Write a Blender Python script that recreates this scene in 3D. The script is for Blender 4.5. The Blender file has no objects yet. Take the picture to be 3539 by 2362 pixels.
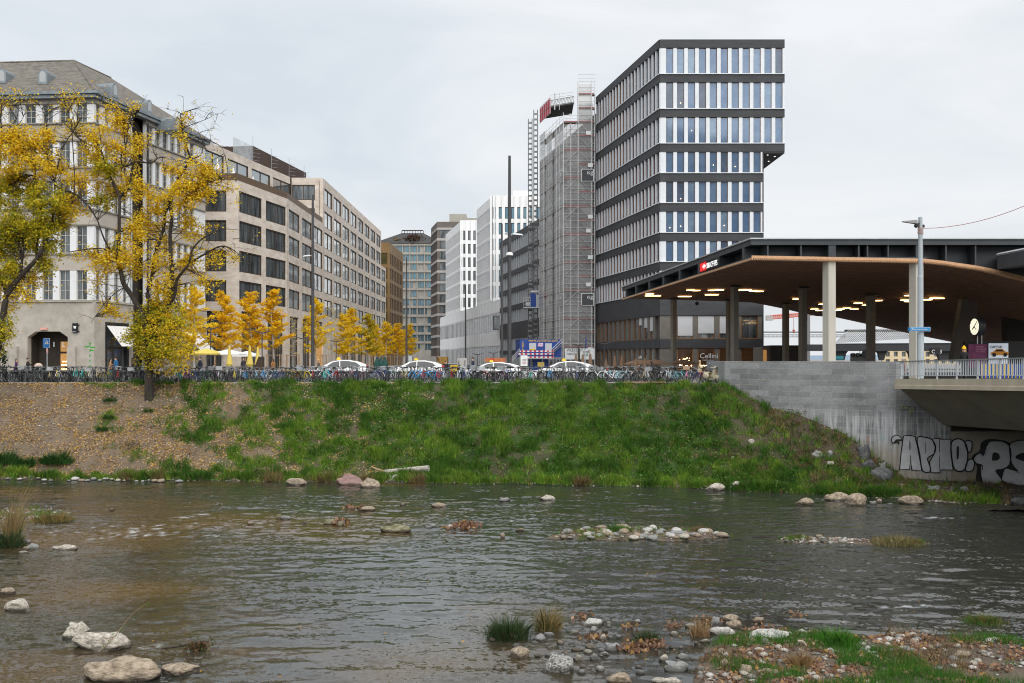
import bpy, math, random
import numpy as np
from mathutils import Vector, Matrix, noise as mnoise
from mathutils.bvhtree import BVHTree
random.seed(7); RNG = np.random.default_rng(7)
SC = bpy.context.scene; COL = SC.collection
PI = math.pi; R = math.radians
F = 3440.7; CX = 1769.5; HY = 1241.5; CZ = 1.65; ZW = -5.7
# ---- surveying helpers: sight lines from the viewpoint to points at a known distance or height
def at(x, y, Y): return Vector(((x-CX)*Y/F, Y, CZ+(HY-y)*Y/F))
def on(x, y, z=ZW):
    Y = (CZ-z)*F/(y-HY); return Vector(((x-CX)*Y/F, Y, z))
def zz(y, Y): return CZ+(HY-y)*Y/F
def xx(x, Y): return (x-CX)*Y/F
# ---- materials
MATS = {}
def nt(m): m.use_nodes = True; return m.node_tree.nodes, m.node_tree.links
def mat(name, c, c2=None, s=3.0, rough=.75, metal=0., bump=0., bs=None, spec=.4, st=(1, 1, 1), lo=.35, hi=.65, emit=None, es=1., det=5, coat=0., bd=.02, wc=False):
    if name in MATS: return MATS[name]
    m = bpy.data.materials.new(name); N, L = nt(m); b = N['Principled BSDF']
    b.inputs['Roughness'].default_value = rough; b.inputs['Metallic'].default_value = metal
    b.inputs['Specular IOR Level'].default_value = spec; b.inputs['Coat Weight'].default_value = coat
    b.inputs['Base Color'].default_value = (*c, 1)
    if c2 or bump:
        tc = N.new('ShaderNodeTexCoord'); mp = N.new('ShaderNodeMapping'); mp.inputs['Scale'].default_value = st
        L.new(N.new('ShaderNodeNewGeometry').outputs['Position'] if wc else tc.outputs['Object'], mp.inputs['Vector'])
    if c2:
        n = N.new('ShaderNodeTexNoise'); n.inputs['Scale'].default_value = s; n.inputs['Detail'].default_value = det; n.inputs['Roughness'].default_value = .65
        L.new(mp.outputs[0], n.inputs['Vector'])
        r = N.new('ShaderNodeValToRGB'); e = r.color_ramp.elements
        e[0].position = lo; e[0].color = (*c, 1); e[1].position = hi; e[1].color = (*c2, 1)
        L.new(n.outputs['Fac'], r.inputs[0]); L.new(r.outputs[0], b.inputs['Base Color'])
    if bump:
        n2 = N.new('ShaderNodeTexNoise'); n2.inputs['Scale'].default_value = bs or s*3; n2.inputs['Detail'].default_value = 4
        L.new(mp.outputs[0], n2.inputs['Vector'])
        bp = N.new('ShaderNodeBump'); bp.inputs['Strength'].default_value = bump; bp.inputs['Distance'].default_value = bd
        L.new(n2.outputs['Fac'], bp.inputs['Height']); L.new(bp.outputs[0], b.inputs['Normal'])
    if emit:
        b.inputs['Emission Color'].default_value = (*emit, 1); b.inputs['Emission Strength'].default_value = es
    MATS[name] = m; return m
def attr_mat(name, rough=.8, trans=0., spec=.3):
    if name in MATS: return MATS[name]
    m = bpy.data.materials.new(name); N, L = nt(m); b = N['Principled BSDF']
    a = N.new('ShaderNodeAttribute'); a.attribute_name = 'tint'
    L.new(a.outputs['Color'], b.inputs['Base Color']); b.inputs['Roughness'].default_value = rough; b.inputs['Specular IOR Level'].default_value = spec
    if trans:
        t = N.new('ShaderNodeBsdfTranslucent'); L.new(a.outputs['Color'], t.inputs['Color'])
        mx = N.new('ShaderNodeMixShader'); mx.inputs[0].default_value = trans
        L.new(b.outputs[0], mx.inputs[1]); L.new(t.outputs[0], mx.inputs[2]); L.new(mx.outputs[0], N['Material Output'].inputs['Surface'])
    MATS[name] = m; return m
def glass(name, c, metal=.55, rough=.04, bump=.0, bs=.5, c2=None, s=.4, st=(1, 1, 1)):
    m = mat(name, c, c2, s=s, rough=rough, metal=metal, bump=bump, bs=bs, spec=.6, bd=.05, wc=True, st=st); return m
def net_mat(name, c, op):
    m = bpy.data.materials.new(name); N, L = nt(m); b = N['Principled BSDF']; b.inputs['Base Color'].default_value = (*c, 1); b.inputs['Roughness'].default_value = .8
    t = N.new('ShaderNodeBsdfTransparent'); mx = N.new('ShaderNodeMixShader')
    tc = N.new('ShaderNodeTexCoord'); n = N.new('ShaderNodeTexNoise'); n.inputs['Scale'].default_value = .5; n.inputs['Detail'].default_value = 6
    mr = N.new('ShaderNodeMapRange'); mr.inputs[1].default_value = .3; mr.inputs[2].default_value = .7; mr.inputs[3].default_value = op-.14; mr.inputs[4].default_value = op+.14
    L.new(tc.outputs['Object'], n.inputs['Vector']); L.new(n.outputs['Fac'], mr.inputs[0]); L.new(mr.outputs[0], mx.inputs[0])
    L.new(t.outputs[0], mx.inputs[1]); L.new(b.outputs[0], mx.inputs[2]); L.new(mx.outputs[0], N['Material Output'].inputs['Surface'])
    MATS[name] = m; return m
# ---- mesh builder
class MB:
    def __init__(s): s.v = []; s.f = []; s.m = []; s.k = 0
    def add(s, vs, fs):
        o = len(s.v); s.v += [tuple(p) for p in vs]
        for f in fs: s.f.append(tuple(i+o for i in f)); s.m.append(s.k)
    def box(s, x0, x1, y0, y1, z0, z1):
        s.add([(x0, y0, z0), (x1, y0, z0), (x1, y1, z0), (x0, y1, z0), (x0, y0, z1), (x1, y0, z1), (x1, y1, z1), (x0, y1, z1)],
              [(0, 3, 2, 1), (4, 5, 6, 7), (0, 1, 5, 4), (1, 2, 6, 5), (2, 3, 7, 6), (3, 0, 4, 7)])
    def prism(s, poly, z0, z1):
        n = len(poly)
        s.add([(x, y, z0) for x, y in poly]+[(x, y, z1) for x, y in poly],
              [tuple(range(n-1, -1, -1)), tuple(range(n, 2*n))]+[(i, (i+1) % n, n+(i+1) % n, n+i) for i in range(n)])
    def tube(s, pts, r, n=6, caps=True):
        pts = [Vector(p) for p in pts]; rs = r if isinstance(r, (list, tuple)) else [r]*len(pts); o = len(s.v)
        for i, p in enumerate(pts):
            d = (pts[min(i+1, len(pts)-1)]-pts[max(i-1, 0)])
            d = d.normalized() if d.length > 1e-9 else Vector((0, 0, 1))
            a = d.cross(Vector((0, 0, 1)) if abs(d.z) < .95 else Vector((1, 0, 0))).normalized(); b = d.cross(a)
            for k in range(n):
                t = 2*PI*k/n; s.v.append(tuple(p+(a*math.cos(t)+b*math.sin(t))*rs[i]))
        for i in range(len(pts)-1):
            for k in range(n):
                s.f.append((o+i*n+k, o+(i+1)*n+k, o+(i+1)*n+(k+1) % n, o+i*n+(k+1) % n)); s.m.append(s.k)
        if caps:
            s.f.append(tuple(o+k for k in range(n))); s.m.append(s.k)
            e = o+(len(pts)-1)*n; s.f.append(tuple(e+n-1-k for k in range(n))); s.m.append(s.k)
    def lathe(s, prof, c=(0, 0, 0), n=12, a0=0):
        o = len(s.v); c = Vector(c)
        for r, z in prof:
            for k in range(n):
                t = 2*PI*k/n+a0; s.v.append((c.x+r*math.cos(t), c.y+r*math.sin(t), c.z+z))
        for i in range(len(prof)-1):
            for k in range(n):
                s.f.append((o+i*n+k, o+i*n+(k+1) % n, o+(i+1)*n+(k+1) % n, o+(i+1)*n+k)); s.m.append(s.k)
    def torus(s, c, axis, R_, r, n=20, m=5):
        pts = []; c = Vector(c); ax = Vector(axis).normalized()
        a = ax.cross(Vector((0, 0, 1)) if abs(ax.z) < .9 else Vector((1, 0, 0))).normalized(); b = ax.cross(a); o = len(s.v)
        for i in range(n):
            t = 2*PI*i/n; d = a*math.cos(t)+b*math.sin(t)
            for k in range(m):
                q = 2*PI*k/m; s.v.append(tuple(c+d*(R_+r*math.cos(q))+ax*(r*math.sin(q))))
        for i in range(n):
            for k in range(m):
                s.f.append((o+i*m+k, o+((i+1) % n)*m+k, o+((i+1) % n)*m+(k+1) % m, o+i*m+(k+1) % m)); s.m.append(s.k)
    def ball(s, c, r, n=8, m=6):
        rx, ry, rz = r if isinstance(r, (tuple, list)) else (r, r, r); o = len(s.v)
        for i in range(m+1):
            p = PI*i/m
            for k in range(n):
                t = 2*PI*k/n; s.v.append((c[0]+rx*math.sin(p)*math.cos(t), c[1]+ry*math.sin(p)*math.sin(t), c[2]+rz*math.cos(p)))
        for i in range(m):
            for k in range(n):
                s.f.append((o+i*n+k, o+(i+1)*n+k, o+(i+1)*n+(k+1) % n, o+i*n+(k+1) % n)); s.m.append(s.k)
    def mesh(s, name):
        me = bpy.data.meshes.new(name); me.from_pydata(s.v, [], s.f)
        if any(s.m): me.polygons.foreach_set('material_index', s.m)
        me.update(); return me
class Fr:   # a facade: s runs along it, d outward, z up
    def __init__(s, ox, oy, dx, dy):
        l = math.hypot(dx, dy); s.o = (ox, oy); s.d = (dx/l, dy/l); s.n = (dy/l, -dx/l); s.a = math.atan2(dy, dx); s.len = l
    def p(s, t, d=0., z=0.): return Vector((s.o[0]+s.d[0]*t+s.n[0]*d, s.o[1]+s.d[1]*t+s.n[1]*d, z))
    def box(s, mb, s0, s1, z0, z1, d0, d1):
        c = [s.p(a, b, z) for z in (z0, z1) for a, b in ((s0, d1), (s1, d1), (s1, d0), (s0, d0))]
        mb.add(c, [(0, 3, 2, 1), (4, 5, 6, 7), (0, 1, 5, 4), (1, 2, 6, 5), (2, 3, 7, 6), (3, 0, 4, 7)])
    def grid(s, mb, S0, S1, Z0, Z1, cols, rows, d0=-.4, d1=0.):
        z = Z0
        for a, b in sorted(rows):
            if a > z+1e-4: s.box(mb, S0, S1, z, a, d0, d1)
            z = b
            t = S0
            for c, e in sorted(cols):
                if c > t+1e-4: s.box(mb, t, c, a, b, d0, d1)
                t = e
            if S1 > t+1e-4: s.box(mb, t, S1, a, b, d0, d1)
        if Z1 > z+1e-4: s.box(mb, S0, S1, z, Z1, d0, d1)
    def at_x(s, xs):   # distance along the facade where the sight line through xs meets it
        u = (xs-CX)/F; return (u*s.o[1]-s.o[0])/(s.d[0]-u*s.d[1])
# ---- objects
def link(name, data, parent=None, mats=()):
    o = bpy.data.objects.new(name, data); COL.objects.link(o)
    for m in mats:
        if m: data.materials.append(m)
    if parent is not None:
        o.parent = parent
    return o
def part(name, mb, m, parent, world=True):
    me = mb.mesh(name) if isinstance(mb, MB) else mb
    o = link(name, me, parent, m if isinstance(m, (list, tuple)) else [m])
    if world and parent is not None:
        w = Vector(parent.location); q = parent.parent
        while q is not None: w += q.location; q = q.parent
        o.location = -w
    return o
def thing(name, label, cat, loc=(0, 0, 0), group=None, rz=0.):
    o = bpy.data.objects.new(name, None); COL.objects.link(o); o.location = loc; o.rotation_euler = (0, 0, rz)
    o.empty_display_size = .3; o['label'] = label; o['category'] = cat
    if group: o['group'] = group
    return o
def each(name, mb, m, parent, size=8):
    n = len(mb.v)//size
    for i in range(n):
        q = MB(); q.v = mb.v[i*size:(i+1)*size]; k = len(mb.f)//n; q.f = [tuple(j-i*size for j in f) for f in mb.f[i*k:(i+1)*k]]; q.m = [0]*k; part(name, q, m, parent)
def solo(name, mb, m, label, cat, group=None, loc=None, kind=None):
    me = mb.mesh(name) if isinstance(mb, MB) else mb
    o = link(name, me, None, m if isinstance(m, (list, tuple)) else [m])
    if kind: o['kind'] = kind
    if label: o['label'] = label; o['category'] = cat
    if group: o['group'] = group
    if loc is not None: o.location = loc
    return o
def struct(name, mb, m, kind='structure'): return solo(name, mb, m, None, None, kind=kind)
def dup(o, parent=None, remap=None):
    c = o.copy(); COL.objects.link(c); c.parent = parent
    if remap and o.type == 'MESH':
        for i, sl in enumerate(c.material_slots):
            q = sl.material.name if sl.material else ''
            if q in remap: sl.link = 'OBJECT'; sl.material = remap[q]
    for ch in o.children: dup(ch, c, remap)
    return c
def text(s, size, loc, a, m, parent, name='lettering', ext=.01, sx=1., align='LEFT', tilt=0.):
    cu = bpy.data.curves.new(name, 'FONT'); cu.body = s; cu.size = size; cu.extrude = ext; cu.align_x = align; cu.resolution_u = 2
    o = bpy.data.objects.new(name, cu); COL.objects.link(o); cu.materials.append(m)
    o.rotation_euler = (PI/2, tilt, a); o.scale = (sx, 1, 1)
    if parent is not None:
        w = Vector(parent.location); q = parent.parent
        while q is not None: w += q.location; q = q.parent
        o.parent = parent; o.location = Vector(loc)-w
    else: o.location = loc
    return o
def poly_mesh(name, V, Fc, tint=None):   # numpy arrays: V (n,3), Fc (m,k)
    me = bpy.data.meshes.new(name); k = Fc.shape[1]
    me.vertices.add(len(V)); me.vertices.foreach_set('co', V.astype(np.float32).ravel())
    me.loops.add(Fc.size); me.loops.foreach_set('vertex_index', Fc.astype(np.int32).ravel())
    me.polygons.add(len(Fc)); me.polygons.foreach_set('loop_start', np.arange(0, Fc.size, k, dtype=np.int32))
    me.update(calc_edges=True)
    if tint is not None:
        a = me.color_attributes.new('tint', 'FLOAT_COLOR', 'POINT')
        a.data.foreach_set('color', np.concatenate([tint, np.ones((len(tint), 1))], 1).astype(np.float32).ravel())
    return me
def cards(P, size, cols, N=None, jitter=1., asp=.8):   # leaf-sized four-cornered faces at P, random tilt about N
    n = len(P); d = RNG.normal(size=(n, 3))*jitter
    if N is not None: d = d+N
    d /= np.linalg.norm(d, axis=1)[:, None]+1e-9
    a = np.cross(d, RNG.normal(size=(n, 3))); a /= np.linalg.norm(a, axis=1)[:, None]+1e-9; b = np.cross(d, a)
    s = np.asarray(size).reshape(-1, 1)*.5; fold = d*s*.35
    V = np.stack([P-a*s, P-b*s*asp+fold, P+a*s, P+b*s*asp+fold], 1).reshape(-1, 3)
    Fc = np.arange(4*n).reshape(n, 4); return V, Fc, np.repeat(cols, 4, 0)
def pick(pal, n, var=.15):
    pal = np.array(pal, float); c = pal[RNG.integers(0, len(pal), n)]; return np.clip(c*(1+RNG.normal(0, var, (n, 1))), .004, .95)
def vnoise(x, y, seed=0):
    r = np.random.default_rng(seed).random((256, 256)); xi = np.floor(x).astype(int); yi = np.floor(y).astype(int); fx = x-xi; fy = y-yi
    fx = fx*fx*(3-2*fx); fy = fy*fy*(3-2*fy); g = lambda i, j: r[i % 256, j % 256]
    return (g(xi, yi)*(1-fx)+g(xi+1, yi)*fx)*(1-fy)+(g(xi, yi+1)*(1-fx)+g(xi+1, yi+1)*fx)*fy
def fbm(x, y, o=4, seed=0): return sum(vnoise(x*2**i, y*2**i, seed+i)*.5**i for i in range(o))/sum(.5**i for i in range(o))
ORD = ['first', 'second', 'third', 'fourth', 'fifth', 'sixth', 'seventh', 'eighth', 'ninth', 'tenth', 'eleventh', 'twelfth', 'thirteenth', 'fourteenth', 'fifteenth', 'sixteenth', 'seventeenth', 'eighteenth', 'nineteenth', 'twentieth']
def word(i): return ORD[i] if i < 20 else 'twenty-'+ORD[i-20]
# ---- camera, sky, sun
cam = bpy.data.cameras.new('camera'); co = bpy.data.objects.new('camera', cam); COL.objects.link(co)
cam.lens = 35; cam.sensor_width = 36; cam.sensor_fit = 'HORIZONTAL'; cam.shift_y = .0171; cam.clip_end = 9000; cam.clip_start = .5
co.location = (0, 0, CZ); co.rotation_euler = (PI/2, 0, 0); SC.camera = co
w = bpy.data.worlds.new('World'); SC.world = w; w.use_nodes = True; N, L = w.node_tree.nodes, w.node_tree.links
bg = N['Background']; sky = N.new('ShaderNodeTexSky'); sky.sky_type = 'NISHITA'; sky.sun_disc = False
SE, SR = R(46), R(157); sky.sun_elevation = SE; sky.sun_rotation = SR; sky.air_density = 1.2; sky.dust_density = 3
tc = N.new('ShaderNodeTexCoord'); mp = N.new('ShaderNodeMapping'); mp.inputs['Scale'].default_value = (1, 1, 3.2); mp.inputs['Location'].default_value = (.35, .1, .2)
L.new(tc.outputs['Generated'], mp.inputs['Vector'])
n1 = N.new('ShaderNodeTexNoise'); n1.inputs['Scale'].default_value = 2.6; n1.inputs['Detail'].default_value = 6; n1.inputs['Roughness'].default_value = .52; n1.inputs['Distortion'].default_value = .5
L.new(mp.outputs[0], n1.inputs['Vector'])
rp = N.new('ShaderNodeValToRGB'); e = rp.color_ramp.elements; e[0].position = .32; e[0].color = (5.6, 6.05, 6.5, 1); e[1].position = .68; e[1].color = (7.4, 7.5, 7.65, 1)
L.new(n1.outputs['Fac'], rp.inputs[0])
mx = N.new('ShaderNodeMixRGB'); mx.inputs[0].default_value = .9; L.new(sky.outputs[0], mx.inputs[1]); L.new(rp.outputs[0], mx.inputs[2])
L.new(mx.outputs[0], bg.inputs['Color']); bg.inputs['Strength'].default_value = .1
sl = bpy.data.lights.new('sun', 'SUN'); so = bpy.data.objects.new('sun', sl); COL.objects.link(so); sl.energy = 2.3; sl.angle = R(70); sl.color = (1, .97, .92)
sd = Vector((math.sin(SR)*math.cos(SE), math.cos(SR)*math.cos(SE), math.sin(SE))); so.rotation_euler = sd.to_track_quat('Z', 'Y').to_euler(); so.location = (-20, -20, 80)
SC.view_settings.view_transform = 'Standard'; SC.view_settings.look = 'None'; SC.view_settings.gamma = 1; SC.view_settings.exposure = 0.38
SC.cycles.filter_width = 1.05; SC.cycles.max_bounces = 6; SC.cycles.transparent_max_bounces = 12; SC.cycles.caustics_reflective = False; SC.cycles.caustics_refractive = False
# ---- common materials
m_asph = mat('asphalt', (.05, .05, .052), (.075, .075, .075), s=8, rough=.9)
m_pave = mat('paving', (.22, .21, .2), (.3, .29, .27), s=2, rough=.9)
m_dark = mat('dark_metal', (.025, .027, .03), (.04, .042, .045), s=2, rough=.5, metal=.3)
m_grey = mat('grey_metal', (.16, .165, .17), (.2, .2, .205), s=3, rough=.5, metal=.3)
m_galv = mat('galvanised_steel', (.38, .4, .42), (.5, .52, .54), s=9, rough=.45, metal=.5)
m_white = mat('white_paint', (.78, .79, .8), (.72, .73, .74), s=2, rough=.45)
m_black = mat('black_rubber', (.012, .012, .013), rough=.7)
m_red = mat('red_paint', (.5, .025, .025), (.42, .02, .02), s=4, rough=.5)
m_blue = mat('blue_paint', (.015, .06, .3), (.012, .05, .25), s=2, rough=.45)
m_yellow = mat('yellow_paint', (.75, .5, .02), (.68, .44, .02), s=4, rough=.5)
m_wood = mat('pale_wood', (.36, .24, .14), (.26, .17, .1), s=6, st=(1, 1, .1), rough=.8)
m_warm = mat('warm_lamp', (.9, .7, .4), emit=(1, .62, .25), es=5)
# ================= ground, bank, river =================
CREST = 69.0
WA = Vector((xx(2504, 65), 65)); WB = Vector((xx(3097, 58), 58))
wallF = Fr(WA.x, WA.y, WB.x-WA.x, WB.y-WA.y)
def wallY(x):
    if x >= 3097: return 58.0
    return wallF.p(wallF.at_x(x)).y
CT = [(2502, 1329), (2642, 1402), (2765, 1435), (2911, 1495), (2959, 1528), (3016, 1580), (3097, 1631), (3110, 1652), (3539, 1678), (4300, 1690)]
WT = [(-1500, 1645), (-400, 1652), (0, 1655), (1500, 1671), (2260, 1682), (2560, 1697), (2790, 1708), (3090, 1724), (3300, 1739), (3539, 1746), (4300, 1760)]
def crest(x):
    x = np.asarray(x, float); Y = np.full_like(x, CREST); z = np.zeros_like(x)
    m = x > 2502
    if m.any():
        yc = np.interp(x[m], [p[0] for p in CT], [p[1] for p in CT]); Yw = np.array([wallY(t) for t in x[m]])+.02
        Y[m] = Yw; z[m] = CZ-(yc-HY)*Yw/F
    k = (x > 2380) & (x <= 2502); f = (x[k]-2380)/122; Y[k] = CREST+(65.02-CREST)*f; z[k] = -.02*f
    return Y, z
def bank(x, t, rough=True):
    x = np.asarray(x, float); t = np.asarray(t, float); Yc, zc = crest(x)
    Yw = (CZ-ZW)*F/(np.interp(x, [p[0] for p in WT], [p[1] for p in WT])-HY)
    Yw = np.minimum(Yw, Yc-2)
    Y = Yc+(Yw-Yc)*t; p = np.interp(t, [0, .07, .45, .86, 1, 1.3], [0, .03, .48, .945, 1, 1.4]); z = zc+(ZW-zc)*p
    X = (x-CX)*Y/F
    if rough:
        a = np.clip(t*8, 0, 1); z = z+a*((fbm(X*.45+50, Y*.6+9, 4, 3)-.5)*.55+(fbm(X*2.1+50, Y*2.3+9, 3, 8)-.5)*.16)
    return np.stack([X, Y, z], -1)
def green(x, t):
    X = (x-CX)*64/F; g = np.clip((x-430-380*t*(1-t)*2+(fbm(X*.5+20, t*7, 4, 21)-.5)*1500)/620, 0, 1)
    toe = np.clip((t-.86)*14, 0, 1)*np.clip((x+200)/300, 0, 1); g = np.maximum(g, toe)
    bare = fbm(X*.4+90, t*5+3, 4, 33); g = g*np.clip((.7-bare)*9, .4, 1)
    r = np.clip((x-2430)/250, 0, 1)*np.clip(1-(t-.25)*2.2, 0, 1); g = g*(1-.8*r)
    g = g*np.clip((t-.005)*60, 0, 1)
    g = g*(1-.72*np.clip((x-2500)/300, 0, 1)*np.clip(1-(t-.75)*6, 0, 1)); return g*(1-.8*np.clip((x-3030)/120, 0, 1))
nx, nyy = 620, 96
gx = np.linspace(-1500, 4300, nx); gt = np.linspace(0, 1.3, nyy); GX, GT = np.meshgrid(gx, gt, indexing='ij')
P = bank(GX.ravel(), GT.ravel()); g = green(GX.ravel(), GT.ravel())[:, None]; nz = fbm(P[:, 0]*1.3+70, P[:, 1]*1.7, 4, 40)[:, None]
soil = np.array([.165, .125, .09])*(1-.55*np.clip((GX.ravel()[:, None]-900)/700, 0, 1))*(.7+.6*nz); moss = np.array([.032, .062, .012])*(.5+nz)  # moss: ground green painted dark to read as shaded gaps between tufts
tint = soil*(1-g*.95)+moss*g*.95
wet = np.clip((GT.ravel()[:, None]-.97)*20, 0, 1); tint = tint*(1-.5*wet)
ii = (np.arange(nx-1)[:, None]*nyy+np.arange(nyy-1)[None]).ravel(); Fc = np.stack([ii, ii+1, ii+nyy+1, ii+nyy], 1)
m_bank = attr_mat('bank_soil', .95)
Nn, Ll = m_bank.node_tree.nodes, m_bank.node_tree.links
_n = Nn.new('ShaderNodeTexNoise'); _n.inputs['Scale'].default_value = 9; _n.inputs['Detail'].default_value = 6; _tc = Nn.new('ShaderNodeTexCoord'); Ll.new(_tc.outputs['Object'], _n.inputs['Vector'])
_b = Nn.new('ShaderNodeBump'); _b.inputs['Strength'].default_value = .8; _b.inputs['Distance'].default_value = .12; Ll.new(_n.outputs['Fac'], _b.inputs['Height']); Ll.new(_b.outputs[0], Nn['Principled BSDF'].inputs['Normal'])
struct('river_bank', poly_mesh('river_bank', P, Fc[:, ::-1], tint), m_bank)
# flat land behind the crest (one sheet to the horizon)
mb = MB(); xs = [-1500, -400]+list(range(0, 2400, 200))+[2380, 2440, 2502]; Yc, zc = crest(np.array(xs, float))
top = [((x-CX)*Y/F, Y, z) for x, Y, z in zip(xs, Yc, zc)]
top = [(-6000, CREST, 0)]+top+[(13.9, 65.1, -.02), (22.45, 58.1, -.02), (400, 58.1, -.02), (6000, 58.1, -.02)]
for a, b in zip(top[:-1], top[1:]): mb.add([a, b, (b[0], 90, -.02), (a[0], 90, -.02)], [(0, 1, 2, 3)])
mb.add([(-6000, 90, -.02), (6000, 90, -.02), (6000, 7000, -.02), (-6000, 7000, -.02)], [(0, 1, 2, 3)])
struct('ground', mb, m_pave)
mb = MB(); mb.box(-300, 13, 74.2, 86, -.015, .004); mb.box(-22, -2, 86.004, 400, -.015, .004); struct('road', mb, m_asph)
m_line = mat('road_marking', (.7, .7, .66), rough=.8)
mb = MB()
for k in range(14): mb.box(-60+k*5, -58+k*5, 80, 80.15, .003, .008)
struct('road_markings', mb, m_line)
mb = MB(); mb.box(-120, 9.5, 74, 74.2, -.02, .1); struct('kerb', mb, mat('kerb_stone', (.3, .3, .29), (.38, .37, .36), s=4))
mb = MB(); mb.box(-120, 8.0, 69.05, 69.25, -.1, .05); struct('rack_strip', mb, m_galv)
# near side of the river, below and behind the viewer
mb = MB(); mb.add([(-400, -300, 0), (400, -300, 0), (400, 2.5, 0), (-400, 2.5, 0), (400, 3.2, -6.4), (-400, 3.2, -6.4)], [(0, 1, 2, 3), (3, 2, 4, 5)])
struct('near_ground', mb, mat('near_grass', (.05, .07, .025), (.12, .1, .06), s=1.5, rough=.95))
mb = MB(); mb.add([(-400, 2.6, -6.25), (400, 2.6, -6.25), (400, 64, -6.25), (-400, 64, -6.25)], [(0, 1, 2, 3)]); struct('river_bed', mb, mat('river_bed', (.06, .045, .025), (.1, .08, .05), s=.7))
# water surface, with real waves
nx, ny = 860, 460
X = np.linspace(-46, 46, nx); Y = 15+(65-15)*np.linspace(0, 1, ny)**1.12; GX, GY = np.meshgrid(X, Y, indexing='ij')
wv = (fbm(GX*.55+.25*GY+40, GY*1.25+10, 3, 51)-.5)*.075+(fbm(GX*1.3+GY*.8+7, GY*2.6-GX*.3, 4, 55)-.5)*.075
rap = np.exp(-(((GX+17)/7)**2+((GY-42.5-.12*(GX+17))/2.2)**2)); wv = wv+rap*(fbm(GX*1.6, GY*2.6, 3, 59)-.45)*.25
P = np.stack([GX, GY, ZW+wv], -1).reshape(-1, 3)
ii = (np.arange(nx-1)[:, None]*ny+np.arange(ny-1)[None]).ravel(); Fc = np.stack([ii, ii+ny, ii+ny+1, ii+1], 1)
xs_ = CX+GX*F/GY
foam = (np.clip((fbm(GX*2.2+3, GY*7+1, 4, 61)-.7)*10, 0, 1)*np.clip(rap*1.1, 0, .8)).ravel()
def streak(xa, ya, xb, yb, wdt, k):   # small white water along a line of the river
    a = on(xa, ya); b = on(xb, yb); d = (b-a); l2 = d.length_squared; tt = np.clip(((GX-a.x)*d.x+(GY-a.y)*d.y)/l2, 0, 1)
    ds = np.hypot(GX-a.x-tt*d.x, GY-a.y-tt*d.y); return (np.clip(1-ds/wdt, 0, 1)*np.clip((fbm(GX*4+k, GY*9, 3, 70+k)-.56)*12, 0, 1)).ravel()
for q in [(250, 1874, 450, 1854, .35, 1), (450, 1854, 600, 1844, .45, 2), (380, 1850, 520, 1836, .3, 15), (470, 1828, 560, 1815, .4, 3), (600, 1795, 700, 1780, .5, 4), (470, 2243, 545, 2232, .25, 5), (3060, 2098, 3190, 2092, .3, 8), (2830, 1725, 2960, 1742, .4, 9), (3210, 1790, 3330, 1794, .4, 10), (1040, 1765, 1150, 1770, .5, 11), (1770, 1800, 1830, 1795, .3, 13)]:
    foam = np.maximum(foam, streak(*q))
bed = fbm(GX*.16+5, GY*.22+2, 4, 80).ravel(); left = np.clip((.5-(xs_-CX)/2600), 0, 1).ravel()
shal = np.clip((bed-.5)*3*np.clip(left*2-.3, 0, 1)+left*.6-.3, 0, .8)
tint = np.array([.034, .035, .028])*(1-shal[:, None])+np.array([.1, .058, .018])*shal[:, None]
tint = tint*(1-foam[:, None])+np.array([.5, .52, .53])*foam[:, None]
me = poly_mesh('river_water', P, Fc, tint); me.polygons.foreach_set('use_smooth', [True]*len(me.polygons))
m_water = attr_mat('river_water', .1, spec=1.0); Nn, Ll = m_water.node_tree.nodes, m_water.node_tree.links
_tc = Nn.new('ShaderNodeTexCoord'); _mp = Nn.new('ShaderNodeMapping'); _mp.inputs['Scale'].default_value = (1.05, 1.25, 1); _mp.inputs['Rotation'].default_value = (0, 0, .22); Ll.new(_tc.outputs['Object'], _mp.inputs['Vector'])
_n = Nn.new('ShaderNodeTexNoise'); _n.inputs['Scale'].default_value = 1.9; _n.inputs['Detail'].default_value = 8; _n.inputs['Roughness'].default_value = .62; _n.inputs['Distortion'].default_value = 1.6; Ll.new(_mp.outputs[0], _n.inputs['Vector'])
_n.inputs['Scale'].default_value = 5.2; _n.inputs['Detail'].default_value = 5; _n.inputs['Distortion'].default_value = .9
_v = lambda op: (lambda n: (setattr(n, 'operation', op), n)[1])(Nn.new('ShaderNodeVectorMath'))
_s = _v('SUBTRACT'); _s.inputs[1].default_value = (.5, .5, .5); Ll.new(_n.outputs['Color'], _s.inputs[0]); _m = _v('MULTIPLY'); Ll.new(_s.outputs[0], _m.inputs[0])
_c = Nn.new('ShaderNodeTexNoise'); _c.inputs['Scale'].default_value = .22; _c.inputs['Detail'].default_value = 3; Ll.new(_mp.outputs[0], _c.inputs['Vector']); _r = Nn.new('ShaderNodeMapRange'); _r.inputs[1].default_value = .38; _r.inputs[2].default_value = .62; _r.inputs[3].default_value = .25; _r.inputs[4].default_value = 1.1; Ll.new(_c.outputs['Fac'], _r.inputs[0])
_cx = Nn.new('ShaderNodeCombineXYZ'); Ll.new(_r.outputs[0], _cx.inputs[0]); Ll.new(_r.outputs[0], _cx.inputs[1]); Ll.new(_cx.outputs[0], _m.inputs[1])
_g = Nn.new('ShaderNodeNewGeometry'); _a = _v('ADD'); Ll.new(_g.outputs['Normal'], _a.inputs[0]); Ll.new(_m.outputs[0], _a.inputs[1]); _nn = _v('NORMALIZE'); Ll.new(_a.outputs[0], _nn.inputs[0]); Ll.new(_nn.outputs[0], Nn['Principled BSDF'].inputs['Normal'])
struct('river_water', me, m_water)
mb = MB()
for s in (-1, 1): mb.add([(s*45.9, 10, ZW-.02), (s*400, 10, ZW-.02), (s*400, 66, ZW-.02), (s*45.9, 66, ZW-.02)], [(0, 1, 2, 3)])
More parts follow.
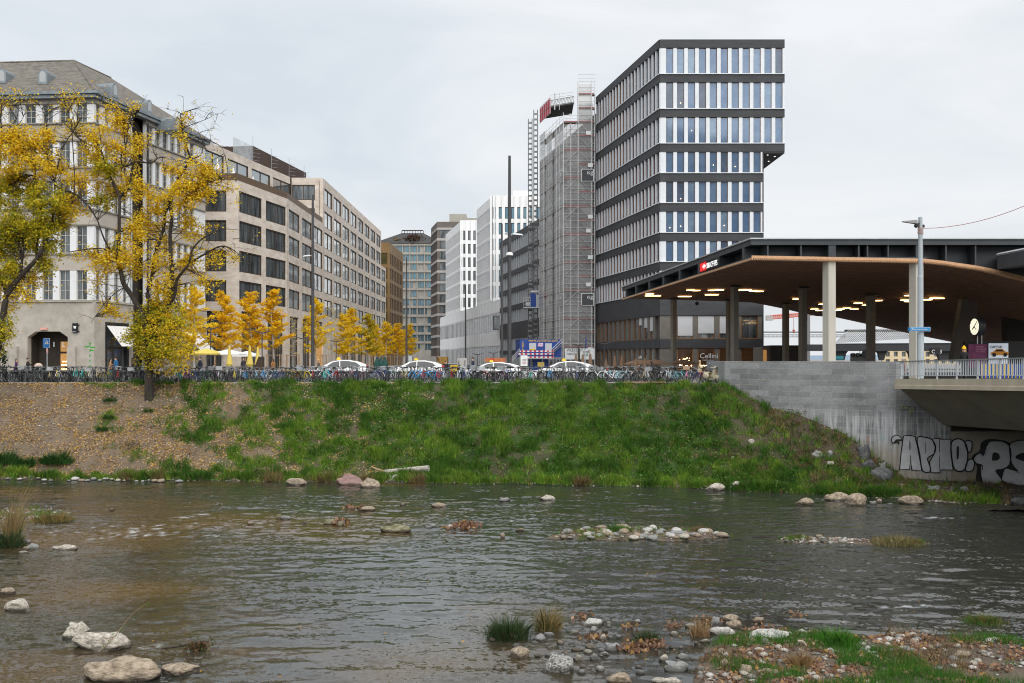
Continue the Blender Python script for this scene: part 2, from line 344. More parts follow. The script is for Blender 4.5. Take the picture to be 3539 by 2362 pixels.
wo = struct('distant_water', mb, mat('distant_water', (.05, .045, .03), rough=.15, bump=.5, bs=3, bd=.1))
# ---- grass, weeds, fallen leaves, gravel on the bank
def blades(base, n_per, ln, wd, pal, lean=.5, up=None, var=.2, out=None):
    n = len(base); B = np.repeat(base, n_per, 0)+RNG.normal(0, 1, (n*n_per, 3))*np.array([.09, .09, .0]); k = len(B)
    L_ = np.repeat(np.asarray(ln).reshape(-1, 1) if np.ndim(ln) else np.full((n, 1), ln), n_per, 0)*RNG.uniform(.5, 1.2, (k, 1))
    th = RNG.uniform(0, 2*PI, k) if out is None else np.repeat(np.arctan2(base[:, 1], base[:, 0]), n_per)+RNG.normal(0, .9, k); le = RNG.uniform(.1, 1, k)*lean; D = np.stack([np.cos(th)*le, np.sin(th)*le, np.ones(k)], 1); D /= np.linalg.norm(D, axis=1)[:, None]
    ph = RNG.uniform(0, PI, k); W_ = np.stack([np.cos(ph), np.sin(ph)*.5, 0*ph], 1)*wd
    mid = B+D*L_*.55; bend = D.copy(); bend[:, :2] *= 1.9; bend /= np.linalg.norm(bend, axis=1)[:, None]; tip = mid+bend*L_*.5
    V = np.stack([B-W_, B+W_, mid+W_*.7, tip, mid-W_*.7], 1).reshape(-1, 3); Fc = np.arange(5*k).reshape(k, 5)
    c = np.repeat(pick(pal, n, var), n_per, 0)*RNG.uniform(.8, 1.2, (k, 1)); return V, Fc, np.repeat(c, 5, 0)
def merge(name, lst, m, kind='stuff', label=None, cat=None):
    V = []; Fc = []; T = []; o = 0
    for v, f, t in lst: V.append(v); Fc.append(f+o); T.append(t); o += len(v)
    ob = solo(name, poly_mesh(name, np.concatenate(V), np.concatenate(Fc), np.concatenate(T)), m, label, cat, kind=kind); return ob
GREENS = [(.085, .22, .012), (.12, .26, .018), (.07, .19, .014), (.17, .27, .03), (.1, .17, .025), (.05, .14, .012)]
DRY = [(.22, .15, .06), (.28, .2, .09), (.16, .1, .05), (.12, .1, .04)]
m_blade = attr_mat('grass_blades', .75, .25); m_leaf = attr_mat('leaves', .65, .45)
xr = RNG.uniform(-250, 3450, 95000); tr = RNG.uniform(.01, 1.0, 95000); cl = fbm((xr-CX)*64/F*1.9+60, tr*19, 3, 90)
keep = RNG.random(95000) < green(xr, tr)*np.clip((cl-.3)*5, .12, 1)
xr, tr, cl = xr[keep], tr[keep], cl[keep]; B = bank(xr, tr)
ln = .06+.46*np.clip((cl-.38)*3, 0, 1)+.18*np.clip((tr-.88)*9, 0, 1)
s1 = blades(B, 8, ln, .016, GREENS, .75); pn = np.repeat(np.clip((fbm((xr-CX)*64/F*.8+20, tr*9+4, 3, 97)-.35)*3.2, 0, 1), 40)[:, None]; s1 = (s1[0], s1[1], s1[2]*(np.array([.5, .6, .6])*(1-pn)+np.array([1.45, 1.2, 1.3])*pn))
xr = RNG.uniform(-150, 3500, 5000); tr = np.where(RNG.random(5000) < .35, RNG.uniform(.93, 1.0, 5000), RNG.uniform(.05, .95, 5000)); kk = RNG.random(5000) < np.where(tr > .93, .5, np.clip((xr-300)/2600, .08, .75)); B = bank(xr[kk], tr[kk])
s2 = blades(B, 7, .3, .012, DRY, .9)
xr = RNG.uniform(2450, 3150, 1500); tr = RNG.uniform(.1, .9, 1500); kk = fbm((xr-CX)*64/F*.9+5, tr*8, 3, 99) > .5; s3 = blades(bank(xr[kk], tr[kk]), 9, .38, .014, DRY+[(.06, .09, .03), (.04, .07, .02), (.09, .06, .03)], .95)
merge('bank_grass', [s1, s2, s3], m_blade)
# broad-leaved weeds
nclump = 900; xc = RNG.uniform(350, 3050, nclump); tcn = RNG.uniform(.02, .97, nclump); kk = RNG.random(nclump) < np.maximum(green(xc, tcn), .12); xc, tcn = xc[kk], tcn[kk]
C = bank(xc, tcn); Pn = np.repeat(C, 34, 0)+RNG.normal(0, 1, (len(C)*34, 3))*np.array([.28, .28, .11])+np.array([0, 0, .15]); 
cc = np.repeat(pick([(.055, .17, .02), (.09, .22, .03), (.035, .11, .02), (.13, .21, .04), (.12, .09, .04)], len(C)), 34, 0)
merge('bank_weeds', [cards(Pn, RNG.uniform(.06, .16, len(Pn)), cc, N=np.array([0, -.4, 1.]), jitter=.6)], m_leaf)
LIT = [(.55, .37, .16), (.46, .29, .12), (.6, .43, .24), (.68, .42, .05), (.36, .21, .1), (.3, .2, .12), (.62, .38, .04), (.6, .48, .32), (.4, .31, .2), (.33, .26, .18), (.22, .13, .07), (.5, .38, .24), (.56, .44, .3)]
def lit(n, x0, x1, t0, t1, w, size=(.06, .15)):
    x = RNG.uniform(x0, x1, n); t = RNG.uniform(t0, t1, n); k = RNG.random(n) < w(x, t); p = bank(x[k], t[k])+np.array([0, 0, .025])
    return cards(p, RNG.uniform(*size, k.sum()), pick(LIT, k.sum(), .2), N=np.array([0, -.5, 1.]), jitter=.35)
den = lambda x, t: np.clip(1.25-(x-300)/1050, .06, 1)*(.12+.88*np.clip((fbm((x-CX)*64/F*.7, t*9, 4, 95)-.34)*3.4, 0, 1))*np.where(t > .94, .35, 1)
merge('fallen_leaves', [lit(78000, -300, 1500, 0, .99, den), lit(3200, 1000, 3000, .02, .99, lambda x, t: np.full_like(x, .8), (.05, .1))], m_leaf)
def pebbles(name, C, size, pal, m, flat=.55):
    n = len(C); base = np.array([(0, 0, 1), (1, 0, .2), (.3, .95, .1), (-.8, .6, .2), (-.8, -.6, .1), (.3, -.95, .2), (0, 0, -.6)]); fi = np.array([(0, 1, 2), (0, 2, 3), (0, 3, 4), (0, 4, 5), (0, 5, 1), (6, 2, 1), (6, 3, 2), (6, 4, 3), (6, 5, 4), (6, 1, 5)])
    a = RNG.uniform(0, 2*PI, n); s = np.asarray(size).reshape(-1, 1, 1); b = base[None]*RNG.uniform(.75, 1.2, (n, 7, 1)); bx = b[..., 0]*np.cos(a)[:, None]-b[..., 1]*np.sin(a)[:, None]; by = b[..., 0]*np.sin(a)[:, None]*.8+b[..., 1]*np.cos(a)[:, None]*.8
    V = (np.stack([bx, by, b[..., 2]*flat], -1)*s*.5+C[:, None]).reshape(-1, 3); Fc = (fi[None]+np.arange(n)[:, None, None]*7).reshape(-1, 3); t = np.repeat(pick(pal, n, .2), 7, 0); return V, Fc, t
STN = [(.24, .23, .21), (.32, .3, .27), (.17, .17, .17), (.4, .38, .34), (.27, .22, .17), (.2, .17, .14)]
m_stone_t = attr_mat('stones', .85)
x = np.where(RNG.random(9000) < .1, RNG.uniform(3030, 3600, 9000), RNG.uniform(-300, 3300, 9000)); t = np.where(RNG.random(9000) < .3, RNG.uniform(.95, 1.01, 9000), RNG.uniform(0, 1, 9000)); k = RNG.random(9000) < np.where(x < 900, .8, np.where(t > .95, .6, .12)+.3*np.clip((x-2450)/300, 0, 1)+.4*(x > 3030))
p = bank(x[k], t[k]); merge('bank_gravel', [pebbles('g', p, RNG.gamma(2.2, .038, k.sum())+.03, STN, None)], m_stone_t)
# white daisies
k = 170; x = np.concatenate([RNG.normal(1350, 50, 60), RNG.uniform(1000, 2500, 110)]); t = np.concatenate([RNG.normal(.22, .08, 60), RNG.uniform(.05, .95, 110)]).clip(.03, .98); p = bank(x, t)+np.array([0, 0, .3])
merge('daisy_flowers', [cards(p, RNG.uniform(.03, .065, k), np.tile([[.8, .8, .76]], (k, 1)), N=np.array([0, -1, 1.]), jitter=.4)], m_leaf)
# ================= buildings =================
_WC = {}
def win_mesh(w, h, kind):
    k = (round(w, 2), round(h, 2), kind[0])
    if k in _WC: return _WC[k]
    _, fm, gm, fw, nv, nh, dep = kind
    w, h = k[0], k[1]; a = MB()
    a.box(0, w, -dep, .08, 0, fw); a.box(0, w, -dep, .08, h-fw, h); a.box(0, fw, -dep, .08, fw, h-fw); a.box(w-fw, w, -dep, .08, fw, h-fw)
    for i in range(1, nv+1): x = w*i/(nv+1); a.box(x-fw*.4, x+fw*.4, -dep*.6, .07, fw, h-fw)
    xs = [fw]+[w*i/(nv+1)+q*fw*.4 for i in range(1, nv+1) for q in (-1, 1)]+[w-fw]
    for j in range(1, nh+1):
        z = h*j/(nh+1)
        for i in range(0, len(xs), 2): a.box(xs[i], xs[i+1], -dep*.6, .07, z-fw*.35, z+fw*.35)
    g = MB(); g.box(.01, w-.01, .02, .05, .01, h-.01)
    fme = a.mesh('window'); fme.materials.append(fm); gme = g.mesh('pane'); gme.materials.append(gm); _WC[k] = (fme, gme); return _WC[k]
def win(parent, fr, s0, s1, z0, z1, d, kind, name='window', pane=True, label=None):
    fme, gme = win_mesh(s1-s0, z1-z0, kind)
    o = link(name, fme, parent); w = Vector(parent.location); o.location = fr.p(s0, d, z0)-w; o.rotation_euler = (0, 0, fr.a)
    if label: o['label'] = label
    p = link('pane', gme, o); return o
def win_mass(mbf, mbg, fr, s0, s1, z0, z1, d, fw=.07):
    fr.box(mbg, s0+.01, s1-.01, z0+.01, z1-.01, d-.05, d-.02)
    fr.box(mbf, s0, s1, z0, z0+fw, d-.08, d+.06); fr.box(mbf, s0, s1, z1-fw, z1, d-.08, d+.06); fr.box(mbf, s0, s0+fw, z0+fw, z1-fw, d-.08, d+.06); fr.box(mbf, s1-fw, s1, z0+fw, z1-fw, d-.08, d+.06)
def rayplane(x, y, p0, p1, p2):
    n = (p1-p0).cross(p2-p0); o = Vector((0, 0, CZ)); d = Vector(((x-CX)/F, 1, (HY-y)/F)); t = (p0-o).dot(n)/d.dot(n); return o+d*t
m_conc = mat('board_concrete', (.35, .32, .275), (.47, .43, .38), s=.9, rough=.9, bump=.25, bs=6, det=8)
m_plast = mat('beige_render', (.4, .36, .315), (.46, .42, .37), s=.7, rough=.9, bump=.1, bs=8)
m_pil = mat('white_render', (.76, .77, .79), (.68, .69, .7), s=.8, rough=.85)
m_roof = mat('slate_roof', (.1, .092, .08), (.21, .19, .165), s=1.6, rough=.9, bump=.7, bs=5, st=(1, 1, 2.5), det=8)
m_zinc = mat('zinc', (.2, .235, .26), (.3, .34, .36), s=2.5, rough=.45, metal=.4)
m_glass_d = glass('window_glass_dark', (.24, .26, .27), metal=.4, c2=(.03, .037, .042), s=1.3, st=(1, 1, .12))  # pale vertical streaks in the colour stand in for curtain-like reflections
m_glass_r = glass('window_glass_mirror', (.38, .42, .43), metal=.85, rough=.02, bump=.6, bs=.38)
m_glass_t = glass('window_glass_tint', (.05, .1, .19), metal=.2, rough=.05, c2=(.1, .16, .25), s=.35)
m_glass_b = glass('window_glass_blue', (.12, .24, .32), metal=.4, rough=.06, c2=(.2, .33, .4), s=.2)
m_bronze = mat('bronze_frame', (.07, .048, .035), (.1, .07, .05), s=4, rough=.5, metal=.4)
m_wfr = mat('grey_window_frame', (.42, .4, .37), (.48, .46, .42), s=4, rough=.6)
m_oak = mat('oak_frame', (.3, .13, .045), (.22, .09, .03), s=6, rough=.6)
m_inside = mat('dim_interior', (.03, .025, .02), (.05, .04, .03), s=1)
m_lit = mat('lit_shop_wall', (.25, .13, .05), (.5, .3, .1), s=2.2, emit=(1, .5, .15), es=.25)
K_old = ('old', m_wfr, m_glass_d, .07, 1, 2, .05)
K_beige = ('beige', m_bronze, m_glass_r, .13, 1, 0, .1); K_beiged = ('beiged', m_bronze, m_glass_d, .13, 1, 0, .1)
# ---- old stone corner building on the left
Y0 = 98.0; C = Vector((xx(325, Y0), Y0)); f_ = Y0/F
OB = thing('stone_building', 'old beige corner building with slate hip roof, dormers and a concrete ground floor', 'building', (C.x-6, Y0+6, 0))
frF = Fr(C.x-26, Y0+2.2, 26, -2.2); frW = Fr(C.x, Y0, .2047*21.4, 21.4)
LF, LW = frF.len, frW.len
rows = [(7.47, 10.4), (12.1, 14.75), (16.5, 19.2), (20.6, 23.1), (25.0, 26.8)]
cF = []
for k in range(9):
    c = 281.7-59*k; s0, s1 = frF.at_x(c-18), frF.at_x(c+18); cF.append((s0, s1))
def xs_cols(fr, Z, ox, lst): return [(fr.at_x(ox+a/Z), fr.at_x(ox+b/Z)) for a, b in lst]
cW1 = xs_cols(frW, 2.611, 0, [(868, 910), (950, 992), (1035, 1078), (1112, 1152)])
cW2 = xs_cols(frW, 2.611, 0, [(1340, 1385), (1405, 1450), (1470, 1515), (1540, 1582), (1602, 1642), (1660, 1700), (1715, 1755)])
sR0, sR1 = frW.at_x(455), frW.at_x(505)
wl, pil = MB(), MB()
def two(fr, S0, S1, cols, zt):
    z = 7.3
    for a, b in rows:
        fr.box(wl, S0, S1, z, a, -.4, 0); z = b; t = S0
        for c, e in sorted(cols):
            if c > t+.01: fr.box(pil, t, c, a, b, -.4, -.03)
            t = e
        if S1 > t+.01: fr.box(pil, t, S1, a, b, -.4, -.03)
    fr.box(wl, S0, S1, z, zt, -.4, 0)
two(frF, 0, LF-.001, cF, 27.3); two(frW, 0.001, sR0, cW1, 27.3); two(frW, sR1, LW, cW2, 27.3)
part('wall', wl, m_plast, OB); each('window_pier', pil, m_pil, OB)
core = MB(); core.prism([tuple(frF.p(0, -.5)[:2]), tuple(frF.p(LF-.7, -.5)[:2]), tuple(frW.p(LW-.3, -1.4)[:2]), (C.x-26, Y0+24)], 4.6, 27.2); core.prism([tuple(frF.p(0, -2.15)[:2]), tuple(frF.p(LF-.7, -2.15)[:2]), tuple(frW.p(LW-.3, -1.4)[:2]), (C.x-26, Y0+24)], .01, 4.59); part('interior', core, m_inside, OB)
led = MB()
for a, b in rows:
    for fr, L0, L1 in ((frF, 0, LF), (frW, 0, sR0), (frW, sR1, LW)):
        fr.box(led, L0, L1, a-.16, a-.02, .002, .16); 
        if a > 8: fr.box(led, L0, L1, b+.05, b+.2, .002, .12)
part('ledges', led, mat('stone_ledge', (.3, .275, .24), (.24, .22, .2), s=3), OB)
for fr, cols in ((frF, cF), (frW, cW1), (frW, cW2)):
    for a, b in rows:
        for s0, s1 in cols: win(OB, fr, s0, s1, a, b, -.22, K_old)
# ground floor of board-marked concrete with an eight-cornered doorway
ba = MB(); e0, e1 = frF.at_x(98.4), frF.at_x(237.5); c0, c1 = frF.at_x(126), frF.at_x(209); D1 = .18
frF.box(ba, 0, e0, 0, 7.28, -.5, D1); frF.box(ba, e1, LF+.1, 0, 7.28, -.5, D1); frF.box(ba, e0, e1, 4.37, 7.28, -.5, D1)
for q0, q1 in ((e0, c0), (e1, c1)):
    tri = [(q0, 3.81), (q1, 4.369), (q0, 4.369)]; ba.add([frF.p(s, d, z) for d in (D1-.001, -.5) for s, z in tri], [(0, 1, 2), (3, 5, 4), (0, 3, 4, 1), (1, 4, 5, 2), (2, 5, 3, 0)])
g0, g1 = frW.at_x(358), frW.at_x(440)
frW.box(ba, -.1, g0, 0, 7.28, -.5, D1); frW.box(ba, g1, sR0, 0, 7.28, -.5, D1); frW.box(ba, g0, g1, 5.35, 7.28, -.5, D1); frW.box(ba, sR1, LW, 0, 7.28, -.5, D1)
frF.box(ba, 0, LF, 7.28, 7.36, -.3, .35); frW.box(ba, 0, sR0, 7.28, 7.36, -.3, .35)
frF.box(ba, e0-1.7, e0-.9, 0, 2.9, D1+.002, .55); frF.box(ba, e1+.1, e1+.95, 0, 2.9, D1+.002, .55)
part('concrete_base', ba, m_conc, OB)
dr = MB(); frF.box(dr, e0, e1, 0, 4.4, -2.0, -1.9); frF.box(dr, e0-.1, e0-.003, 0, 4.4, -1.9, -.501)
dr.k = 1; dm = (e0+e1)/2
for a, b in ((.2, 1.05), (1.15, 2.0)): frF.box(dr, dm+a, dm+b, .2, 2.2, -1.89, -1.86); frF.box(dr, dm+a, dm+b, 2.4, 3.4, -1.89, -1.86)
dr.k = 2
for z, a, b in ((1.0, .3, 1.0), (1.0, 1.2, 1.9), (.6, .3, .9), (1.35, .4, .9), (1.35, 1.25, 1.9), (.6, 1.2, 1.8)): frF.box(dr, dm+a, dm+b, z, z+.09, -1.855, -1.84)
door = part('entrance_door', dr, [m_inside, m_lit, m_warm], OB)
for ch, x in (('H', 146), ('I', 182), ('L', 213)): text(ch, .72, frF.p(frF.at_x(x-5), -.35, 2.85), frF.a, m_white, OB, 'letter', sx=.95)
sf = MB(); frW.box(sf, g0, g1, 0, .25, -.4, .05); frW.box(sf, g0, g1, 5.1, 5.34, -.4, .2); frW.box(sf, g0, g0+.3, .25, 5.1, -.4, .2); frW.box(sf, g1-.3, g1, .25, 5.1, -.4, .2); frW.box(sf, g0+.3, g1-.3, 2.7, 2.85, -.3, .05)
sw = part('shop_window', sf, m_dark, OB); pg = MB(); frW.box(pg, g0+.3, g1-.3, .25, 5.1, -.25, -.2); part('pane', pg, m_glass_d, sw)
# stair recess with amber panels, drainpipes
st = MB(); frW.box(st, sR0, sR1, 0, 27.2, -1.3, -1.2); m_amber = mat('amber_panel', (.42, .28, .12), (.3, .2, .1), s=.6, rough=.4)
for k in range(9):
    st.k = 1 if k % 2 else 2; frW.box(st, sR0+.25, sR1-.25, 1+k*2.9, 3.5+k*2.9, -1.19, -1.15)
part('stair_glazing', st, [m_dark, m_amber, m_glass_d], OB)
dp = MB(); dp.tube([frW.p(sR0-.2, .12, .1), frW.p(sR0-.2, .12, 27)], .09); part('drainpipe', dp, m_galv, OB)
dp = MB(); dp.tube([frW.p(sR1+.15, .12, .1), frW.p(sR1+.15, .12, 27)], .1); part('drainpipe', dp, m_dark, OB)
# roof
ez = 27.95; eL, eC, eE = frF.p(-1, .7, ez), frF.p(LF+.35, .7, ez), frW.p(LW+.2, .6, ez)
rA, rB, rL = Vector((-46.2, 105, 33.1)), Vector((-44.9, 111.4, 33.1)), Vector((-72, 107.2, 33.1)); eK = Vector((-50, 121, ez)); eM = Vector((-72, 116, ez))
rf = MB(); rf.add([eL, eC, eE, eK, eM, rL, rA, rB], [(0, 1, 6, 5), (1, 2, 7, 6), (2, 3, 7), (3, 4, 5, 6, 7), (0, 4, 3, 2, 1)])
roof = part('roof', rf, m_roof, OB)
gm = MB(); frF.box(gm, -1, LF+.5, 27.3, 27.62, -.4, .55); frF.box(gm, -1, LF+.75, 27.64, 27.93, -.4, .78); frW.box(gm, .8, LW+.2, 27.3, 27.62, -.4, .5); frW.box(gm, .8, LW+.25, 27.64, 27.93, -.4, .68)
part('gutter', gm, m_zinc, OB)
rg = MB(); rg.tube([rL, rA, rB], .12, 5); rg.tube([rA, eC], .1, 5); part('ridge_tiles', rg, m_roof, roof)
def dormer(pt, fr, w, h):
    o = pt; d = Vector((fr.d[0], fr.d[1], 0)); n = Vector((fr.n[0], fr.n[1], 0)); prof = [(-w/2, 0), (w/2, 0)]+[(w/2*math.cos(t), h-w/2+w/2*math.sin(t)) for t in np.linspace(0, PI, 9)]
    a = MB(); k = len(prof); pf = [o+d*x+n*.15+Vector((0, 0, z-.05)) for x, z in prof]; pb = [p-n*(h*1.9) for p in pf]
    a.add(pf+pb, [tuple(range(k))]+[(i, i+k, (i+1) % k+k, (i+1) % k) for i in range(k)])
    a.k = 1; a.add([o+d*x*.68+n*.16+Vector((0, 0, .18+z*.72)) for x, z in prof], [tuple(range(k))])
    part('dormer', a, [m_zinc, mat('dormer_louvre', (.42, .44, .46), rough=.6)], OB)
for x, y in ((150, 291), (8, 288)): dormer(rayplane(x, y, eL, eC, rA), frF, .95, 1.5)
for x, y in ((394, 336), (513, 391), (610, 450)): dormer(rayplane(x, y, eC, eE, rB), frW, .95, 1.45)
# awnings and small signs on it
def awning(name, label, fr, s0, s1, z0, z1, pr):
    a = MB(); q = [fr.p(s0, .25, z1), fr.p(s1, .25, z1), fr.p(s1, pr, z0), fr.p(s0, pr, z0)]; dn = Vector((0, 0, .05))
    a.add(q+[p-dn for p in q], [(0, 1, 2, 3), (7, 6, 5, 4), (0, 3, 7, 4), (1, 5, 6, 2), (3, 2, 6, 7), (0, 4, 5, 1)])
    t = thing(name, label, 'awning', fr.p((s0+s1)/2, .3, 0)); part('cloth', a, mat('awning_cloth', (.74, .73, .72), (.68, .67, .66), s=2), t)
    b = MB(); b.tube([fr.p(s0+.05, .2, z0+.2), fr.p(s0+.05, pr-.1, z0-.04)], .03); b.tube([fr.p(s1-.05, .2, z0+.2), fr.p(s1-.05, pr-.1, z0-.04)], .03); part('arm', b, m_dark, t)
awning('awning', 'white sloping awning over the dark framed shop window of the old building', frW, g0+.2, g1-.1, 2.95, 5.0, 1.9)
aw0, aw1 = frW.at_x(622), frW.at_x(672)
awning('awning', 'white awning behind the big yellow tree, above the cafe parasols', frW, aw0, aw1, 2.6, 5.0, 2.6)
sg = thing('blade_sign', 'small black shop sign with a pale emblem on the concrete wall of the old building', 'sign', frF.p(frF.at_x(267), .2, 4.3))
b = MB(); q0, q1 = frF.at_x(257), frF.at_x(275); frF.box(b, q0, q1, zz(1150, Y0), zz(1118, Y0), .25, .4); part('panel', b, m_black, sg)
b = MB(); p = frF.p((q0+q1)/2, .41, zz(1133, Y0)); b.ball(p, (.12, .012, .13)); b.ball(p+Vector((0, 0, .1)), (.17, .012, .05)); part('emblem', b, m_white, sg)
text('BANGPOST', .085, frF.p(q0+.05, .405, zz(1148, Y0)), frF.a, m_white, sg, sx=.8)
b = MB(); frF.box(b, q1-.02, q1+.12, zz(1147, Y0), zz(1145, Y0), .2, .3); frF.box(b, q1-.02, q1+.12, zz(1125, Y0), zz(1123, Y0), .2, .3); part('bracket', b, m_dark, sg)
ex = thing('light_box', 'small lit white and red notice box above the doorway of the old building', 'sign', frF.p(frF.at_x(158), .2, 4.6))
b = MB(); frF.box(b, frF.at_x(146), frF.at_x(169), zz(1141, Y0), zz(1134, Y0), .2, .38); part('box', b, mat('sign_pink', (.75, .5, .45), (.6, .2, .15), s=14), ex)
# ---- travertine building along the left of the street
m_trav = mat('travertine', (.53, .45, .38), (.72, .65, .58), s=.55, rough=.8, det=9, st=(1, 1, 2.2), bump=.12, bs=5)
Nn, Ll = m_trav.node_tree.nodes, m_trav.node_tree.links
BB = thing('travertine_building', 'long curved beige stone office building with wide bronze framed windows', 'building', (-36, 150, 0))
P0 = (xx(822, 129), 129.0); PB = (-33.65+.0083*143.9, 143.9)
frA = Fr(P0[0], P0[1], PB[0]-P0[0], PB[1]-P0[1]); frB = Fr(PB[0], PB[1], .0083*105.6, 105.6); frC = Fr(P0[0]-6, 129, 6, 0)
frS = Fr(-45.2, 131.0, -37.5+45.2, 169.4-131); frR = Fr(-37.5, 169.4, 5.24, 0)
heads = [11.86, 15.75, 19.65, 23.5]; rowsB = [(h-2.75, h) for h in heads]
rows_up = [(24.35, 27.1), (28.3, 31.05)]
bays = [(8.8*k+.85, 8.8*k+7.95) for k in range(12)]
colsA = [(frA.at_x(827), frA.at_x(904.5)), (frA.at_x(919), frA.at_x(987.6))]; colsC = [(frC.at_x(709), frC.at_x(782))]
wl = MB()
gA = [(frA.at_x(834.6), frA.at_x(897)), (frA.at_x(925), frA.at_x(980))]
gB = [(frB.at_x(1002), frB.at_x(1032)), (frB.at_x(1046), frB.at_x(1072)), (frB.at_x(1088), frB.at_x(1166))]+[(8.8*k+1.2, 8.8*k+7.6) for k in range(5, 12)]
frA.grid(wl, 0, frA.len, 0, 24.8, gA, [(.2, 7.9)], -.6, 0) if 0 else None
for fr, L_, gc, cc, zt in ((frA, frA.len, gA, colsA, 24.8), (frB, 26.0, gB[:3], bays[:3], 24.8), (frC, 6, [(frC.at_x(700), frC.at_x(772))], colsC, 24.8)):
    fr.grid(wl, 0, L_, 0, 8.4, gc, [(.15, 7.9)], -.6, 0); fr.grid(wl, 0, L_, 8.4, zt, cc, rowsB, -.6, 0)
def gridB(S0, S1, Z0, Z1, cols, rw): frB.grid(wl, S0, S1, Z0, Z1, cols, rw, -.6, 0)
gridB(26.0, 105.6, 0, 8.4, [c for c in gB if c[0] > 20], [(.15, 7.9)]); gridB(26.0, 105.6, 8.4, 24.3, bays[3:], rowsB); gridB(26.0, 96.8, 24.3, 32.5, bays[3:11], rows_up)
colsS = [(frS.at_x(a), frS.at_x(b)) for a, b in ((700, 774), (786, 858.5), (870, 934), (944, 1003))]
frS.grid(wl, -6, frS.len-.6, 24.8, 32.5, colsS, [(27.4, 31.3)], -.6, 0); colsR = [(frR.at_x(1009), frR.at_x(1088))]; frR.grid(wl, 0, 4.6, 24.8, 32.5, colsR, [(25.4, 27.3), (28.7, 31.3)], -.6, 0)
part('wall', wl, m_trav, BB)
core = MB(); pts = [frC.p(0, -.7), frC.p(5.3, -.7), frA.p(frA.len, -.8), frB.p(105.5, -.8)]
core.prism([tuple(p[:2]) for p in pts]+[(-70, 249.5), (-70, 129.7)], .01, 24.6); core.prism([tuple(frS.p(-6, -.7)[:2]), tuple(frS.p(frS.len, -1.2)[:2]), (-33.3, 170.2), tuple(frB.p(96.7, -.8)[:2]), (-70, 240), (-70, 130)], 24.61, 32.4)
part('interior', core, m_inside, BB)
jn = MB()
for k in range(13): frB.box(jn, 8.8*k-.02, 8.8*k+.02, 8.6, 24.2, .001, .006)
part('wall_joints', jn, m_bronze, BB)
for fr, cols, rw, kd in ((frC, colsC, rowsB, K_beiged), (frA, colsA, rowsB, K_beiged), (frB, bays, rowsB, K_beige), (frB, bays[3:11], rows_up, K_beige), (frS, colsS, [(27.4, 31.3)], K_beige), (frR, colsR, [(25.4, 27.3), (28.7, 31.3)], K_beiged)):
    for a, b in rw:
        for s0, s1 in cols: win(BB, fr, s0, s1, a, b, -.16, kd)
K_shop = ('shopb', m_bronze, m_glass_d, .15, 2, 1, .1)
for fr, cols in ((frA, gA), (frB, gB), (frC, [(frC.at_x(700), frC.at_x(772))])):
    for s0, s1 in cols: win(BB, fr, s0, s1, .15, 7.9, -.3, K_shop, 'shop_window')
fa = MB(); q0, q1 = frC.at_x(700), frC.at_x(772); frC.box(fa, q0, q1, 4.1, 5.4, -.2, -.15); part('shop_fascia', fa, m_black, BB)
text('SUISSE', .85, frC.p(frC.at_x(690), -.14, 4.4), frC.a, m_white, BB)
en = MB(); q0, q1 = frB.at_x(1090), frB.at_x(1164); frB.box(en, q0, q1, .2, 5, -.25, -.2); part('entrance_glow', en, m_lit, BB)
text('th', 2.6, frB.p(frB.at_x(1092), -.1, 5.2), frB.a, m_white, BB, sx=1.6)
br = MB(); frA.box(br, -.3, frA.len, 24.81, 25.75, -.25, -.1); frB.box(br, 0, 26, 24.81, 25.75, -.25, -.1); frC.box(br, 0, 5.7, 24.81, 25.75, -.25, -.1); part('terrace_parapet', br, mat('bronze_sheet', (.13, .085, .05), (.17, .11, .065), s=2, rough=.5, metal=.3), BB)
pl = MB(); frP = Fr(xx(874, 158), 158, xx(1058, 181)-xx(874, 158), 23); frP.box(pl, 0, frP.len, 32.5, 35.5, -8, 0)
pt_ = part('roof_plant', pl, mat('brown_louvre', (.055, .035, .028), (.08, .05, .04), s=3, st=(1, 1, 8)), BB)
sc = MB(); frP.box(sc, -7, -.05, 33, 35.4, -.1, -.05)
part('glass_screen', sc, net_mat('screen_glass', (.6, .65, .68), .35), BB)
an = MB()
for x, Yq in ((874, 157.5), (938, 163), (999, 170), (1051, 177)):
    p = at(x, 0, Yq); p.z = 32.5; an.tube([p, p+Vector((0, 0, 4.4 if x < 900 else 3.6))], .035, 4)
    for h in (.6, 1.2, 1.8, 2.4): an.tube([p+Vector((0, 0, h)), p+Vector((.9, .8, h))], .02, 4)
part('roof_ladder', an, m_galv, BB)
# closed white parasols on its terrace
def parasol_closed(m, h=3.0, r=.3):
    a = MB(); a.lathe([(.03, h), (.09, h-.05), (.16, h*.72), (r, h*.42), (r*.75, h*.37), (r*.9, h*.36), (.04, h*.34)], n=10); b = MB(); b.tube([(0, 0, 0), (0, 0, h*.36)], .035); b.lathe([(.3, 0), (.3, .06), (.05, .08)], n=10); return a, b
def parasol_open(m, h=2.5, w=1.5, n=4, drop=.42, rot=PI/4):
    a = MB(); a.lathe([(.02, h), (w*.5, h-drop*.42), (w, h-drop), (w, h-drop-.12), (w*.98, h-drop-.1), (.02, h-.06)], n=n, a0=rot); b = MB(); b.tube([(0, 0, 0), (0, 0, h-.05)], .035); b.lathe([(.3, 0), (.3, .06), (.05, .08)], n=10); return a, b
def make_parasol(label, loc, m, group, open_=False, **k):
    t = thing('parasol', label, 'parasol', loc, group); a, b = (parasol_open if open_ else parasol_closed)(m, **k)
    part('canopy', a, m, t, world=False); part('pole', b, m_dark if m is not m_pcream else m_wood, t, world=False); return t
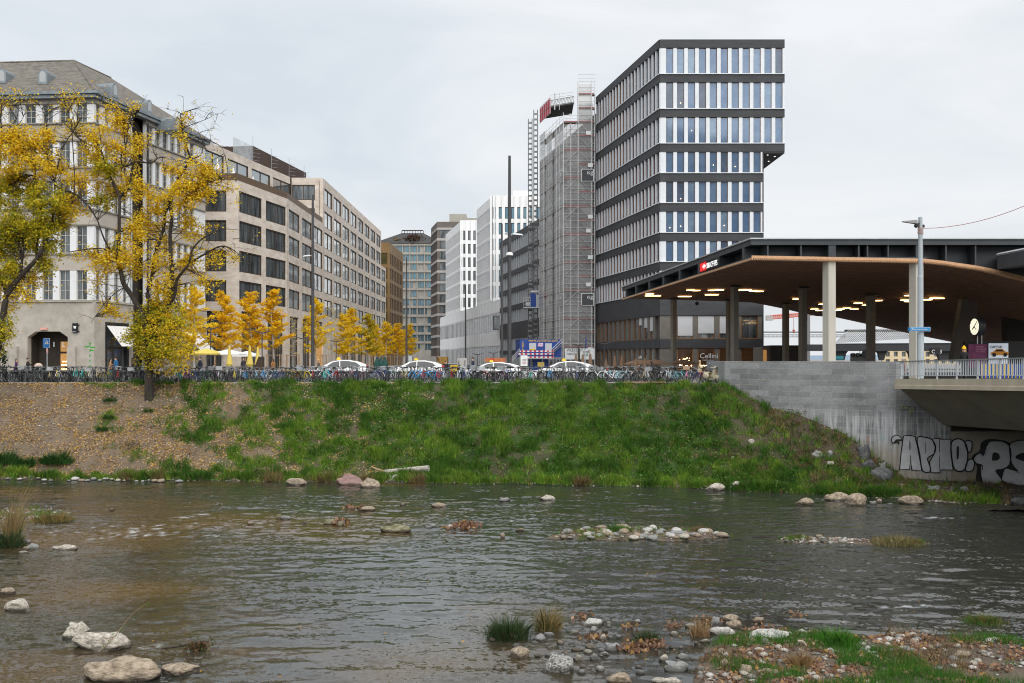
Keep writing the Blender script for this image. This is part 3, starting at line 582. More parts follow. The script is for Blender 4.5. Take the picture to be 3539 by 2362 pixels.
m_pcream = mat('parasol_white', (.78, .77, .75), (.72, .71, .69), s=2); m_pyel = mat('parasol_yellow', (.72, .56, .13), (.66, .5, .1), s=2); m_pbrn = mat('parasol_brown', (.2, .125, .08), (.25, .16, .1), s=2)
for i, (x, y) in enumerate(((717, 523), (791.5, 551), (845, 576), (912, 611))):
    s = frA.at_x(x) if i < 3 else frA.at_x(x); p = frA.p(s, -1.6, 24.8)
    make_parasol('closed white parasol on the travertine roof terrace, %s from the old building' % word(i), p, m_pcream, 'closed white parasols on the roof terrace', h=zz(y, p.y)-24.8, r=.45)
# ---- gold building and the far grid tower
m_gold = mat('gold_metal', (.2, .12, .045), (.26, .16, .07), s=.6, rough=.45, metal=.35)
GB = thing('gold_building', 'narrow golden brown office building behind the end of the travertine block', 'building', (-34, 262, 0))
fg1 = Fr(-40, 262, xx(1347, 262)+40, 0); fg2 = Fr(xx(1347, 262), 262, .5, 27)
wl = MB(); rg_ = [(3.2+3.9*k, 6.2+3.9*k) for k in range(7)]; cg1 = [(2.2, 7.2)]; cg2 = [(1+3.2*k, 3.3+3.2*k) for k in range(8)]
fg1.grid(wl, 0, fg1.len, 0, 32.3, cg1, rg_, -.5, 0); fg2.grid(wl, 0, 27, 0, 32.3, cg2, rg_, -.5, 0); part('wall', wl, m_gold, GB)
c_ = MB(); c_.prism([(-40, 262.6), (fg2.o[0]-.6, 262.6), (fg2.o[0]-.3, 289), (-40, 289)], .01, 32.1); part('interior', c_, m_inside, GB)
K_gold = ('gold', m_bronze, mat('glass_olive', (.17, .14, .05), (.08, .07, .04), s=.5, rough=.1, metal=.3), .12, 1, 0, .05)
for a, b in rg_:
    for s0, s1 in cg1: win(GB, fg1, s0, s1, a, b, -.15, K_gold)
    for s0, s1 in cg2: win(GB, fg2, s0, s1, a, b, -.15, K_beige)
YT = 400.0; GT_ = thing('grid_tower', 'far beige gridded tower with blue windows and a dark roof garden', 'building', (xx(1430, YT), YT, 0))
x0, x1 = xx(1300, YT), xx(1520, YT); ft = Fr(x0, YT, x1-x0, 0); wl = MB()
bw = xx(1391.3, YT)-xx(1366, YT); s_ref = ft.at_x(1366); cols = []
for k in range(-2, 7): cols += [(s_ref+bw*k+.3, s_ref+bw*k+bw*.36), (s_ref+bw*k+bw*.42, s_ref+bw*k+bw-.3)]
hz = [zz(600+(525+64.2*k)/2.0906, YT) for k in range(12)]; rws = [(h-2.5, h) for h in hz]
ft.grid(wl, 0, ft.len, 0, zz(840, YT), cols, rws, -.6, 0); m_tow = mat('tower_concrete', (.36, .345, .31), (.42, .4, .36), s=.3, rough=.85); part('wall', wl, m_tow, GT_)
rb = MB()
for k in range(-2, 8): ft.box(rb, s_ref+bw*k-.14, s_ref+bw*k+.14, 0, zz(840, YT)-.4, .002, .35)
for h in hz: ft.box(rb, 0, ft.len, h+.2, h+.55, .36, .5)
part('facade_ribs', rb, m_tow, GT_)
c_ = MB(); c_.box(x0+.3, x1-.3, YT+.7, YT+25, .01, zz(842, YT)); part('interior', c_, m_inside, GT_)
K_tow = ('tow', m_bronze, m_glass_b, .1, 0, 0, .05); K_tow2 = ('tow2', m_wfr, mat('cream_blind', (.4, .39, .35), (.34, .33, .3), s=1), .1, 0, 0, .05)
for i, (a, b) in enumerate(rws):
    for j, (s0, s1) in enumerate(cols): win(GT_, ft, s0, s1, a, b, -.2, K_tow2 if (i in (2, 5, 8) and (j % 5 < 3)) or (i*7+j*3) % 11 == 0 else K_tow)
rf = MB(); ex0, ex1, zt = x0-1, x1+1, zz(841, YT); tx0, tx1, zr = xx(1386, YT), xx(1461, YT), zz(803, YT)
rf.add([(ex0, YT-.6, zt), (ex1, YT-.6, zt), (ex1, YT+14, zt), (ex0, YT+14, zt), (tx0, YT+3, zr), (tx1, YT+3, zr), (tx1, YT+10, zr), (tx0, YT+10, zr)], [(0, 3, 2, 1), (0, 1, 5, 4), (1, 2, 6, 5), (2, 3, 7, 6), (3, 0, 4, 7), (4, 5, 6, 7)]); part('roof', rf, mat('roof_dark', (.05, .05, .055), (.075, .07, .07), s=.5), GT_)
pc = MB()
for k in range(9): x = tx0+(tx1-tx0)*k/8; pc.box(x-.1, x+.1, YT+2.7, YT+2.9, zt, zr+.8)
pc.box(tx0, tx1, YT+2.6, YT+2.95, zr+.81, zr+1.2); part('roof_pergola', pc, m_dark, GT_)
def leafball(name, c, r, n, pal, sz, label, cat, grp=None):
    d = RNG.normal(size=(n, 3)); d /= np.linalg.norm(d, axis=1)[:, None]; p = np.array(c)+d*np.array(r)*RNG.uniform(.4, 1, (n, 1))**.5*(.75+.5*RNG.random((n, 1)))
    V, Fc, T = cards(p-np.array(c), RNG.uniform(.7, 1.3, n)*sz, pick(pal, n)); return solo(name, poly_mesh(name, V, Fc, T), m_leaf, label, cat, grp, loc=c)
leafball('roof_bush', (xx(1428, YT), YT+1.5, zz(829, YT)), (4.4, 2.2, 2.2), 420, [(.12, .03, .02), (.09, .05, .02), (.05, .06, .02)], .8, 'round dark red bush on the far tower roof garden', 'bush')
leafball('roof_bush', (xx(1373, YT), YT+1.5, zz(831, YT)), (2.2, 1.6, 1.0), 160, [(.3, .17, .02), (.2, .14, .03), (.06, .08, .02)], .7, 'small orange bush at the left edge of the far tower roof', 'bush')
# ---- street line of the right-hand blocks
frT = Fr(19.29-.2047*-0-(.2047*250), 380, .2047*250, -250)     # runs from far to near, ends at the tower corner
def sT(Y): return (380-Y)*math.hypot(.2047, 1)
# brown block
m_brown = mat('brown_stone', (.12, .1, .09), (.16, .14, .125), s=.7, rough=.85); m_lband = mat('pale_stone_band', (.34, .32, .31), (.4, .38, .36), s=.7)
BR = thing('brown_building', 'dark brown office block with pale stone bands between the far tower and white blocks', 'building', (-22, 355, 0))
Yb = 353.0; xb0 = xx(1511, Yb); fb1 = Fr(xb0, Yb, 30, 0); fb2 = Fr(xb0-.2047*17.6, Yb+17.6, .2047*17.6, -17.6); zb = zz(782, Yb)
wl, pb = MB(), MB(); rwb = [(zz(600+(468+77.6*k)/2.0906, Yb), zz(600+(408+77.6*k)/2.0906, Yb)) for k in range(12)]
cb1 = [(.7+2.6*k, 2.9+2.6*k) for k in range(0, 11)] ; cb1 = [(.9, 5.4), (6.6, 11), (12, 17), (18, 23)]; cb2 = [(.6+2.9*k, 2.6+2.9*k) for k in range(6)]
for fr, L_, cc in ((fb1, 30, cb1), (fb2, fb2.len, cb2)):
    z = 0
    for a, b in sorted(rwb):
        fr.box(pb, 0, L_, z, a, -.5, .08); z = b; t = 0
        for c, e in cc: fr.box(wl, t, c, a, b, -.5, 0); t = e
        fr.box(wl, t, L_, a, b, -.5, 0)
    fr.box(pb, 0, L_, z, z+.8, -.5, .08); fr.box(wl, 0, L_, z+.81, zz(767, Yb), -.5, 0)
part('wall', wl, m_brown, BR); part('stone_bands', pb, m_lband, BR)
c_ = MB(); c_.prism([tuple(fb2.p(0, -.7)[:2]), (xb0+.7, Yb+.7), (xb0+30, Yb+.7), (xb0+30, Yb+20)], .01, zz(768, Yb)); part('interior', c_, m_inside, BR)
ph = MB(); ph.box(xx(1553, 360), xx(1611, 360), 360, 368, zz(767, Yb)-.5, zz(740, 360)); ph.box(xx(1611, 360)+.01, xx(1650, 360), 360, 368, zz(767, Yb)-.5, zz(754, 360)); part('penthouse', ph, m_tow, BR)
K_br = ('br', m_bronze, m_glass_d, .15, 0, 0, .05)
for a, b in rwb:
    for fr, cc in ((fb1, cb1), (fb2, cb2)):
        for s0, s1 in cc: win(BR, fr, s0, s1, a, b, -.2, K_br)
# white complex
m_wht = mat('white_concrete', (.8, .805, .81), (.86, .865, .87), s=.4, rough=.8)
WB_ = thing('white_building', 'white ribbed office complex with two towers on a long podium', 'building', (-5, 260, 0))
wl, fn, gl, wfr = MB(), MB(), MB(), MB()
def fins(Ya, Yb_, z0, z1, rw, sp=1.5):
    s0, s1 = sT(Yb_), sT(Ya); n = int((s1-s0)/sp); st_ = (s1-s0)/n; z = z0
    for a, b in sorted(rw):
        frT.box(wl, s0, s1, z, a, -.5, 0); z = b
        for k in range(n+1):
            c = s0+k*st_; frT.box(wl, max(c-.2, s0), min(c+.2, s1), a, b, -.5, 0)
        frT.box(gl, s0, s1, a, b, -.2, -.03)
    frT.box(wl, s0, s1, z, z1, -.5, 0)
    for k in range(n+1): frT.box(fn, max(s0+k*st_-.13, s0), min(s0+k*st_+.13, s1), z0+.05, z1-.5, .002, .06)
    for a, b in sorted(rw): frT.box(wl, s0, s1, b+.25, b+.6, .062, .1)
Yh = 247.0; rW = [(zz(600+(327+114*k)/2.0906, Yh), zz(600+(243+114*k)/2.0906, Yh)) for k in range(7)]
fins(247, 271, 16.0, zz(676, Yh), [r for r in rW if r[0] > 16.2])
Yl = 298.0; rL_ = [(zz(600+(483+97*k)/2.0906, Yl), zz(600+(413+97*k)/2.0906, Yl)) for k in range(6)]
fins(298, 332, 16.0, zz(762, Yl), [r for r in rL_ if r[0] > 16.5]); fins(237.5, 346, 0, 16.0, [(.3, 4.6), (8.3, 12.6)], 2.8)
fh = Fr(frT.p(sT(247)).x, 247, 26, 0); fl = Fr(frT.p(sT(298)).x, 298, 16, 0); fpF = Fr(frT.p(sT(237.5)).x, 237.5, 3.5, 0); fpB = None
cH = [(fh.at_x(a), fh.at_x(b)) for a, b in ((1704, 1717), (1723.6, 1739), (1745, 1761), (1766.6, 1782), (1787.7, 1802.5), (1808.7, 1824), (1830, 1846), (1851, 1867))]
fh.grid(wl, .51, 26, 16, zz(676, Yh), cH, [r for r in rW if r[0] > 16.2], -.5, 0); cL = [(fl.at_x(1250+a/2.0906), fl.at_x(1250+b/2.0906)) for a, b in ((730, 755), (768, 793), (806, 829), (843, 868))]
fl.grid(wl, .51, 16, 16, zz(762, Yl), cL, [r for r in rL_ if r[0] > 16.5], -.5, 0); fpF.grid(wl, .51, 3.5, 0, 16, [(fpF.at_x(1704), fpF.at_x(1727))], [(8.6, 12)], -.5, 0)
for fr, cc, zt in ((fh, cH, zz(676, Yh)), (fl, cL, zz(762, Yl))):
    for c, e in cc: fr.box(fn, c-.75, c-.3, 16.1, zt-.05, .002, .25)
part('wall', wl, m_wht, WB_); part('facade_fins', fn, m_wht, WB_)
o = part('side_windows', gl, mat('side_glass', (.08, .09, .1), (.16, .17, .18), s=.4, rough=.2), WB_); o['kind'] = 'stuff'
K_w = ('wht', m_dark, m_glass_b, .14, 0, 0, .05); K_wd = ('whtd', m_dark, m_glass_d, .14, 0, 0, .05)
for a, b in rW:
    if a > 16.2:
        for s0, s1 in cH: win(WB_, fh, s0, s1, a, b, -.2, K_w)
for a, b in rL_:
    if a > 16.5:
        for s0, s1 in cL: win(WB_, fl, s0, s1, a, b, -.2, K_wd)
win(WB_, fpF, fpF.at_x(1704), fpF.at_x(1727), 8.6, 12, -.2, K_wd)
c_ = MB(); pT = lambda Y, d: tuple(frT.p(sT(Y), d)[:2])
for Ya, Yb_, w_, zt in ((247.6, 270.8, 25, zz(676, Yh)), (298.6, 331.8, 15.5, zz(762, Yl))): c_.prism([pT(Yb_, -.6), pT(Ya, -.6), (pT(Ya, 0)[0]+w_, Ya), (pT(Ya, 0)[0]+w_, Yb_)], 16.3, zt-.1)
c_.prism([pT(345.5, -.6), pT(238.1, -.6), (12, 238.1), (40, 345)], .02, 16.2); part('interior', c_, m_wht, WB_)
ph = MB(); ph.box(xx(1775, 262), xx(1840, 262), 262, 268, zz(676, Yh)-.2, zz(660, 262)); part('penthouse', ph, m_wht, WB_)
# ---- tall dark office tower with its lower wing
m_slate = mat('dark_slate_panel', (.042, .044, .05), (.06, .062, .068), s=.5, rough=.7, st=(.6, .6, 2)); m_alu = mat('white_aluminium', (.72, .76, .8), (.66, .69, .73), s=.8, rough=.35)
m_pier = mat('taupe_pier', (.13, .12, .105), (.17, .155, .14), s=1.5, rough=.75)
TW = thing('office_tower', 'tall dark office tower with white window pilasters and an overhanging upper block', 'building', (22, 135, 0))
Yt = 130.0; Q = Vector((xx(2280.5, Yt), Yt)); XR, XU = xx(2636, Yt), xx(2711, Yt); ff = Fr(Q.x, Yt, XU-Q.x, 0); LU, LR = ff.len, XR-Q.x
RW = [(3.1, .2, 0), (7.34, 4.26, 0), (13.2, 10.5, 1), (17.05, 14.4, 1), (20.9, 18.2, 1), (24.8, 22.08, 1), (28.7, 25.98, 1), (33.2, 29.85, 2), (37.75, 34.36, 2), (42.27, 38.9, 2)]
wl, pl_, sl_, pl2 = MB(), MB(), MB(), MB(); bw = 37.75/F*Yt; colX = [.8+bw*k for k in range(11)]; ww = .95
frL = Fr(Q.x-.2047*28.6, Yt+28.6, .2047*28.6, -28.6); LL = frL.len; nb = 20; bl = LL/nb
z = 0
for h, s_, k in RW:
    L_ = LU if k == 2 or s_ > 29 else LR; Lb = LU if z > 28 else LR
    if k == 2 and z < 28.8: Lb = LU
    ff.box(wl, 0, Lb, z, s_, -.5, .12); frL.box(wl, 0, LL-.001, z, s_, -.5, .12)
    z = h
    if k:
        n = 11 if k == 2 else 9
        ff.box(pl_, .05, colX[0], s_, h, -.5, .05)
        for i in range(n): ff.box(pl_, colX[i]+ww, (colX[i+1] if i < n-1 else (LU if k == 2 else LR)-.0), s_, h, -.5, .05)
        ff.box(sl_, -.02, L_+.05, s_-.1, s_, .13, .24); frL.box(sl_, 0, LL, s_-.1, s_, .13, .24)
        for i in range(nb+1): frL.box(pl2, max(0, i*bl-.2), min(i*bl+.2, LL-.06), s_, h, -.5, .05 if i < nb else .049)
ff.box(wl, 0, LU, z, 43.35, -.5, .12); frL.box(wl, 0, LL-.001, z, 43.35, -.5, .12)
part('wall_bands', wl, m_slate, TW); each('pilaster', pl_, m_alu, TW); o = part('side_pilasters', pl2, m_alu, TW); o['kind'] = 'stuff'; part('window_sills', sl_, m_alu, TW)
c_ = MB(); c_.prism([(Q.x+.55, Yt+.6), (XR-.05, Yt+.6), (XR-.05, Yt+30), tuple(frL.p(0, -.6)[:2])], .02, 28.6); c_.prism([(Q.x+.55, Yt+.6), (XU-.05, Yt+.6), (XU-.05, Yt+29.9), tuple(frL.p(0, -.6)[:2])], 28.66, 43.2); part('interior', c_, m_slate, TW)
sd_ = MB(); sd_.box(XR-.04, XR+.1, Yt-.1, Yt+30, 0, 28.6); part('side_wall', sd_, m_slate, TW)
ov = MB(); rs = np.random.default_rng(3)
ov.box(XR+.12, XU, Yt-.1, Yt+29.8, 28.5, 28.62)
ov.k = 1
for i in range(2):
    for j in range(9): ov.lathe([(.12, -.01), (.0, -.012)], (XR+.9+i*1.2, Yt+1+j*3.1+i, 28.5), n=8)
part('overhang_soffit', ov, [m_slate, mat('downlight', (.9, .9, .9), emit=(1, .95, .85), es=3)], TW)
K_t = ('tower', m_oak, m_glass_t, .05, 0, 0, .02); K_t2 = ('tower2', m_oak, glass('window_glass_pale', (.16, .23, .31), metal=.25, rough=.05, c2=(.08, .13, .21), s=.5), .05, 0, 0, .02); K_t3 = ('tower3', m_oak, glass('window_glass_deep', (.025, .045, .08), metal=.15, rough=.05, c2=(.06, .09, .14), s=.8), .05, 0, 0, .02); rw_ = random.Random(5)
for h, s_, k in RW:
    if k:
        for i in range(11 if k == 2 else 9): win(TW, ff, colX[i], colX[i]+ww, s_, h, -.12, rw_.choice((K_t, K_t, K_t, K_t2, K_t3)))
mf, mg = MB(), MB(); cnt = 0
for h, s_, k in reversed(RW):
    if k:
        for i in range(nb):
            a, b = i*bl+.2, (i+1)*bl-.2
            if k == 2 and i >= nb-7: win(TW, frL, a, b, s_, h, -.2, K_t)
            else: win_mass(mf, mg, frL, a, b, s_, h, -.2, .06)
o = part('side_windows', mf, m_oak, TW); o['kind'] = 'stuff'; part('pane', mg, m_glass_t, o)
# two lowest storeys
pr = MB(); cx1 = [(2050+a/2.851, 2050+b/2.851) for a, b in ((830, 985), (1030, 1198), (1242, 1400), (1458, 1625))]; c1 = [(ff.at_x(a), ff.at_x(b)) for a, b in cx1]
for lo_, hi_ in ((4.26, 7.34), (.2, 3.1)):
    t = 0
    for c, e in c1: ff.box(pr, t, c, lo_, hi_, -.5, .0); t = e
    ff.box(pr, t, LR, lo_, hi_, -.5, .0)
    for i in range(14): frL.box(pr, max(0, i*LL/13-.42), min(LL-.5, i*LL/13+.42), lo_, hi_, -.5, .0)
each('taupe_pier', pr, m_pier, TW)
K_s = ('cafe', m_oak, m_glass_d, .14, 0, 0, .05); K_cafe = ('cafelit', m_oak, mat('cafe_glass', (.018, .012, .009), (.06, .03, .015), s=.8, rough=.08, metal=.1, emit=(1, .5, .18), es=.015), .14, 0, 0, .05)
for i, (c, e) in enumerate(c1):
    win(TW, ff, c, e, 4.26, 7.34, -.15, K_s, 'shop_window'); win(TW, ff, c, e, .2, 3.1, -.15, K_cafe, 'shop_window')
for lo_, hi_ in ((4.26, 7.34), (.2, 3.1)):
    for i in range(12): win(TW, frL, i*LL/13+.42, (i+1)*LL/13-.42, lo_, hi_, -.15, K_s, 'shop_window')
m_blind = mat('grey_blind', (.5, .51, .53), (.54, .55, .57), s=1, rough=.8)
for i, zb_ in ((0, 4.7), (1, 5.0), (2, 5.0)):
    b = MB(); ff.box(b, c1[i][0]+.06, c1[i][1]-.06, zb_, 7.3, -.08, -.05); part('roller_blind', b, m_blind, TW)
for i, zb_ in ((10, 5.9), (11, 5.4), (9, 6.3)):
    b = MB(); frL.box(b, i*LL/13+.5, (i+1)*LL/13-.5, zb_, 7.3, -.07, -.04); part('roller_blind', b, m_blind, TW)
text('Cellini', .95, ff.p(c1[1][0]+.25, .02, 1.75), 0, m_white, TW); text('CAFFE & BAR', .26, ff.p(c1[1][0]+.6, .02, 1.4), 0, m_white, TW)
text('Cellini', .6, frL.p(LL*9/13+.6, .1, 1.7), frL.a, m_white, TW)
lm = MB()
for ci, z_ in ((1, 35.1), (1, 19.0), (0, 18.8), (5, 19.1), (2, 31.5), (4, 27), (6, 26.8), (1, 22.6)): lm.ball(ff.p(colX[ci]+.5, -.06, z_), .055, 6, 4)
for i in range(46): lm.ball(ff.p(c1[0][0]+.2+random.random()*(c1[0][1]-c1[0][0]-.4), -.02, .7+random.random()*1.1), .055, 6, 4)
for i in range(16): lm.ball(ff.p(c1[1][0]+.2+i*.12, -.02, .75+.04*(i % 3)), .05, 6, 4)
for i in range(10): lm.ball(ff.p(c1[2][0]+.2+i*.13, -.02, .4+.5*random.random()), .05, 6, 4)
o = part('pendant_lamps', lm, mat('bulb', (1, .8, .5), emit=(1, .65, .3), es=7), TW); o['kind'] = 'stuff'
# lower wing behind the scaffold
LWG = thing('grey_office_wing', 'long dark grey office wing with pale fins behind the hoist masts', 'building', (2, 215, 0))
wl, pl_, gl = MB(), MB(), MB(); s0, s1 = sT(238), sT(159); RV = [(29.5-1.3-3.9*k-2.8, 29.5-1.3-3.9*k) for k in range(5)]+[(3.6, 6.3), (.2, 2.8)]
z = 0
for a, b in sorted(RV):
    frT.box(wl, s0, s1, z, a, -.5, .12); z = b; n = 42
    for k in range(n+1): c = s0+(s1-s0)*k/n; frT.box(pl_, max(s0, c-.3), min(s1, c+.3), a, b, -.5, .05)
    frT.box(gl, s0, s1, a, b, -.35, -.3)
frT.box(wl, s0, s1, z, 29.5, -.5, .12); part('wall_bands', wl, m_slate, LWG); o = part('pilasters', pl_, mat('grey_aluminium', (.42, .44, .46), (.38, .4, .42), s=.8, rough=.4), LWG); o['kind'] = 'stuff'; o = part('windows', gl, m_glass_t, LWG); o['kind'] = 'stuff'
fe = Fr(frT.p(s0).x, 238, 1, .0); c_ = MB(); c_.prism([pT(237.9, -.55), pT(159, -.55), (40, 160), (40, 237.9)], .02, 29.4); part('interior', c_, m_slate, LWG)
# ================= quay wall, bridge, station, scaffold =================
def granite():
    m = bpy.data.materials.new('granite_blocks'); N, L = nt(m); b = N['Principled BSDF']; b.inputs['Roughness'].default_value = .85
    tc = N.new('ShaderNodeTexCoord'); sp = N.new('ShaderNodeSeparateXYZ'); cb = N.new('ShaderNodeCombineXYZ'); L.new(tc.outputs['Object'], sp.inputs[0]); L.new(sp.outputs[0], cb.inputs[0]); L.new(sp.outputs[2], cb.inputs[1])
    br = N.new('ShaderNodeTexBrick'); br.inputs['Scale'].default_value = 1; br.inputs['Brick Width'].default_value = 1.05; br.inputs['Row Height'].default_value = .352; br.inputs['Mortar Size'].default_value = .018; br.inputs['Bias'].default_value = -.1
    br.inputs['Color1'].default_value = (.18, .19, .195, 1); br.inputs['Color2'].default_value = (.38, .39, .395, 1); br.inputs['Mortar'].default_value = (.4, .37, .31, 1); L.new(cb.outputs[0], br.inputs['Vector'])
    def noise(sc, st, det=6):
        mp = N.new('ShaderNodeMapping'); mp.inputs['Scale'].default_value = st; L.new(tc.outputs['Object'], mp.inputs[0]); n = N.new('ShaderNodeTexNoise'); n.inputs['Scale'].default_value = sc; n.inputs['Detail'].default_value = det; n.inputs['Roughness'].default_value = .7; L.new(mp.outputs[0], n.inputs['Vector']); return n.outputs['Fac']
    def rng(v, a, b_, c=0., d=1.):
        r = N.new('ShaderNodeMapRange'); r.inputs[1].default_value = a; r.inputs[2].default_value = b_; r.inputs[3].default_value = c; r.inputs[4].default_value = d; L.new(v, r.inputs[0]); return r.outputs[0]
    def mul(a, b_):
        r = N.new('ShaderNodeMath'); r.operation = 'MULTIPLY'; L.new(a, r.inputs[0])
        if isinstance(b_, float): r.inputs[1].default_value = b_
        else: L.new(b_, r.inputs[1])
        return r.outputs[0]
    def mix(f, a, col, bl='MIX'):
        x = N.new('ShaderNodeMixRGB'); x.blend_type = bl; L.new(f, x.inputs[0]); L.new(a, x.inputs[1])
        if isinstance(col, tuple): x.inputs[2].default_value = (*col, 1)
        else: L.new(col, x.inputs[2])
        return x.outputs[0]
    c = br.outputs['Color']; grain = noise(11, (1, 1, 1), 8); c = mix(rng(grain, .35, .65, .0, .6), c, (.12, .12, .125)); big = noise(.35, (1, 1, 1))
    c = mix(rng(big, .42, .62, 0., .35), c, (.46, .47, .48)); big2 = noise(.5, (1, 1, 1.5)); c = mix(rng(big2, .52, .68, 0., .5), c, (.11, .115, .12)); low = rng(sp.outputs[2], -1.2, -2.0)
    st = noise(1.0, (5.5, 5.5, .28)); c = mix(mul(rng(st, .45, .62, 0., .9), low), c, (.55, .56, .57)); st2 = noise(1.3, (4.2, 4.2, .35)); c = mix(mul(rng(st2, .55, .75, 0., .6), low), c, (.1, .1, .105))
    bg_ = rng(sp.outputs[2], -3.0, -3.9); c = mix(mul(bg_, .55), c, (.36, .3, .22)); pt = noise(.9, (1, 1, 1.2), 3); c = mix(mul(mul(rng(pt, .56, .6), rng(sp.outputs[2], -2.6, -3.1)), .4), c, (.25, .4, .38)); pt2 = noise(.8, (1.3, 1, 1), 2); c = mix(mul(mul(rng(pt2, .6, .64), rng(sp.outputs[2], -2.6, -3.1)), .35), c, (.5, .18, .12))
    L.new(c, b.inputs['Base Color']); bp = N.new('ShaderNodeBump'); bp.inputs['Strength'].default_value = .5; bp.inputs['Distance'].default_value = .04
    ad = N.new('ShaderNodeMath'); ad.operation = 'ADD'; L.new(grain, ad.inputs[0]); L.new(mul(br.outputs['Fac'], -1.5), ad.inputs[1]); L.new(ad.outputs[0], bp.inputs['Height']); L.new(bp.outputs[0], b.inputs['Normal']); return m
m_gran = granite()
mb = MB(); a, c_ = wallF.p(0), wallF.p(wallF.len); mb.prism([(a.x, a.y), (c_.x, c_.y), (c_.x+.9, c_.y+1.2), (a.x+1, a.y+6), (a.x, a.y+6)], -6.6, 1.5)
solo('quay_wall', mb, m_gran, 'tall grey granite block quay wall between the grassy bank and the bridge', 'wall', loc=None)
AB = thing('bridge_abutment', 'stained stone bridge abutment under the deck, covered in silver graffiti', 'abutment', (24, 58.5, ZW))
xq = xx(3286, 58); mb = MB(); mb.box(c_.x+.003, xq, 58.0, 59.0, -6.6, .45); part('wing_wall', mb, m_gran, AB)
m_conc2 = mat('stained_concrete', (.27, .235, .185), (.36, .32, .26), s=.8, rough=.9, st=(1, 1, .4), det=8, bump=.15); mb = MB(); mb.box(xq+.004, 46, 58.03, 62.2, -6.6, -2.57); mb.box(xq+.004, 46, 61.5, 62.2, -2.565, .3); part('bearing_wall', mb, m_conc2, AB)
# graffiti: filled letter outlines drawn on the wall
def gp(x, y, off=0.): q = at(3000+x/3.015, 1200+y/3.015, 57.985-off); return q
m_gsil = mat('silver_spray', (.42, .43, .44), (.58, .59, .6), s=1.2, rough=.6, metal=0, det=8); m_gblk = mat('black_spray', (.01, .01, .011), (.02, .02, .02), s=3, rough=.6); m_gwht = mat('white_spray', (.6, .6, .6), (.5, .5, .5), s=3)
def smooth(pts, n=3):
    out = []
    for i in range(len(pts)):
        p0, p1, p2, p3 = [np.array(pts[(i+k-1) % len(pts)], float) for k in range(4)]
        for j in range(n):
            t = j/n; out.append(tuple(.5*((2*p1)+(-p0+p2)*t+(2*p0-5*p1+4*p2-p3)*t*t+(-p0+3*p1-3*p2+p3)*t**3)))
    return out
def patch(mb, pts, off):
    from mathutils.geometry import tessellate_polygon
    v = [gp(x, y, off) for x, y in pts]; mb.add(v, [t if True else t for t in tessellate_polygon([[Vector((p.x, p.z, 0)) for p in v]])])
def stroke(mb, pts, w_, off, closed=True):
    n = len(pts); P_ = [np.array(p, float) for p in pts]; L_, R_ = [], []
    for i in range(n):
        d = (P_[(i+1) % n]-P_[i-1]) if closed or 0 < i < n-1 else (P_[min(i+1, n-1)]-P_[max(i-1, 0)])
        d = d/(np.linalg.norm(d)+1e-9); m = np.array([-d[1], d[0]])*w_/2; L_.append(P_[i]+m); R_.append(P_[i]-m)
    for i in range(n if closed else n-1):
        j = (i+1) % n; mb.add([gp(*L_[i], off), gp(*R_[i], off), gp(*R_[j], off), gp(*L_[j], off)], [(0, 1, 2, 3)])
def letter(name, outs, holes, w_, sm=True, hl=None):
    a = MB()
    for o in outs:
        o = smooth(o) if sm else o; a.k = 0; patch(a, o, .004); a.k = 1; stroke(a, o, w_, .011)
    a.k = 1
    for h in holes: patch(a, smooth(h) if len(h) > 3 else h, .013)
    a.k = 2
    for h in hl or []: stroke(a, h, 7, .016, False)
    return part(name, a, [m_gsil, m_gblk, m_gwht], AB)
letter('graffiti_letter', [[(368, 926), (430, 922), (490, 932), (520, 1060), (560, 1290), (460, 1282), (440, 1180), (432, 1276), (328, 1276), (345, 1100)]], [[(432, 985), (441, 985), (441, 1068), (432, 1068)], [(440, 1140), (446, 1140), (455, 1275), (449, 1275)]], 12, False)
letter('graffiti_letter', [[(512, 948), (600, 942), (670, 970), (705, 1040), (690, 1110), (630, 1150), (622, 1180), (655, 1292), (570, 1290), (540, 1120)]], [[(592, 995), (598, 995), (599, 1105), (593, 1105)]], 12)
letter('graffiti_letter', [[(668, 958), (745, 950), (752, 960), (862, 962), (862, 1100), (885, 1280), (760, 1280), (750, 1310), (655, 1310), (640, 1200), (690, 1110), (700, 1040)]], [[(742, 960), (748, 960), (748, 1090), (742, 1090)], [(742, 1140), (748, 1140), (750, 1290), (744, 1290)]], 12, False)
letter('graffiti_letter', [[(868, 1000), (920, 958), (985, 970), (1030, 1040), (1038, 1160), (1010, 1270), (950, 1296), (895, 1260), (870, 1130)]], [[(935, 1030), (947, 1050), (944, 1150), (932, 1175), (922, 1140), (924, 1055)]], 14)
letter('graffiti_letter', [[(1010, 985), (1080, 985), (1075, 1080), (1040, 1090)], [(1030, 1200), (1075, 1165), (1108, 1200), (1095, 1275), (1050, 1298), (1015, 1280)]], [], 12)
letter('graffiti_letter', [[(255, 940), (300, 918), (345, 945), (348, 975), (300, 965), (265, 1000), (245, 980)]], [[(265, 1000), (300, 965), (348, 962), (320, 985), (280, 1005)], [(300, 995), (330, 990), (318, 1020)]], 9)
a = MB(); patch(a, smooth([(1180, 1000), (1250, 960), (1400, 970), (1500, 1000), (1625, 965), (1800, 980), (1900, 1250), (1800, 1450), (1400, 1440), (1140, 1440), (1135, 1250), (1085, 1180), (1090, 1130), (1160, 1080)]), .002); part('graffiti_shadow', a, m_gblk, AB)
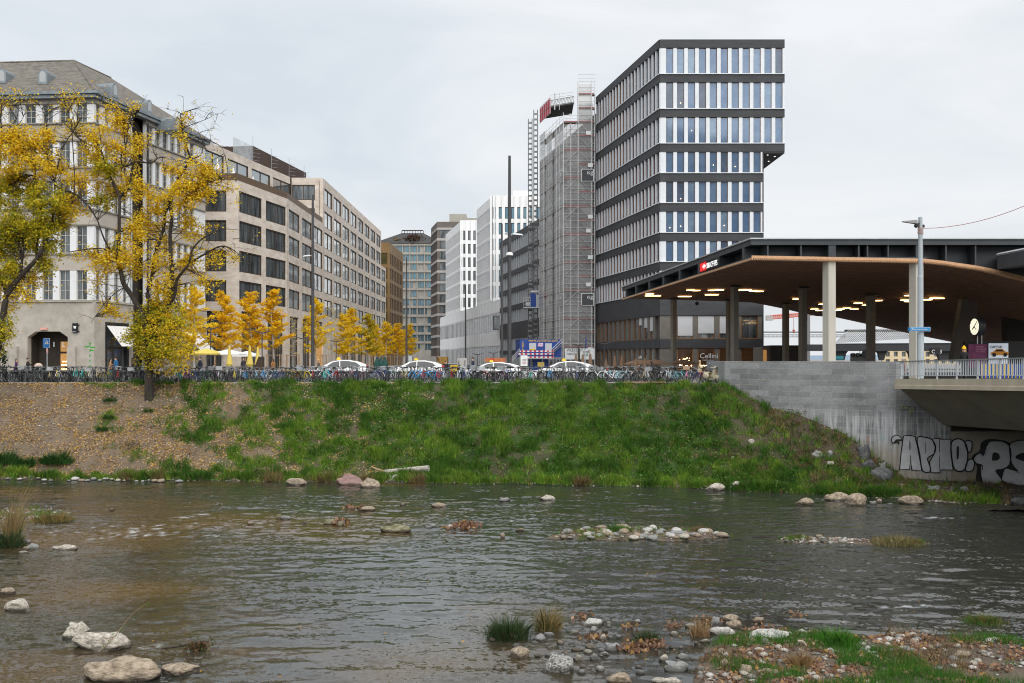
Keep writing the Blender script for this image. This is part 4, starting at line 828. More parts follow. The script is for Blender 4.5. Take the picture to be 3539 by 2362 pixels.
letter('graffiti_letter', [[(1270, 985), (1400, 985), (1470, 1030), (1490, 1120), (1470, 1230), (1400, 1275), (1330, 1290), (1400, 1395), (1300, 1440), (1205, 1440), (1180, 1330), (1190, 1235), (1130, 1215), (1100, 1165), (1150, 1110), (1210, 1135), (1235, 1050)]], [[(1305, 1100), (1365, 1115), (1368, 1165), (1325, 1185), (1292, 1180)]], 12, True, [[(1160, 1110), (1210, 1140), (1240, 1040), (1275, 990), (1400, 990)], [(1180, 1240), (1185, 1340), (1210, 1435)], [(1300, 1185), (1360, 1190), (1378, 1150), (1370, 1120)]])
letter('graffiti_letter', [[(1480, 1010), (1560, 975), (1680, 975), (1800, 1030), (1790, 1100), (1650, 1110), (1600, 1110), (1540, 1150), (1640, 1190), (1790, 1230), (1820, 1340), (1720, 1440), (1500, 1430), (1395, 1390), (1410, 1310), (1440, 1260), (1570, 1310), (1500, 1220), (1478, 1100)]], [[(1545, 1130), (1700, 1130), (1760, 1160), (1640, 1180)]], 12, True, [[(1400, 1385), (1415, 1310), (1440, 1270), (1560, 1305), (1575, 1270)]])
a = MB(); m_ylw = mat('yellow_spray', (.45, .5, .1), rough=.6)
for s in ([(350, 595), (353, 645)], [(375, 640), (395, 625), (412, 640)], [(437, 710), (437, 640), (465, 632), (472, 655), (445, 670)]): stroke(a, s, 8, .008, False)
part('graffiti_scribble', a, m_ylw, AB)
# ---- bridge
BG = thing('bridge', 'concrete road bridge with a pale deck edge crossing the river', 'bridge', (23, 50, 0))
g0 = (xx(3093, 57.3), 57.3); frG = Fr(g0[0], g0[1], .221, -.975)
def lift(s): return .019*min(max(s, 0), 30)
def loft(mb, sec, ss):
    n = len(sec); o = len(mb.v)
    for s in ss:
        for d, z in sec: mb.v.append(tuple(frG.p(s, d, z+lift(s))))
    for i in range(len(ss)-1):
        for k in range(n): mb.f.append((o+i*n+k, o+i*n+(k+1) % n, o+(i+1)*n+(k+1) % n, o+(i+1)*n+k)); mb.m.append(mb.k)
    mb.f.append(tuple(o+n-1-k for k in range(n))); mb.f.append(tuple(o+(len(ss)-1)*n+k for k in range(n))); mb.m += [mb.k]*2
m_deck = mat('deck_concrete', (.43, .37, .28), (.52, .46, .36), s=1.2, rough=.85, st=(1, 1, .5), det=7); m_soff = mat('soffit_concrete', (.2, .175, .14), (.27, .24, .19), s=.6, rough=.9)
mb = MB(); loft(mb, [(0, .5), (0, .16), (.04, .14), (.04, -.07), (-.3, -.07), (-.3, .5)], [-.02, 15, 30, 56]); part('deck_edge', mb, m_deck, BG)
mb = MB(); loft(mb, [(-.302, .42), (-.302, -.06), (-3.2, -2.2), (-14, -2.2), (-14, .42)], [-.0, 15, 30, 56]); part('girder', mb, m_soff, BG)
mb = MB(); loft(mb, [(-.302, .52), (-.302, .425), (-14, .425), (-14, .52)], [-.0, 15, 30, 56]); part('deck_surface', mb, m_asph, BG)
RL = thing('bridge_railing', 'light grey steel bridge railing with closely spaced upright bars', 'railing', (23, 50, .5))
m_rail = mat('rail_paint', (.5, .53, .56), (.45, .48, .51), s=3, rough=.5)
mb = MB(); loft(mb, [(-.1, 1.47), (-.06, 1.53), (-.18, 1.53), (-.2, 1.47)], [.1, 15, 30, 55]); part('top_rail', mb, m_rail, RL)
mb = MB(); loft(mb, [(-.13, .66), (-.13, .7), (-.17, .7), (-.17, .66)], [.1, 15, 30, 55]); part('bottom_rail', mb, m_rail, RL)
me = MB(); me.box(-.04, .04, -.03, .03, .5, 1.47); pm = me.mesh('post'); pm.materials.append(m_rail); me = MB(); me.box(-.014, .014, -.014, .014, .7, 1.47); bm_ = me.mesh('bar'); bm_.materials.append(m_rail)
nbar = 0
for i in range(24):
    s = .35+i*1.62
    if s > 18: break
    o = link('post', pm, RL); o.location = frG.p(s, -.15, lift(s))-RL.location; o.rotation_euler = (0, 0, frG.a)
    for k in range(1, 12):
        q = s+k*.135
        if nbar < 100: o = link('bar', bm_, RL); o.location = frG.p(q, -.15, lift(q))-RL.location; o.rotation_euler = (0, 0, frG.a); nbar += 1
rest = MB(); q = 15
for i in range(9, 34):
    s = .35+i*1.62; frG.box(rest, s-.04, s+.04, .5+lift(s), 1.47+lift(s), -.18, -.12)
    for k in range(1, 12): frG.box(rest, s+k*.135-.014, s+k*.135+.014, .7+lift(s), 1.47+lift(s), -.165, -.135)
o = part('bars_beyond_view', rest, m_rail, RL); o['kind'] = 'stuff'
# ---- station canopy
CY = thing('station_canopy', 'large dark steel station canopy with a brown slatted timber ceiling', 'canopy', (22, 90, 0))
Fp = [at(x, y, 68) for x, y in ((2597, 892), (2720, 894), (2870, 897), (3050, 900), (3193, 903), (3260, 910), (3312, 918), (3370, 926), (3427, 937), (3539, 964), (3700, 1005), (3900, 1060))]
Bp = [at(x, y, Y) for x, y, Y in ((2150, 1033, 114), (2330, 1037, 115), (2495, 1042, 116), (2600, 1046, 117), (2700, 1066, 120), (2760, 1080, 122), (2820, 1093, 124), (2887, 1097, 124), (3006, 1123, 125), (3151, 1155, 126), (3300, 1185, 127), (3500, 1225, 128))]
nb_ = 24; mb = MB(); gridv = []
for f, b in zip(Fp, Bp):
    for j in range(nb_+1):
        t = j/nb_; p = f.lerp(b, t); gridv.append(p)
mb.add(gridv, [(i*(nb_+1)+j, i*(nb_+1)+j+1, (i+1)*(nb_+1)+j+1, (i+1)*(nb_+1)+j) for i in range(len(Fp)-1) for j in range(nb_)])
def slats():
    m = mat('timber_ceiling', (.3, .15, .09), (.42, .22, .14), s=3, rough=.8, st=(1, .3, 1)); N, L = m.node_tree.nodes, m.node_tree.links; wv_ = N.new('ShaderNodeTexWave'); wv_.inputs['Scale'].default_value = 4.5; wv_.bands_direction = 'Y'
    tc = N.new('ShaderNodeTexCoord'); L.new(tc.outputs['Object'], wv_.inputs['Vector']); bp = N.new('ShaderNodeBump'); bp.inputs['Strength'].default_value = 1; bp.inputs['Distance'].default_value = .1; L.new(wv_.outputs['Fac'], bp.inputs['Height']); L.new(bp.outputs[0], N['Principled BSDF'].inputs['Normal'])
    b = N['Principled BSDF']; src = b.inputs['Base Color'].links[0].from_socket; w2 = N.new('ShaderNodeTexWave'); w2.inputs['Scale'].default_value = .42; w2.inputs['Distortion'].default_value = .4; w2.bands_direction = 'DIAGONAL'; L.new(tc.outputs['Object'], w2.inputs['Vector']); mr = N.new('ShaderNodeMapRange'); mr.inputs[1].default_value = .0; mr.inputs[2].default_value = .25; mr.inputs[3].default_value = .45; mr.inputs[4].default_value = 0; L.new(w2.outputs['Fac'], mr.inputs[0]); mm = N.new('ShaderNodeMixRGB'); mm.inputs[2].default_value = (.1, .045, .025, 1); L.new(mr.outputs[0], mm.inputs[0]); L.new(src, mm.inputs[1]); L.new(mm.outputs[0], b.inputs['Base Color']); return m
soff = part('timber_ceiling', mb, slats(), CY); bvh = BVHTree.FromPolygons([tuple(v) for v in gridv], mb.f)
A, B = Fp[0], Bp[0]; zt1, zt2 = 9.83, 9.95
frK = Fr(B.x, B.y, A.x-B.x, A.y-B.y)    # left fascia, from back to front
frN = Fr(A.x, 68, 30, 0)
m_steel = mat('anthracite_steel', (.045, .052, .06), (.06, .068, .076), s=.6, rough=.55, metal=.2); m_edge = mat('pale_roof_edge', (.5, .53, .55), (.42, .45, .47), s=1, rough=.4, metal=.3)
rf = MB(); rf.prism([(B.x, B.y), (A.x, A.y), (A.x+34, 68), (A.x+34, 128), (B.x+20, 126)], 9.45, 9.82); part('roof_slab', rf, m_steel, CY)
eg = MB(); frK.box(eg, -.2, frK.len+.1, 9.825, 9.92, -.4, .12); frN.box(eg, .0, 34, 9.825, 9.92, -.4, .12); part('roof_edge', eg, m_edge, CY)
fb = MB(); frK.box(fb, 0, frK.len, 8.62, 9.448, -1.2, -1.1); frN.box(fb, 1.3, frN.at_x(3193), 8.62, 9.448, -1.3, -1.2)
for f1, f2 in zip(Fp[4:-1], Fp[5:]): fb.add([(f1.x, 69.2, f1.z+.06), (f2.x, 69.2, f2.z+.06), (f2.x, 69.2, 9.448), (f1.x, 69.2, 9.448)], [(0, 1, 2, 3)])
part('fascia_panel', fb, m_steel, CY)
for i in range(8):
    s = frK.at_x(2050+(322, 420, 550, 690, 850, 1040, 1240, 1478)[i]/2.851); b = MB(); frK.box(b, s-.28, s+.28, 8.64, 9.447, -1.09, .0); part('fascia_rib', b, m_steel, CY)
lg = MB(); frK.box(lg, 0, frK.len, 8.57, 8.635, -1.0, .02); frN.box(lg, .03, 12.0, 8.5, 8.62, -1.0, .02); part('fascia_ledge', lg, m_steel, CY)
for x in (2100+900, 2770, 2970, 3072, 3272, 3374):
    s = frN.at_x(x); b = MB(); frN.box(b, s-.05, s+.05, 8.63 if x < 3200 else 8.1, 9.447, -1.19, -.1); part('fascia_rib', b, m_steel, CY)
tb = MB(); m_lath = mat('timber_edge', (.5, .28, .15), (.62, .4, .24), s=8, rough=.7, st=(1, .2, 1))
for f1, f2 in zip(Fp[:-1], Fp[1:]):
    tb.add([f1+Vector((0, -.04, -.02)), f2+Vector((0, -.04, -.02)), f2+Vector((0, -.04, .16)), f1+Vector((0, -.04, .16))], [(0, 1, 2, 3)]); tb.add([f1+Vector((0, -.04, -.02)), f2+Vector((0, -.04, -.02)), f2+Vector((0, .3, -.02)), f1+Vector((0, .3, -.02))], [(0, 3, 2, 1)])
frK.box(tb, 0, frK.len, 8.42, 8.565, -.12, .03); part('timber_edge', tb, m_lath, CY)
lt = MB(); n = 0
for f1, f2 in zip(Fp[:-1], Fp[1:]):
    k = max(1, int((f2-f1).length/.15))
    for j in range(k): p = f1.lerp(f2, j/k); lt.box(p.x, p.x+.07, 67.8, 68.4, p.z-.15, p.z-.022)
part('ceiling_lath_ends', lt, m_lath, CY)
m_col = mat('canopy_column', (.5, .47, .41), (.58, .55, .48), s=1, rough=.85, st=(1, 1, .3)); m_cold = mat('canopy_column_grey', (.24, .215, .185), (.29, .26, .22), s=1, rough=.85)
def ceil_z(X, Y):
    h = bvh.ray_cast(Vector((X, Y, 0)), Vector((0, 0, 1))); return h[0].z if h[0] else 8.5
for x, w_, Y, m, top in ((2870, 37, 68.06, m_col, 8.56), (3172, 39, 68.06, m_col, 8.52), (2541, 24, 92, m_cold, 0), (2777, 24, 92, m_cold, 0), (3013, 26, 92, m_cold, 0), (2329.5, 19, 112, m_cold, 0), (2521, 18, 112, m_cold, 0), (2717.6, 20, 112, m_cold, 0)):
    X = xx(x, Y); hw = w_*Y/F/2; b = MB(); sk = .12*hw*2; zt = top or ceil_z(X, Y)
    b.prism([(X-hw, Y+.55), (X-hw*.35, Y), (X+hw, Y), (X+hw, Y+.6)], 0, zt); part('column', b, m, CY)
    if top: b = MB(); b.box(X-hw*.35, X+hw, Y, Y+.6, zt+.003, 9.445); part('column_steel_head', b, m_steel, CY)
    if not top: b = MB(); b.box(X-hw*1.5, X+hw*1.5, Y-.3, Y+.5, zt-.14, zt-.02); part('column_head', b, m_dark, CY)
b = MB(); p = [at(3291, 1250, 84), at(3350, 1250, 84), at(3386, 1026, 84), at(3328, 1026, 84)]; b.add(p+[q+Vector((0, .8, 0)) for q in p], [(0, 1, 2, 3), (7, 6, 5, 4), (0, 3, 7, 4), (1, 5, 6, 2), (0, 4, 5, 1), (3, 2, 6, 7)]); part('raking_column', b, mat('raking_concrete', (.12, .105, .09), (.15, .13, .115), s=1), CY)
rgp = [(2050+x/2.851, 800+y/2.851) for x, y in ((557, 606), (550, 626), (628, 626), (875, 632), (930, 632), (960, 569), (1012, 572), (1142, 615), (1195, 615), (1175, 570), (1245, 566), (1458, 568), (1515, 567), (1580, 577), (1635, 580), (2008, 657))]+[(2700+x/2.614, 700+y/2.614) for x, y in ((140, 863), (375, 910), (300, 955), (345, 968), (510, 965), (535, 955), (590, 946), (660, 955), (695, 900), (770, 918), (872, 877), (812, 880), (1157, 830), (1120, 872), (1155, 884), (1320, 868), (1385, 853), (1425, 855))]
for x, y in rgp:
    d = Vector(((x-CX)/F, 1, (HY-y)/F)); h = bvh.ray_cast(Vector((0, 0, CZ)), d)
    if h[0]: b = MB(); b.torus(h[0]+Vector((0, 0, -.12)), (0, 0, 1), .42, .028, 16, 5); part('ring_lamp', b, m_warm, CY)
for x, y in ((2050+1023/2.851, 800+712/2.851), (2050+1580/2.851, 800+592/2.851)):
    d = Vector(((x-CX)/F, 1, (HY-y)/F)); p = Vector((0, 0, CZ))+d*104; b = MB(); b.tube([p, Vector((p.x, p.y, ceil_z(p.x, p.y)))], .02, 4); b.ball(p, .2, 8, 6); part('pendant_loudspeaker', b, m_dark, CY)
rw = MB(); q = [at(3446, 884, 66), at(3640, 846, 58), at(3900, 846, 58), at(3900, 884, 90), at(3500, 900, 90)]
rw.add(q+[p-Vector((0, 0, .9)) for p in q], [(0, 1, 2, 3, 4), (9, 8, 7, 6, 5)]+[(i, i+5, (i+1) % 5+5, (i+1) % 5) for i in range(5)]); part('lower_roof', rw, m_steel, CY)
rw = MB(); rw.tube([q[0]+Vector((0, -.06, .06)), q[1]+Vector((0, -.06, .06))], .09, 4); part('lower_roof_edge', rw, m_edge, CY)
SG = thing('station_sign', 'lit red and white railway sign on the left edge of the station canopy', 'sign', frK.p(frK.at_x(2440), .05, 8.7))
s0, s1, s2 = frK.at_x(2424), frK.at_x(2444.5), frK.at_x(2488); zs0, zs1 = 8.72, 9.36
b = MB(); frK.box(b, s0, s1, zs0, zs1, .02, .12); part('red_panel', b, mat('sign_red', (.75, .02, .02), emit=(.9, .02, .02), es=.5), SG); m_lit_w = mat('sign_white', (.9, .9, .9), emit=(1, 1, 1), es=.6)
b = MB(); frK.box(b, s1+.01, s2+.15, zs0-.03, zs1+.05, .0, .08); part('black_panel', b, m_black, SG)
b = MB(); cs = s0+(s1-s0)*.72; cz = (zs0+zs1)/2; sx_ = (s1-s0)*.26
frK.box(b, cs-sx_*.75, cs+sx_*.75, cz-.05, cz+.05, .125, .135); frK.box(b, cs-sx_*.2, cs+sx_*.2, cz-.19, cz-.05, .125, .135); frK.box(b, cs-sx_*.2, cs+sx_*.2, cz+.05, cz+.19, .125, .135)
for sg_ in (-1, 1):
    b.add([frK.p(cs+sg_*sx_*.5, .13, cz+.2), frK.p(cs+sg_*sx_*1.05, .13, cz), frK.p(cs+sg_*sx_*.5, .13, cz-.2), frK.p(cs+sg_*sx_*.6, .13, cz)], [(0, 1, 3), (1, 2, 3)])
part('double_arrow', b, m_lit_w, SG); text('SBB CFF FFS', .6, frK.p(s1+.12, .1, zs0+.09), frK.a, m_lit_w, SG, sx=(s2-s1)/3.6)
# ---- things under and behind the canopy
b = MB(); b.box(xx(2665, 117), xx(2768, 117), 117, 122, 0, zz(1194, 117)); b.k = 1; b.box(xx(2639, 117), xx(2664.5, 117), 117.4, 122, 0, zz(1199, 117)); b.k = 2; b.box(xx(2640, 117), xx(2652, 117), 117.3, 117.39, 0, zz(1210, 117))
solo('service_block', b, [mat('dark_block', (.06, .06, .062), (.085, .083, .08), s=1), m_cold, m_lit], 'low dark windowless service block between the canopy columns', 'building')
PCN = thing('platform_canopy', 'old platform roof of ribbed sheet metal on a black steel frame behind the wall', 'canopy', (42, 152, 0))
b = MB(); eLp, eRp, rLp, rRp = at(2885, 1187, 150), at(3170, 1170, 150), at(2930, 1143, 158), at(3200, 1135, 158); n = 40
for i in range(n):
    t0, t1 = i/n, (i+.5)/n; dz = Vector((0, 0, .12)); b.add([eLp.lerp(eRp, t0), eLp.lerp(eRp, t1), rLp.lerp(rRp, t1), rLp.lerp(rRp, t0)], [(0, 1, 2, 3)]); t2 = (i+1)/n; b.add([eLp.lerp(eRp, t1)+dz, eLp.lerp(eRp, t2)+dz, rLp.lerp(rRp, t2)+dz, rLp.lerp(rRp, t1)+dz], [(0, 1, 2, 3)])
part('ribbed_roof', b, mat('corrugated', (.11, .11, .11), (.24, .24, .235), s=.8, rough=.7, metal=0), PCN)
b = MB(); Yp = 149; b.box(xx(2790, Yp), xx(3500, Yp), Yp, Yp+.4, zz(1214, Yp), zz(1191, Yp)); b.box(xx(2930, 157), xx(3300, 157), 158.2, 158.6, zz(1147, 157), zz(1139, 157)); part('roof_beam', b, m_dark, PCN)
b = MB(); b.add([at(2790, 1196, 149.5), at(2890, 1188, 149.9), at(3500, 1185, 149.9), at(3500, 1208, 170), at(2850, 1208, 170)], [(0, 1, 2, 3, 4)]); part('lower_roof', b, m_dark, PCN)
for x0_, x1_ in ((2880, 2925), (3035, 3062), (3140, 3160), (3240, 3290)):
    b = MB(); pts = [at(x0_-14, 1205, 150), at(x1_+14, 1205, 150), at(x1_, 1222, 150), at(x1_-6, 1246, 150), at(x0_+6, 1246, 150), at(x0_, 1222, 150)]; b.add(pts+[p+Vector((0, .5, 0)) for p in pts], [tuple(range(6)), tuple(range(11, 5, -1))]+[(i, i+6, (i+1) % 6+6, (i+1) % 6) for i in range(6)]); part('bracket_column', b, m_dark, PCN)
b = MB(); b.box(xx(2889, 140), xx(2915, 140), 140, 140.2, zz(1243, 140), zz(1231, 140)); part('display_board', b, mat('teal_screen', (.01, .06, .07), emit=(.02, .25, .3), es=.4), PCN)
b = MB(); b.lathe([(.02, 0), (.5, 0), (.5, .2), (.02, .2)], n=16); o = part('platform_clock', b, m_dark, PCN, world=False); o.rotation_euler = (PI/2, 0, -.6); o.location = at(2992, 1221, 140)-PCN.location
b = MB(); b.box(xx(3215, 142), xx(3253, 142), 142, 142.3, zz(1226, 142), zz(1203, 142)); part('platform_sign', b, m_black, PCN); text('C   3', .75, at(3219, 1222, 141.9), 0, mat('sign_grey', (.5, .5, .5), emit=(.5, .5, .5), es=.3), PCN)
b = MB(); b.box(xx(2940, 170), xx(2994, 170), 170, 170.3, zz(1250, 170), zz(1222, 170)); hb = solo('advert_board', b, m_white, 'white lettered advertising board seen under the platform roof', 'advert board'); text('ocken', 1.6, at(2940, 1235, 169.9), 0, m_black, hb, sx=.9)
fb_ = thing('far_station_building', 'pale yellow building with dark windows far behind the station platforms', 'building', (120, 300, 0)); b = MB(); fr_ = Fr(xx(3050, 300), 300, xx(3330, 300)-xx(3050, 300), 0); cc = [(1+2.4*k, 2.2+2.4*k) for k in range(10)]; rr = [(-3, -1.5), (-.5, 1), (2, 3.4)]
fr_.grid(b, 0, fr_.len, -.0, 5.6, cc, [(.3, 1.6), (2.4, 3.9)], -.5, 0); part('wall', b, mat('pale_yellow_wall', (.55, .45, .28), (.62, .5, .33), s=.6), fb_); b = MB(); fr_.box(b, 0, fr_.len, 0, 5.5, -.9, -.51); part('windows', b, m_glass_d, fb_)
ps = thing('poster_wall', 'dark panel wall under the canopy with two backlit posters', 'wall', (38, 72, 0))
b = MB(); b.box(xx(3340, 72), xx(3700, 72), 72.2, 72.6, 0, zz(1180, 72)); part('panel', b, m_black, ps)
b = MB(); b.box(xx(3349, 72), xx(3413, 72), 72.05, 72.15, 1.0, zz(1190, 72)); part('dark_poster', b, mat('poster_purple', (.035, .012, .03), (.1, .03, .06), s=3, emit=(.1, .02, .06), es=.3), ps)
for i, t_ in enumerate(('THE SCRIPT', 'NICKELBACK', 'LO & LEDUC')): text(t_, .16, at(3372, 1203+i*7.5, 72.0), 0, mat('poster_pink', (.5, .25, .35)), ps, sx=.75)
b = MB(); b.box(xx(3419, 72), xx(3486, 72), 72.05, 72.15, 1.0, zz(1187, 72)); part('pale_poster', b, mat('poster_pale', (.5, .55, .62), (.62, .66, .7), s=.8, emit=(.5, .55, .62), es=.25), ps); text('CAPTUR', .26, at(3421, 1204, 72.0), 0, m_dark, ps, sx=.9)
b = MB(); p = at(3455, 1222, 72.0); prof = [(-.62, -.12), (.62, -.12), (.66, .08), (.4, .14), (.2, .32), (-.25, .32), (-.45, .12), (-.64, .06)]; b.add([p+Vector((x, 0, z)) for x, z in prof], [tuple(range(8))]); b.k = 1; b.add([p+Vector((x, -.01, z)) for x, z in ((-.35, .14), (.33, .14), (.17, .28), (-.22, .28))], [(0, 1, 2, 3)])
for s in (-.4, .4): b.lathe([(.0, 0), (.15, 0)], (0, 0, 0), 10); v = b.v[-20:]; b.v[-20:] = [(p.x+s+q[0], p.y-.015, p.z-.1+q[1]) for q in v]
part('poster_car', b, [mat('poster_orange', (.6, .25, .03)), m_black], ps)
ck = thing('station_clock', 'round lit white station clock on two thin legs above the posters', 'clock', at(3368, 1130, 71)); b = MB(); b.lathe([(.0, -.5), (.63, -.5), (.63, -.05), (.60, 0), (.0, 0)], n=24); o = part('casing', b, m_dark, ck, world=False); rot = (PI/2, 0, -R(85)); o.rotation_euler = rot
b = MB(); b.lathe([(.0, .0), (.58, .0)], n=24); o = part('dial', b, mat('clock_dial', (.85, .8, .62), emit=(1, .9, .65), es=.75), ck, world=False); o.rotation_euler = rot; o.location = Vector((-math.sin(R(85)), -math.cos(R(85)), 0))*.012
b = MB()
for ang, l, w_ in ((.75, .52, .05), (-2.2, .36, .06), (2.3, .4, .04)): dx, dy = math.sin(ang), math.cos(ang); b.add([(-dy*w_, dx*w_, 0), (dy*w_, -dx*w_, 0), (dx*l+dy*w_*.6, dy*l-dx*w_*.6, 0), (dx*l-dy*w_*.6, dy*l+dx*w_*.6, 0)], [(0, 1, 2, 3)])
for k in range(12): a_ = k*PI/6; b.add([(math.sin(a_)*r+math.cos(a_)*s, math.cos(a_)*r-math.sin(a_)*s, 0) for r, s in ((.45, -.018), (.45, .018), (.55, .018), (.55, -.018))], [(0, 1, 2, 3)])
o = part('hands', b, m_black, ck, world=False); o.rotation_euler = rot; o.location = Vector((-math.sin(R(85)), -math.cos(R(85)), 0))*.03
b = MB()
for s in (3378, 3393): b.tube([at(s, 1190, 71.4), at(s, 1150, 71.4)], .035, 5)
part('leg', b, m_galv, ck)
b = MB(); b.box(xx(3390, 63), xx(3700, 63), 63, 63.15, .0, 1.35); b.k = 1
for k in range(16): b.box(xx(3392+k*13, 63), xx(3394.5+k*13, 63), 62.97, 62.995, .0, 1.34)
solo('blue_hoarding', b, [m_blue, m_yellow], 'blue hoarding with thin yellow stripes behind the right end of the bridge railing', 'hoarding')
b = MB(); b.box(xx(3480, 90), 60, 90, 91, 0, 8); solo('dark_backing', b, mat('unlit_depth', (.02, .018, .017), (.03, .026, .024), s=1), 'dark backing sheet added for the unlit depth under the right end of the station canopy', 'wall')  # dark sheet added to stand in for the unlit depth under the canopy
# far railway things
GA = thing('catenary_gantry', 'grey steel catenary gantry with a long truss beam beyond the platforms', 'gantry', (68, 250, 0)); b = MB(); z0, z1 = zz(1165, 250), zz(1158, 250); xa, xb = xx(2630, 250), xx(2920, 250)
for z_ in (z0, z1): b.tube([(xa, 250, z_), (xb, 250, z_)], .1, 4)
for i in range(22): q = xa+(xb-xa)*i/21; b.tube([(q, 250, z0), (q, 250, z1)], .06, 4)
b.tube([(xa, 250, z1+.7), (xb, 250, z1+.7)], .16, 4); part('truss', b, m_grey, GA); b = MB(); b.box(xx(2791, 200), xx(2800, 200), 200, 200.5, 0, zz(1086, 200)); b.box(xx(2788, 200), xx(2790.5, 200), 200, 200.5, 0, zz(1110, 200)); part('mast', b, m_grey, GA)
CR = thing('tower_crane', 'red and white tower crane far beyond the station', 'crane', (xx(2717, 600), 600, 0)); b = MB(); j0, j1 = at(2660, 1104, 600), at(2840, 1086, 600)
for dz in (0, 2.2): b.tube([j0+Vector((0, 0, dz)), j1+Vector((0, 0, dz*.6))], .35, 4)
for i in range(26): a_, c2 = j0.lerp(j1, i/26), j0.lerp(j1, (i+1)/26); b.tube([a_, c2+Vector((0, 0, 2))], .22, 4); b.tube([c2, c2+Vector((0, 0, 2))], .2, 4)
part('jib', b, mat('crane_red', (.55, .1, .06), (.6, .25, .2), s=.2), CR); b = MB(); p = at(2650, 1106, 600); b.box(p.x-.5, p.x+3.4, 599, 601, p.z-.5, p.z+2.6); part('counterweight', b, m_lband, CR); b = MB(); b.box(xx(2717, 600)-.8, xx(2717, 600)+.8, 599, 601, 0, zz(1098, 600)); part('mast', b, m_red, CR); b = MB(); b.tube([at(2743, 1096, 600), at(2743, 1140, 600)], .12, 4); b.box(xx(2743, 600)-.6, xx(2743, 600)+.6, 599.6, 600.4, zz(1152, 600), zz(1140, 600)); part('hook', b, m_red, CR)
b = MB(); pts = [(-3000, 0)]; rr = np.random.default_rng(4)
hx = np.linspace(-4000, 5000, 90); hz_ = 8+14*fbm(hx/600, hx*0+2, 3, 5)
b.add([(x, 3000, -5) for x in hx]+[(x, 3150, z) for x, z in zip(hx, hz_)]+[(x, 3600, -5) for x in hx], [(i, i+1, i+91, i+90) for i in range(89)]+[(i+90, i+91, i+181, i+180) for i in range(89)])
struct('hills', b, mat('far_hills', (.2, .27, .36), (.24, .31, .39), s=.01, rough=1))
# ---- lamp on the bridge with street name
LP = thing('bridge_lamp', 'pale grey street lamp post on the bridge, tallest post at the right', 'street lamp', at(3181, 1245, 60)-Vector((0, 0, 1.07))); Yl_ = 60; Xl = xx(3181, Yl_)
b = MB(); b.lathe([(.2, .4), (.2, 3.2), (.17, 3.25), (.165, 6.6), (.14, 6.7), (.125, 9.2), (.115, 10.2), (.0, 10.22)], (Xl, Yl_, 0), 14); part('post', b, mat('lamp_grey', (.42, .47, .5), (.37, .42, .45), s=2, rough=.5), LP)
b = MB(); p0 = at(3168, 769, Yl_); p1 = at(3119, 768, Yl_); b.add([p0+Vector((0, -.18, -.1)), p0+Vector((0, .18, -.1)), p0+Vector((0, .12, .14)), p0+Vector((0, -.12, .14)), p1+Vector((0, -.1, -.0)), p1+Vector((0, .1, -.0)), p1+Vector((0, .05, .05)), p1+Vector((0, -.05, .05))], [(0, 1, 2, 3), (7, 6, 5, 4), (0, 4, 5, 1), (1, 5, 6, 2), (2, 6, 7, 3), (3, 7, 4, 0)]); part('lamp_head', b, m_grey, LP)
b = MB(); b.box(Xl-.25, Xl-.1, Yl_-.12, Yl_+.1, zz(786, Yl_), zz(772, Yl_)); b.ball((Xl-.26, Yl_, zz(781, Yl_)), .13); b.ball((Xl+.17, Yl_, zz(782, Yl_)), .1); part('bracket', b, m_dark, LP)
b = MB()
for i in range(5): b.torus((Xl, Yl_, zz(790+i*5, Yl_)), (.2, .1, 1), .16+.02*(i % 2), .012, 12, 4)
part('cable_coil', b, mat('orange_cable', (.6, .2, .12)), LP)
SS = thing('street_sign', 'blue Kasernenstrasse street name plate on the pale grey lamp post', 'sign', at(3180, 1138, 59.7)); b = MB(); b.box(xx(3148, 59.7), xx(3215, 59.7), 59.68, 59.72, zz(1146, 59.7), zz(1131, 59.7)); part('border', b, m_white, SS)
b = MB(); b.box(xx(3149.3, 59.7), xx(3213.7, 59.7), 59.66, 59.679, zz(1145, 59.7), zz(1132, 59.7)); b.box(xx(3144, 59.7), xx(3147.8, 59.7), 59.7, 60.0, zz(1145, 59.7), zz(1132, 59.7)); part('plate', b, mat('sign_blue', (.02, .25, .55), (.02, .22, .5), s=3, rough=.4), SS); text('Kasernenstrasse', .175, Vector((xx(3151.5, 59.7), 59.655, zz(1142, 59.7))), 0, m_white, SS, sx=.78)
b = MB(); pts = [at(3190, 790, 60)]+[at(3190+349*t*1.3, 790-77*(t*1.3)**1.9, 60-6*t) for t in np.linspace(.1, 1, 10)]; b.tube(pts, .018, 4); solo('overhead_cable', b, mat('red_cable', (.5, .2, .22)), 'thin red cable running from the pale lamp post up to the right', 'cable')
# ---- scaffold
SFD = thing('scaffold', 'tall steel scaffold wrapped in grey netting beside the dark tower', 'scaffold', (10.5, 157, 0)); Ys = 157.0
sF = Fr(xx(1947, Ys), Ys, xx(2056, Ys)-xx(1947, Ys), 0); sSd = Fr(sF.o[0]-.2047*16, Ys+16, .2047*16, -16); LS = sF.len; LSd = sSd.len
m_net = net_mat('grey_netting', (.68, .68, .68), .48); m_netd = net_mat('dark_netting', (.5, .5, .5), .28); m_tubes = mat('scaffold_steel', (.55, .56, .57), (.65, .66, .67), s=3, rough=.45, metal=.4)
lv = [39.0-2.217*k for k in range(18)]; lvu = [41.2, 43.4]
b = MB(); half = LS*.47; up = [0, LS*.24, half, LS*.9, LS]
for d in (0, -1.1):
    for i, s in enumerate(up): b.tube([sF.p(s, d, .0), sF.p(s, d, 38.8 if i < 2 else 45.6)], .06, 5)
for s in (0, 3, 5.2, 6.8, 9.5, 12, 14, LSd):
    for d in (0, -1.1): b.tube([sSd.p(s, d, 0), sSd.p(s, d, 40.5)], .045, 5)
part('standards', b, m_tubes, SFD)
b = MB()
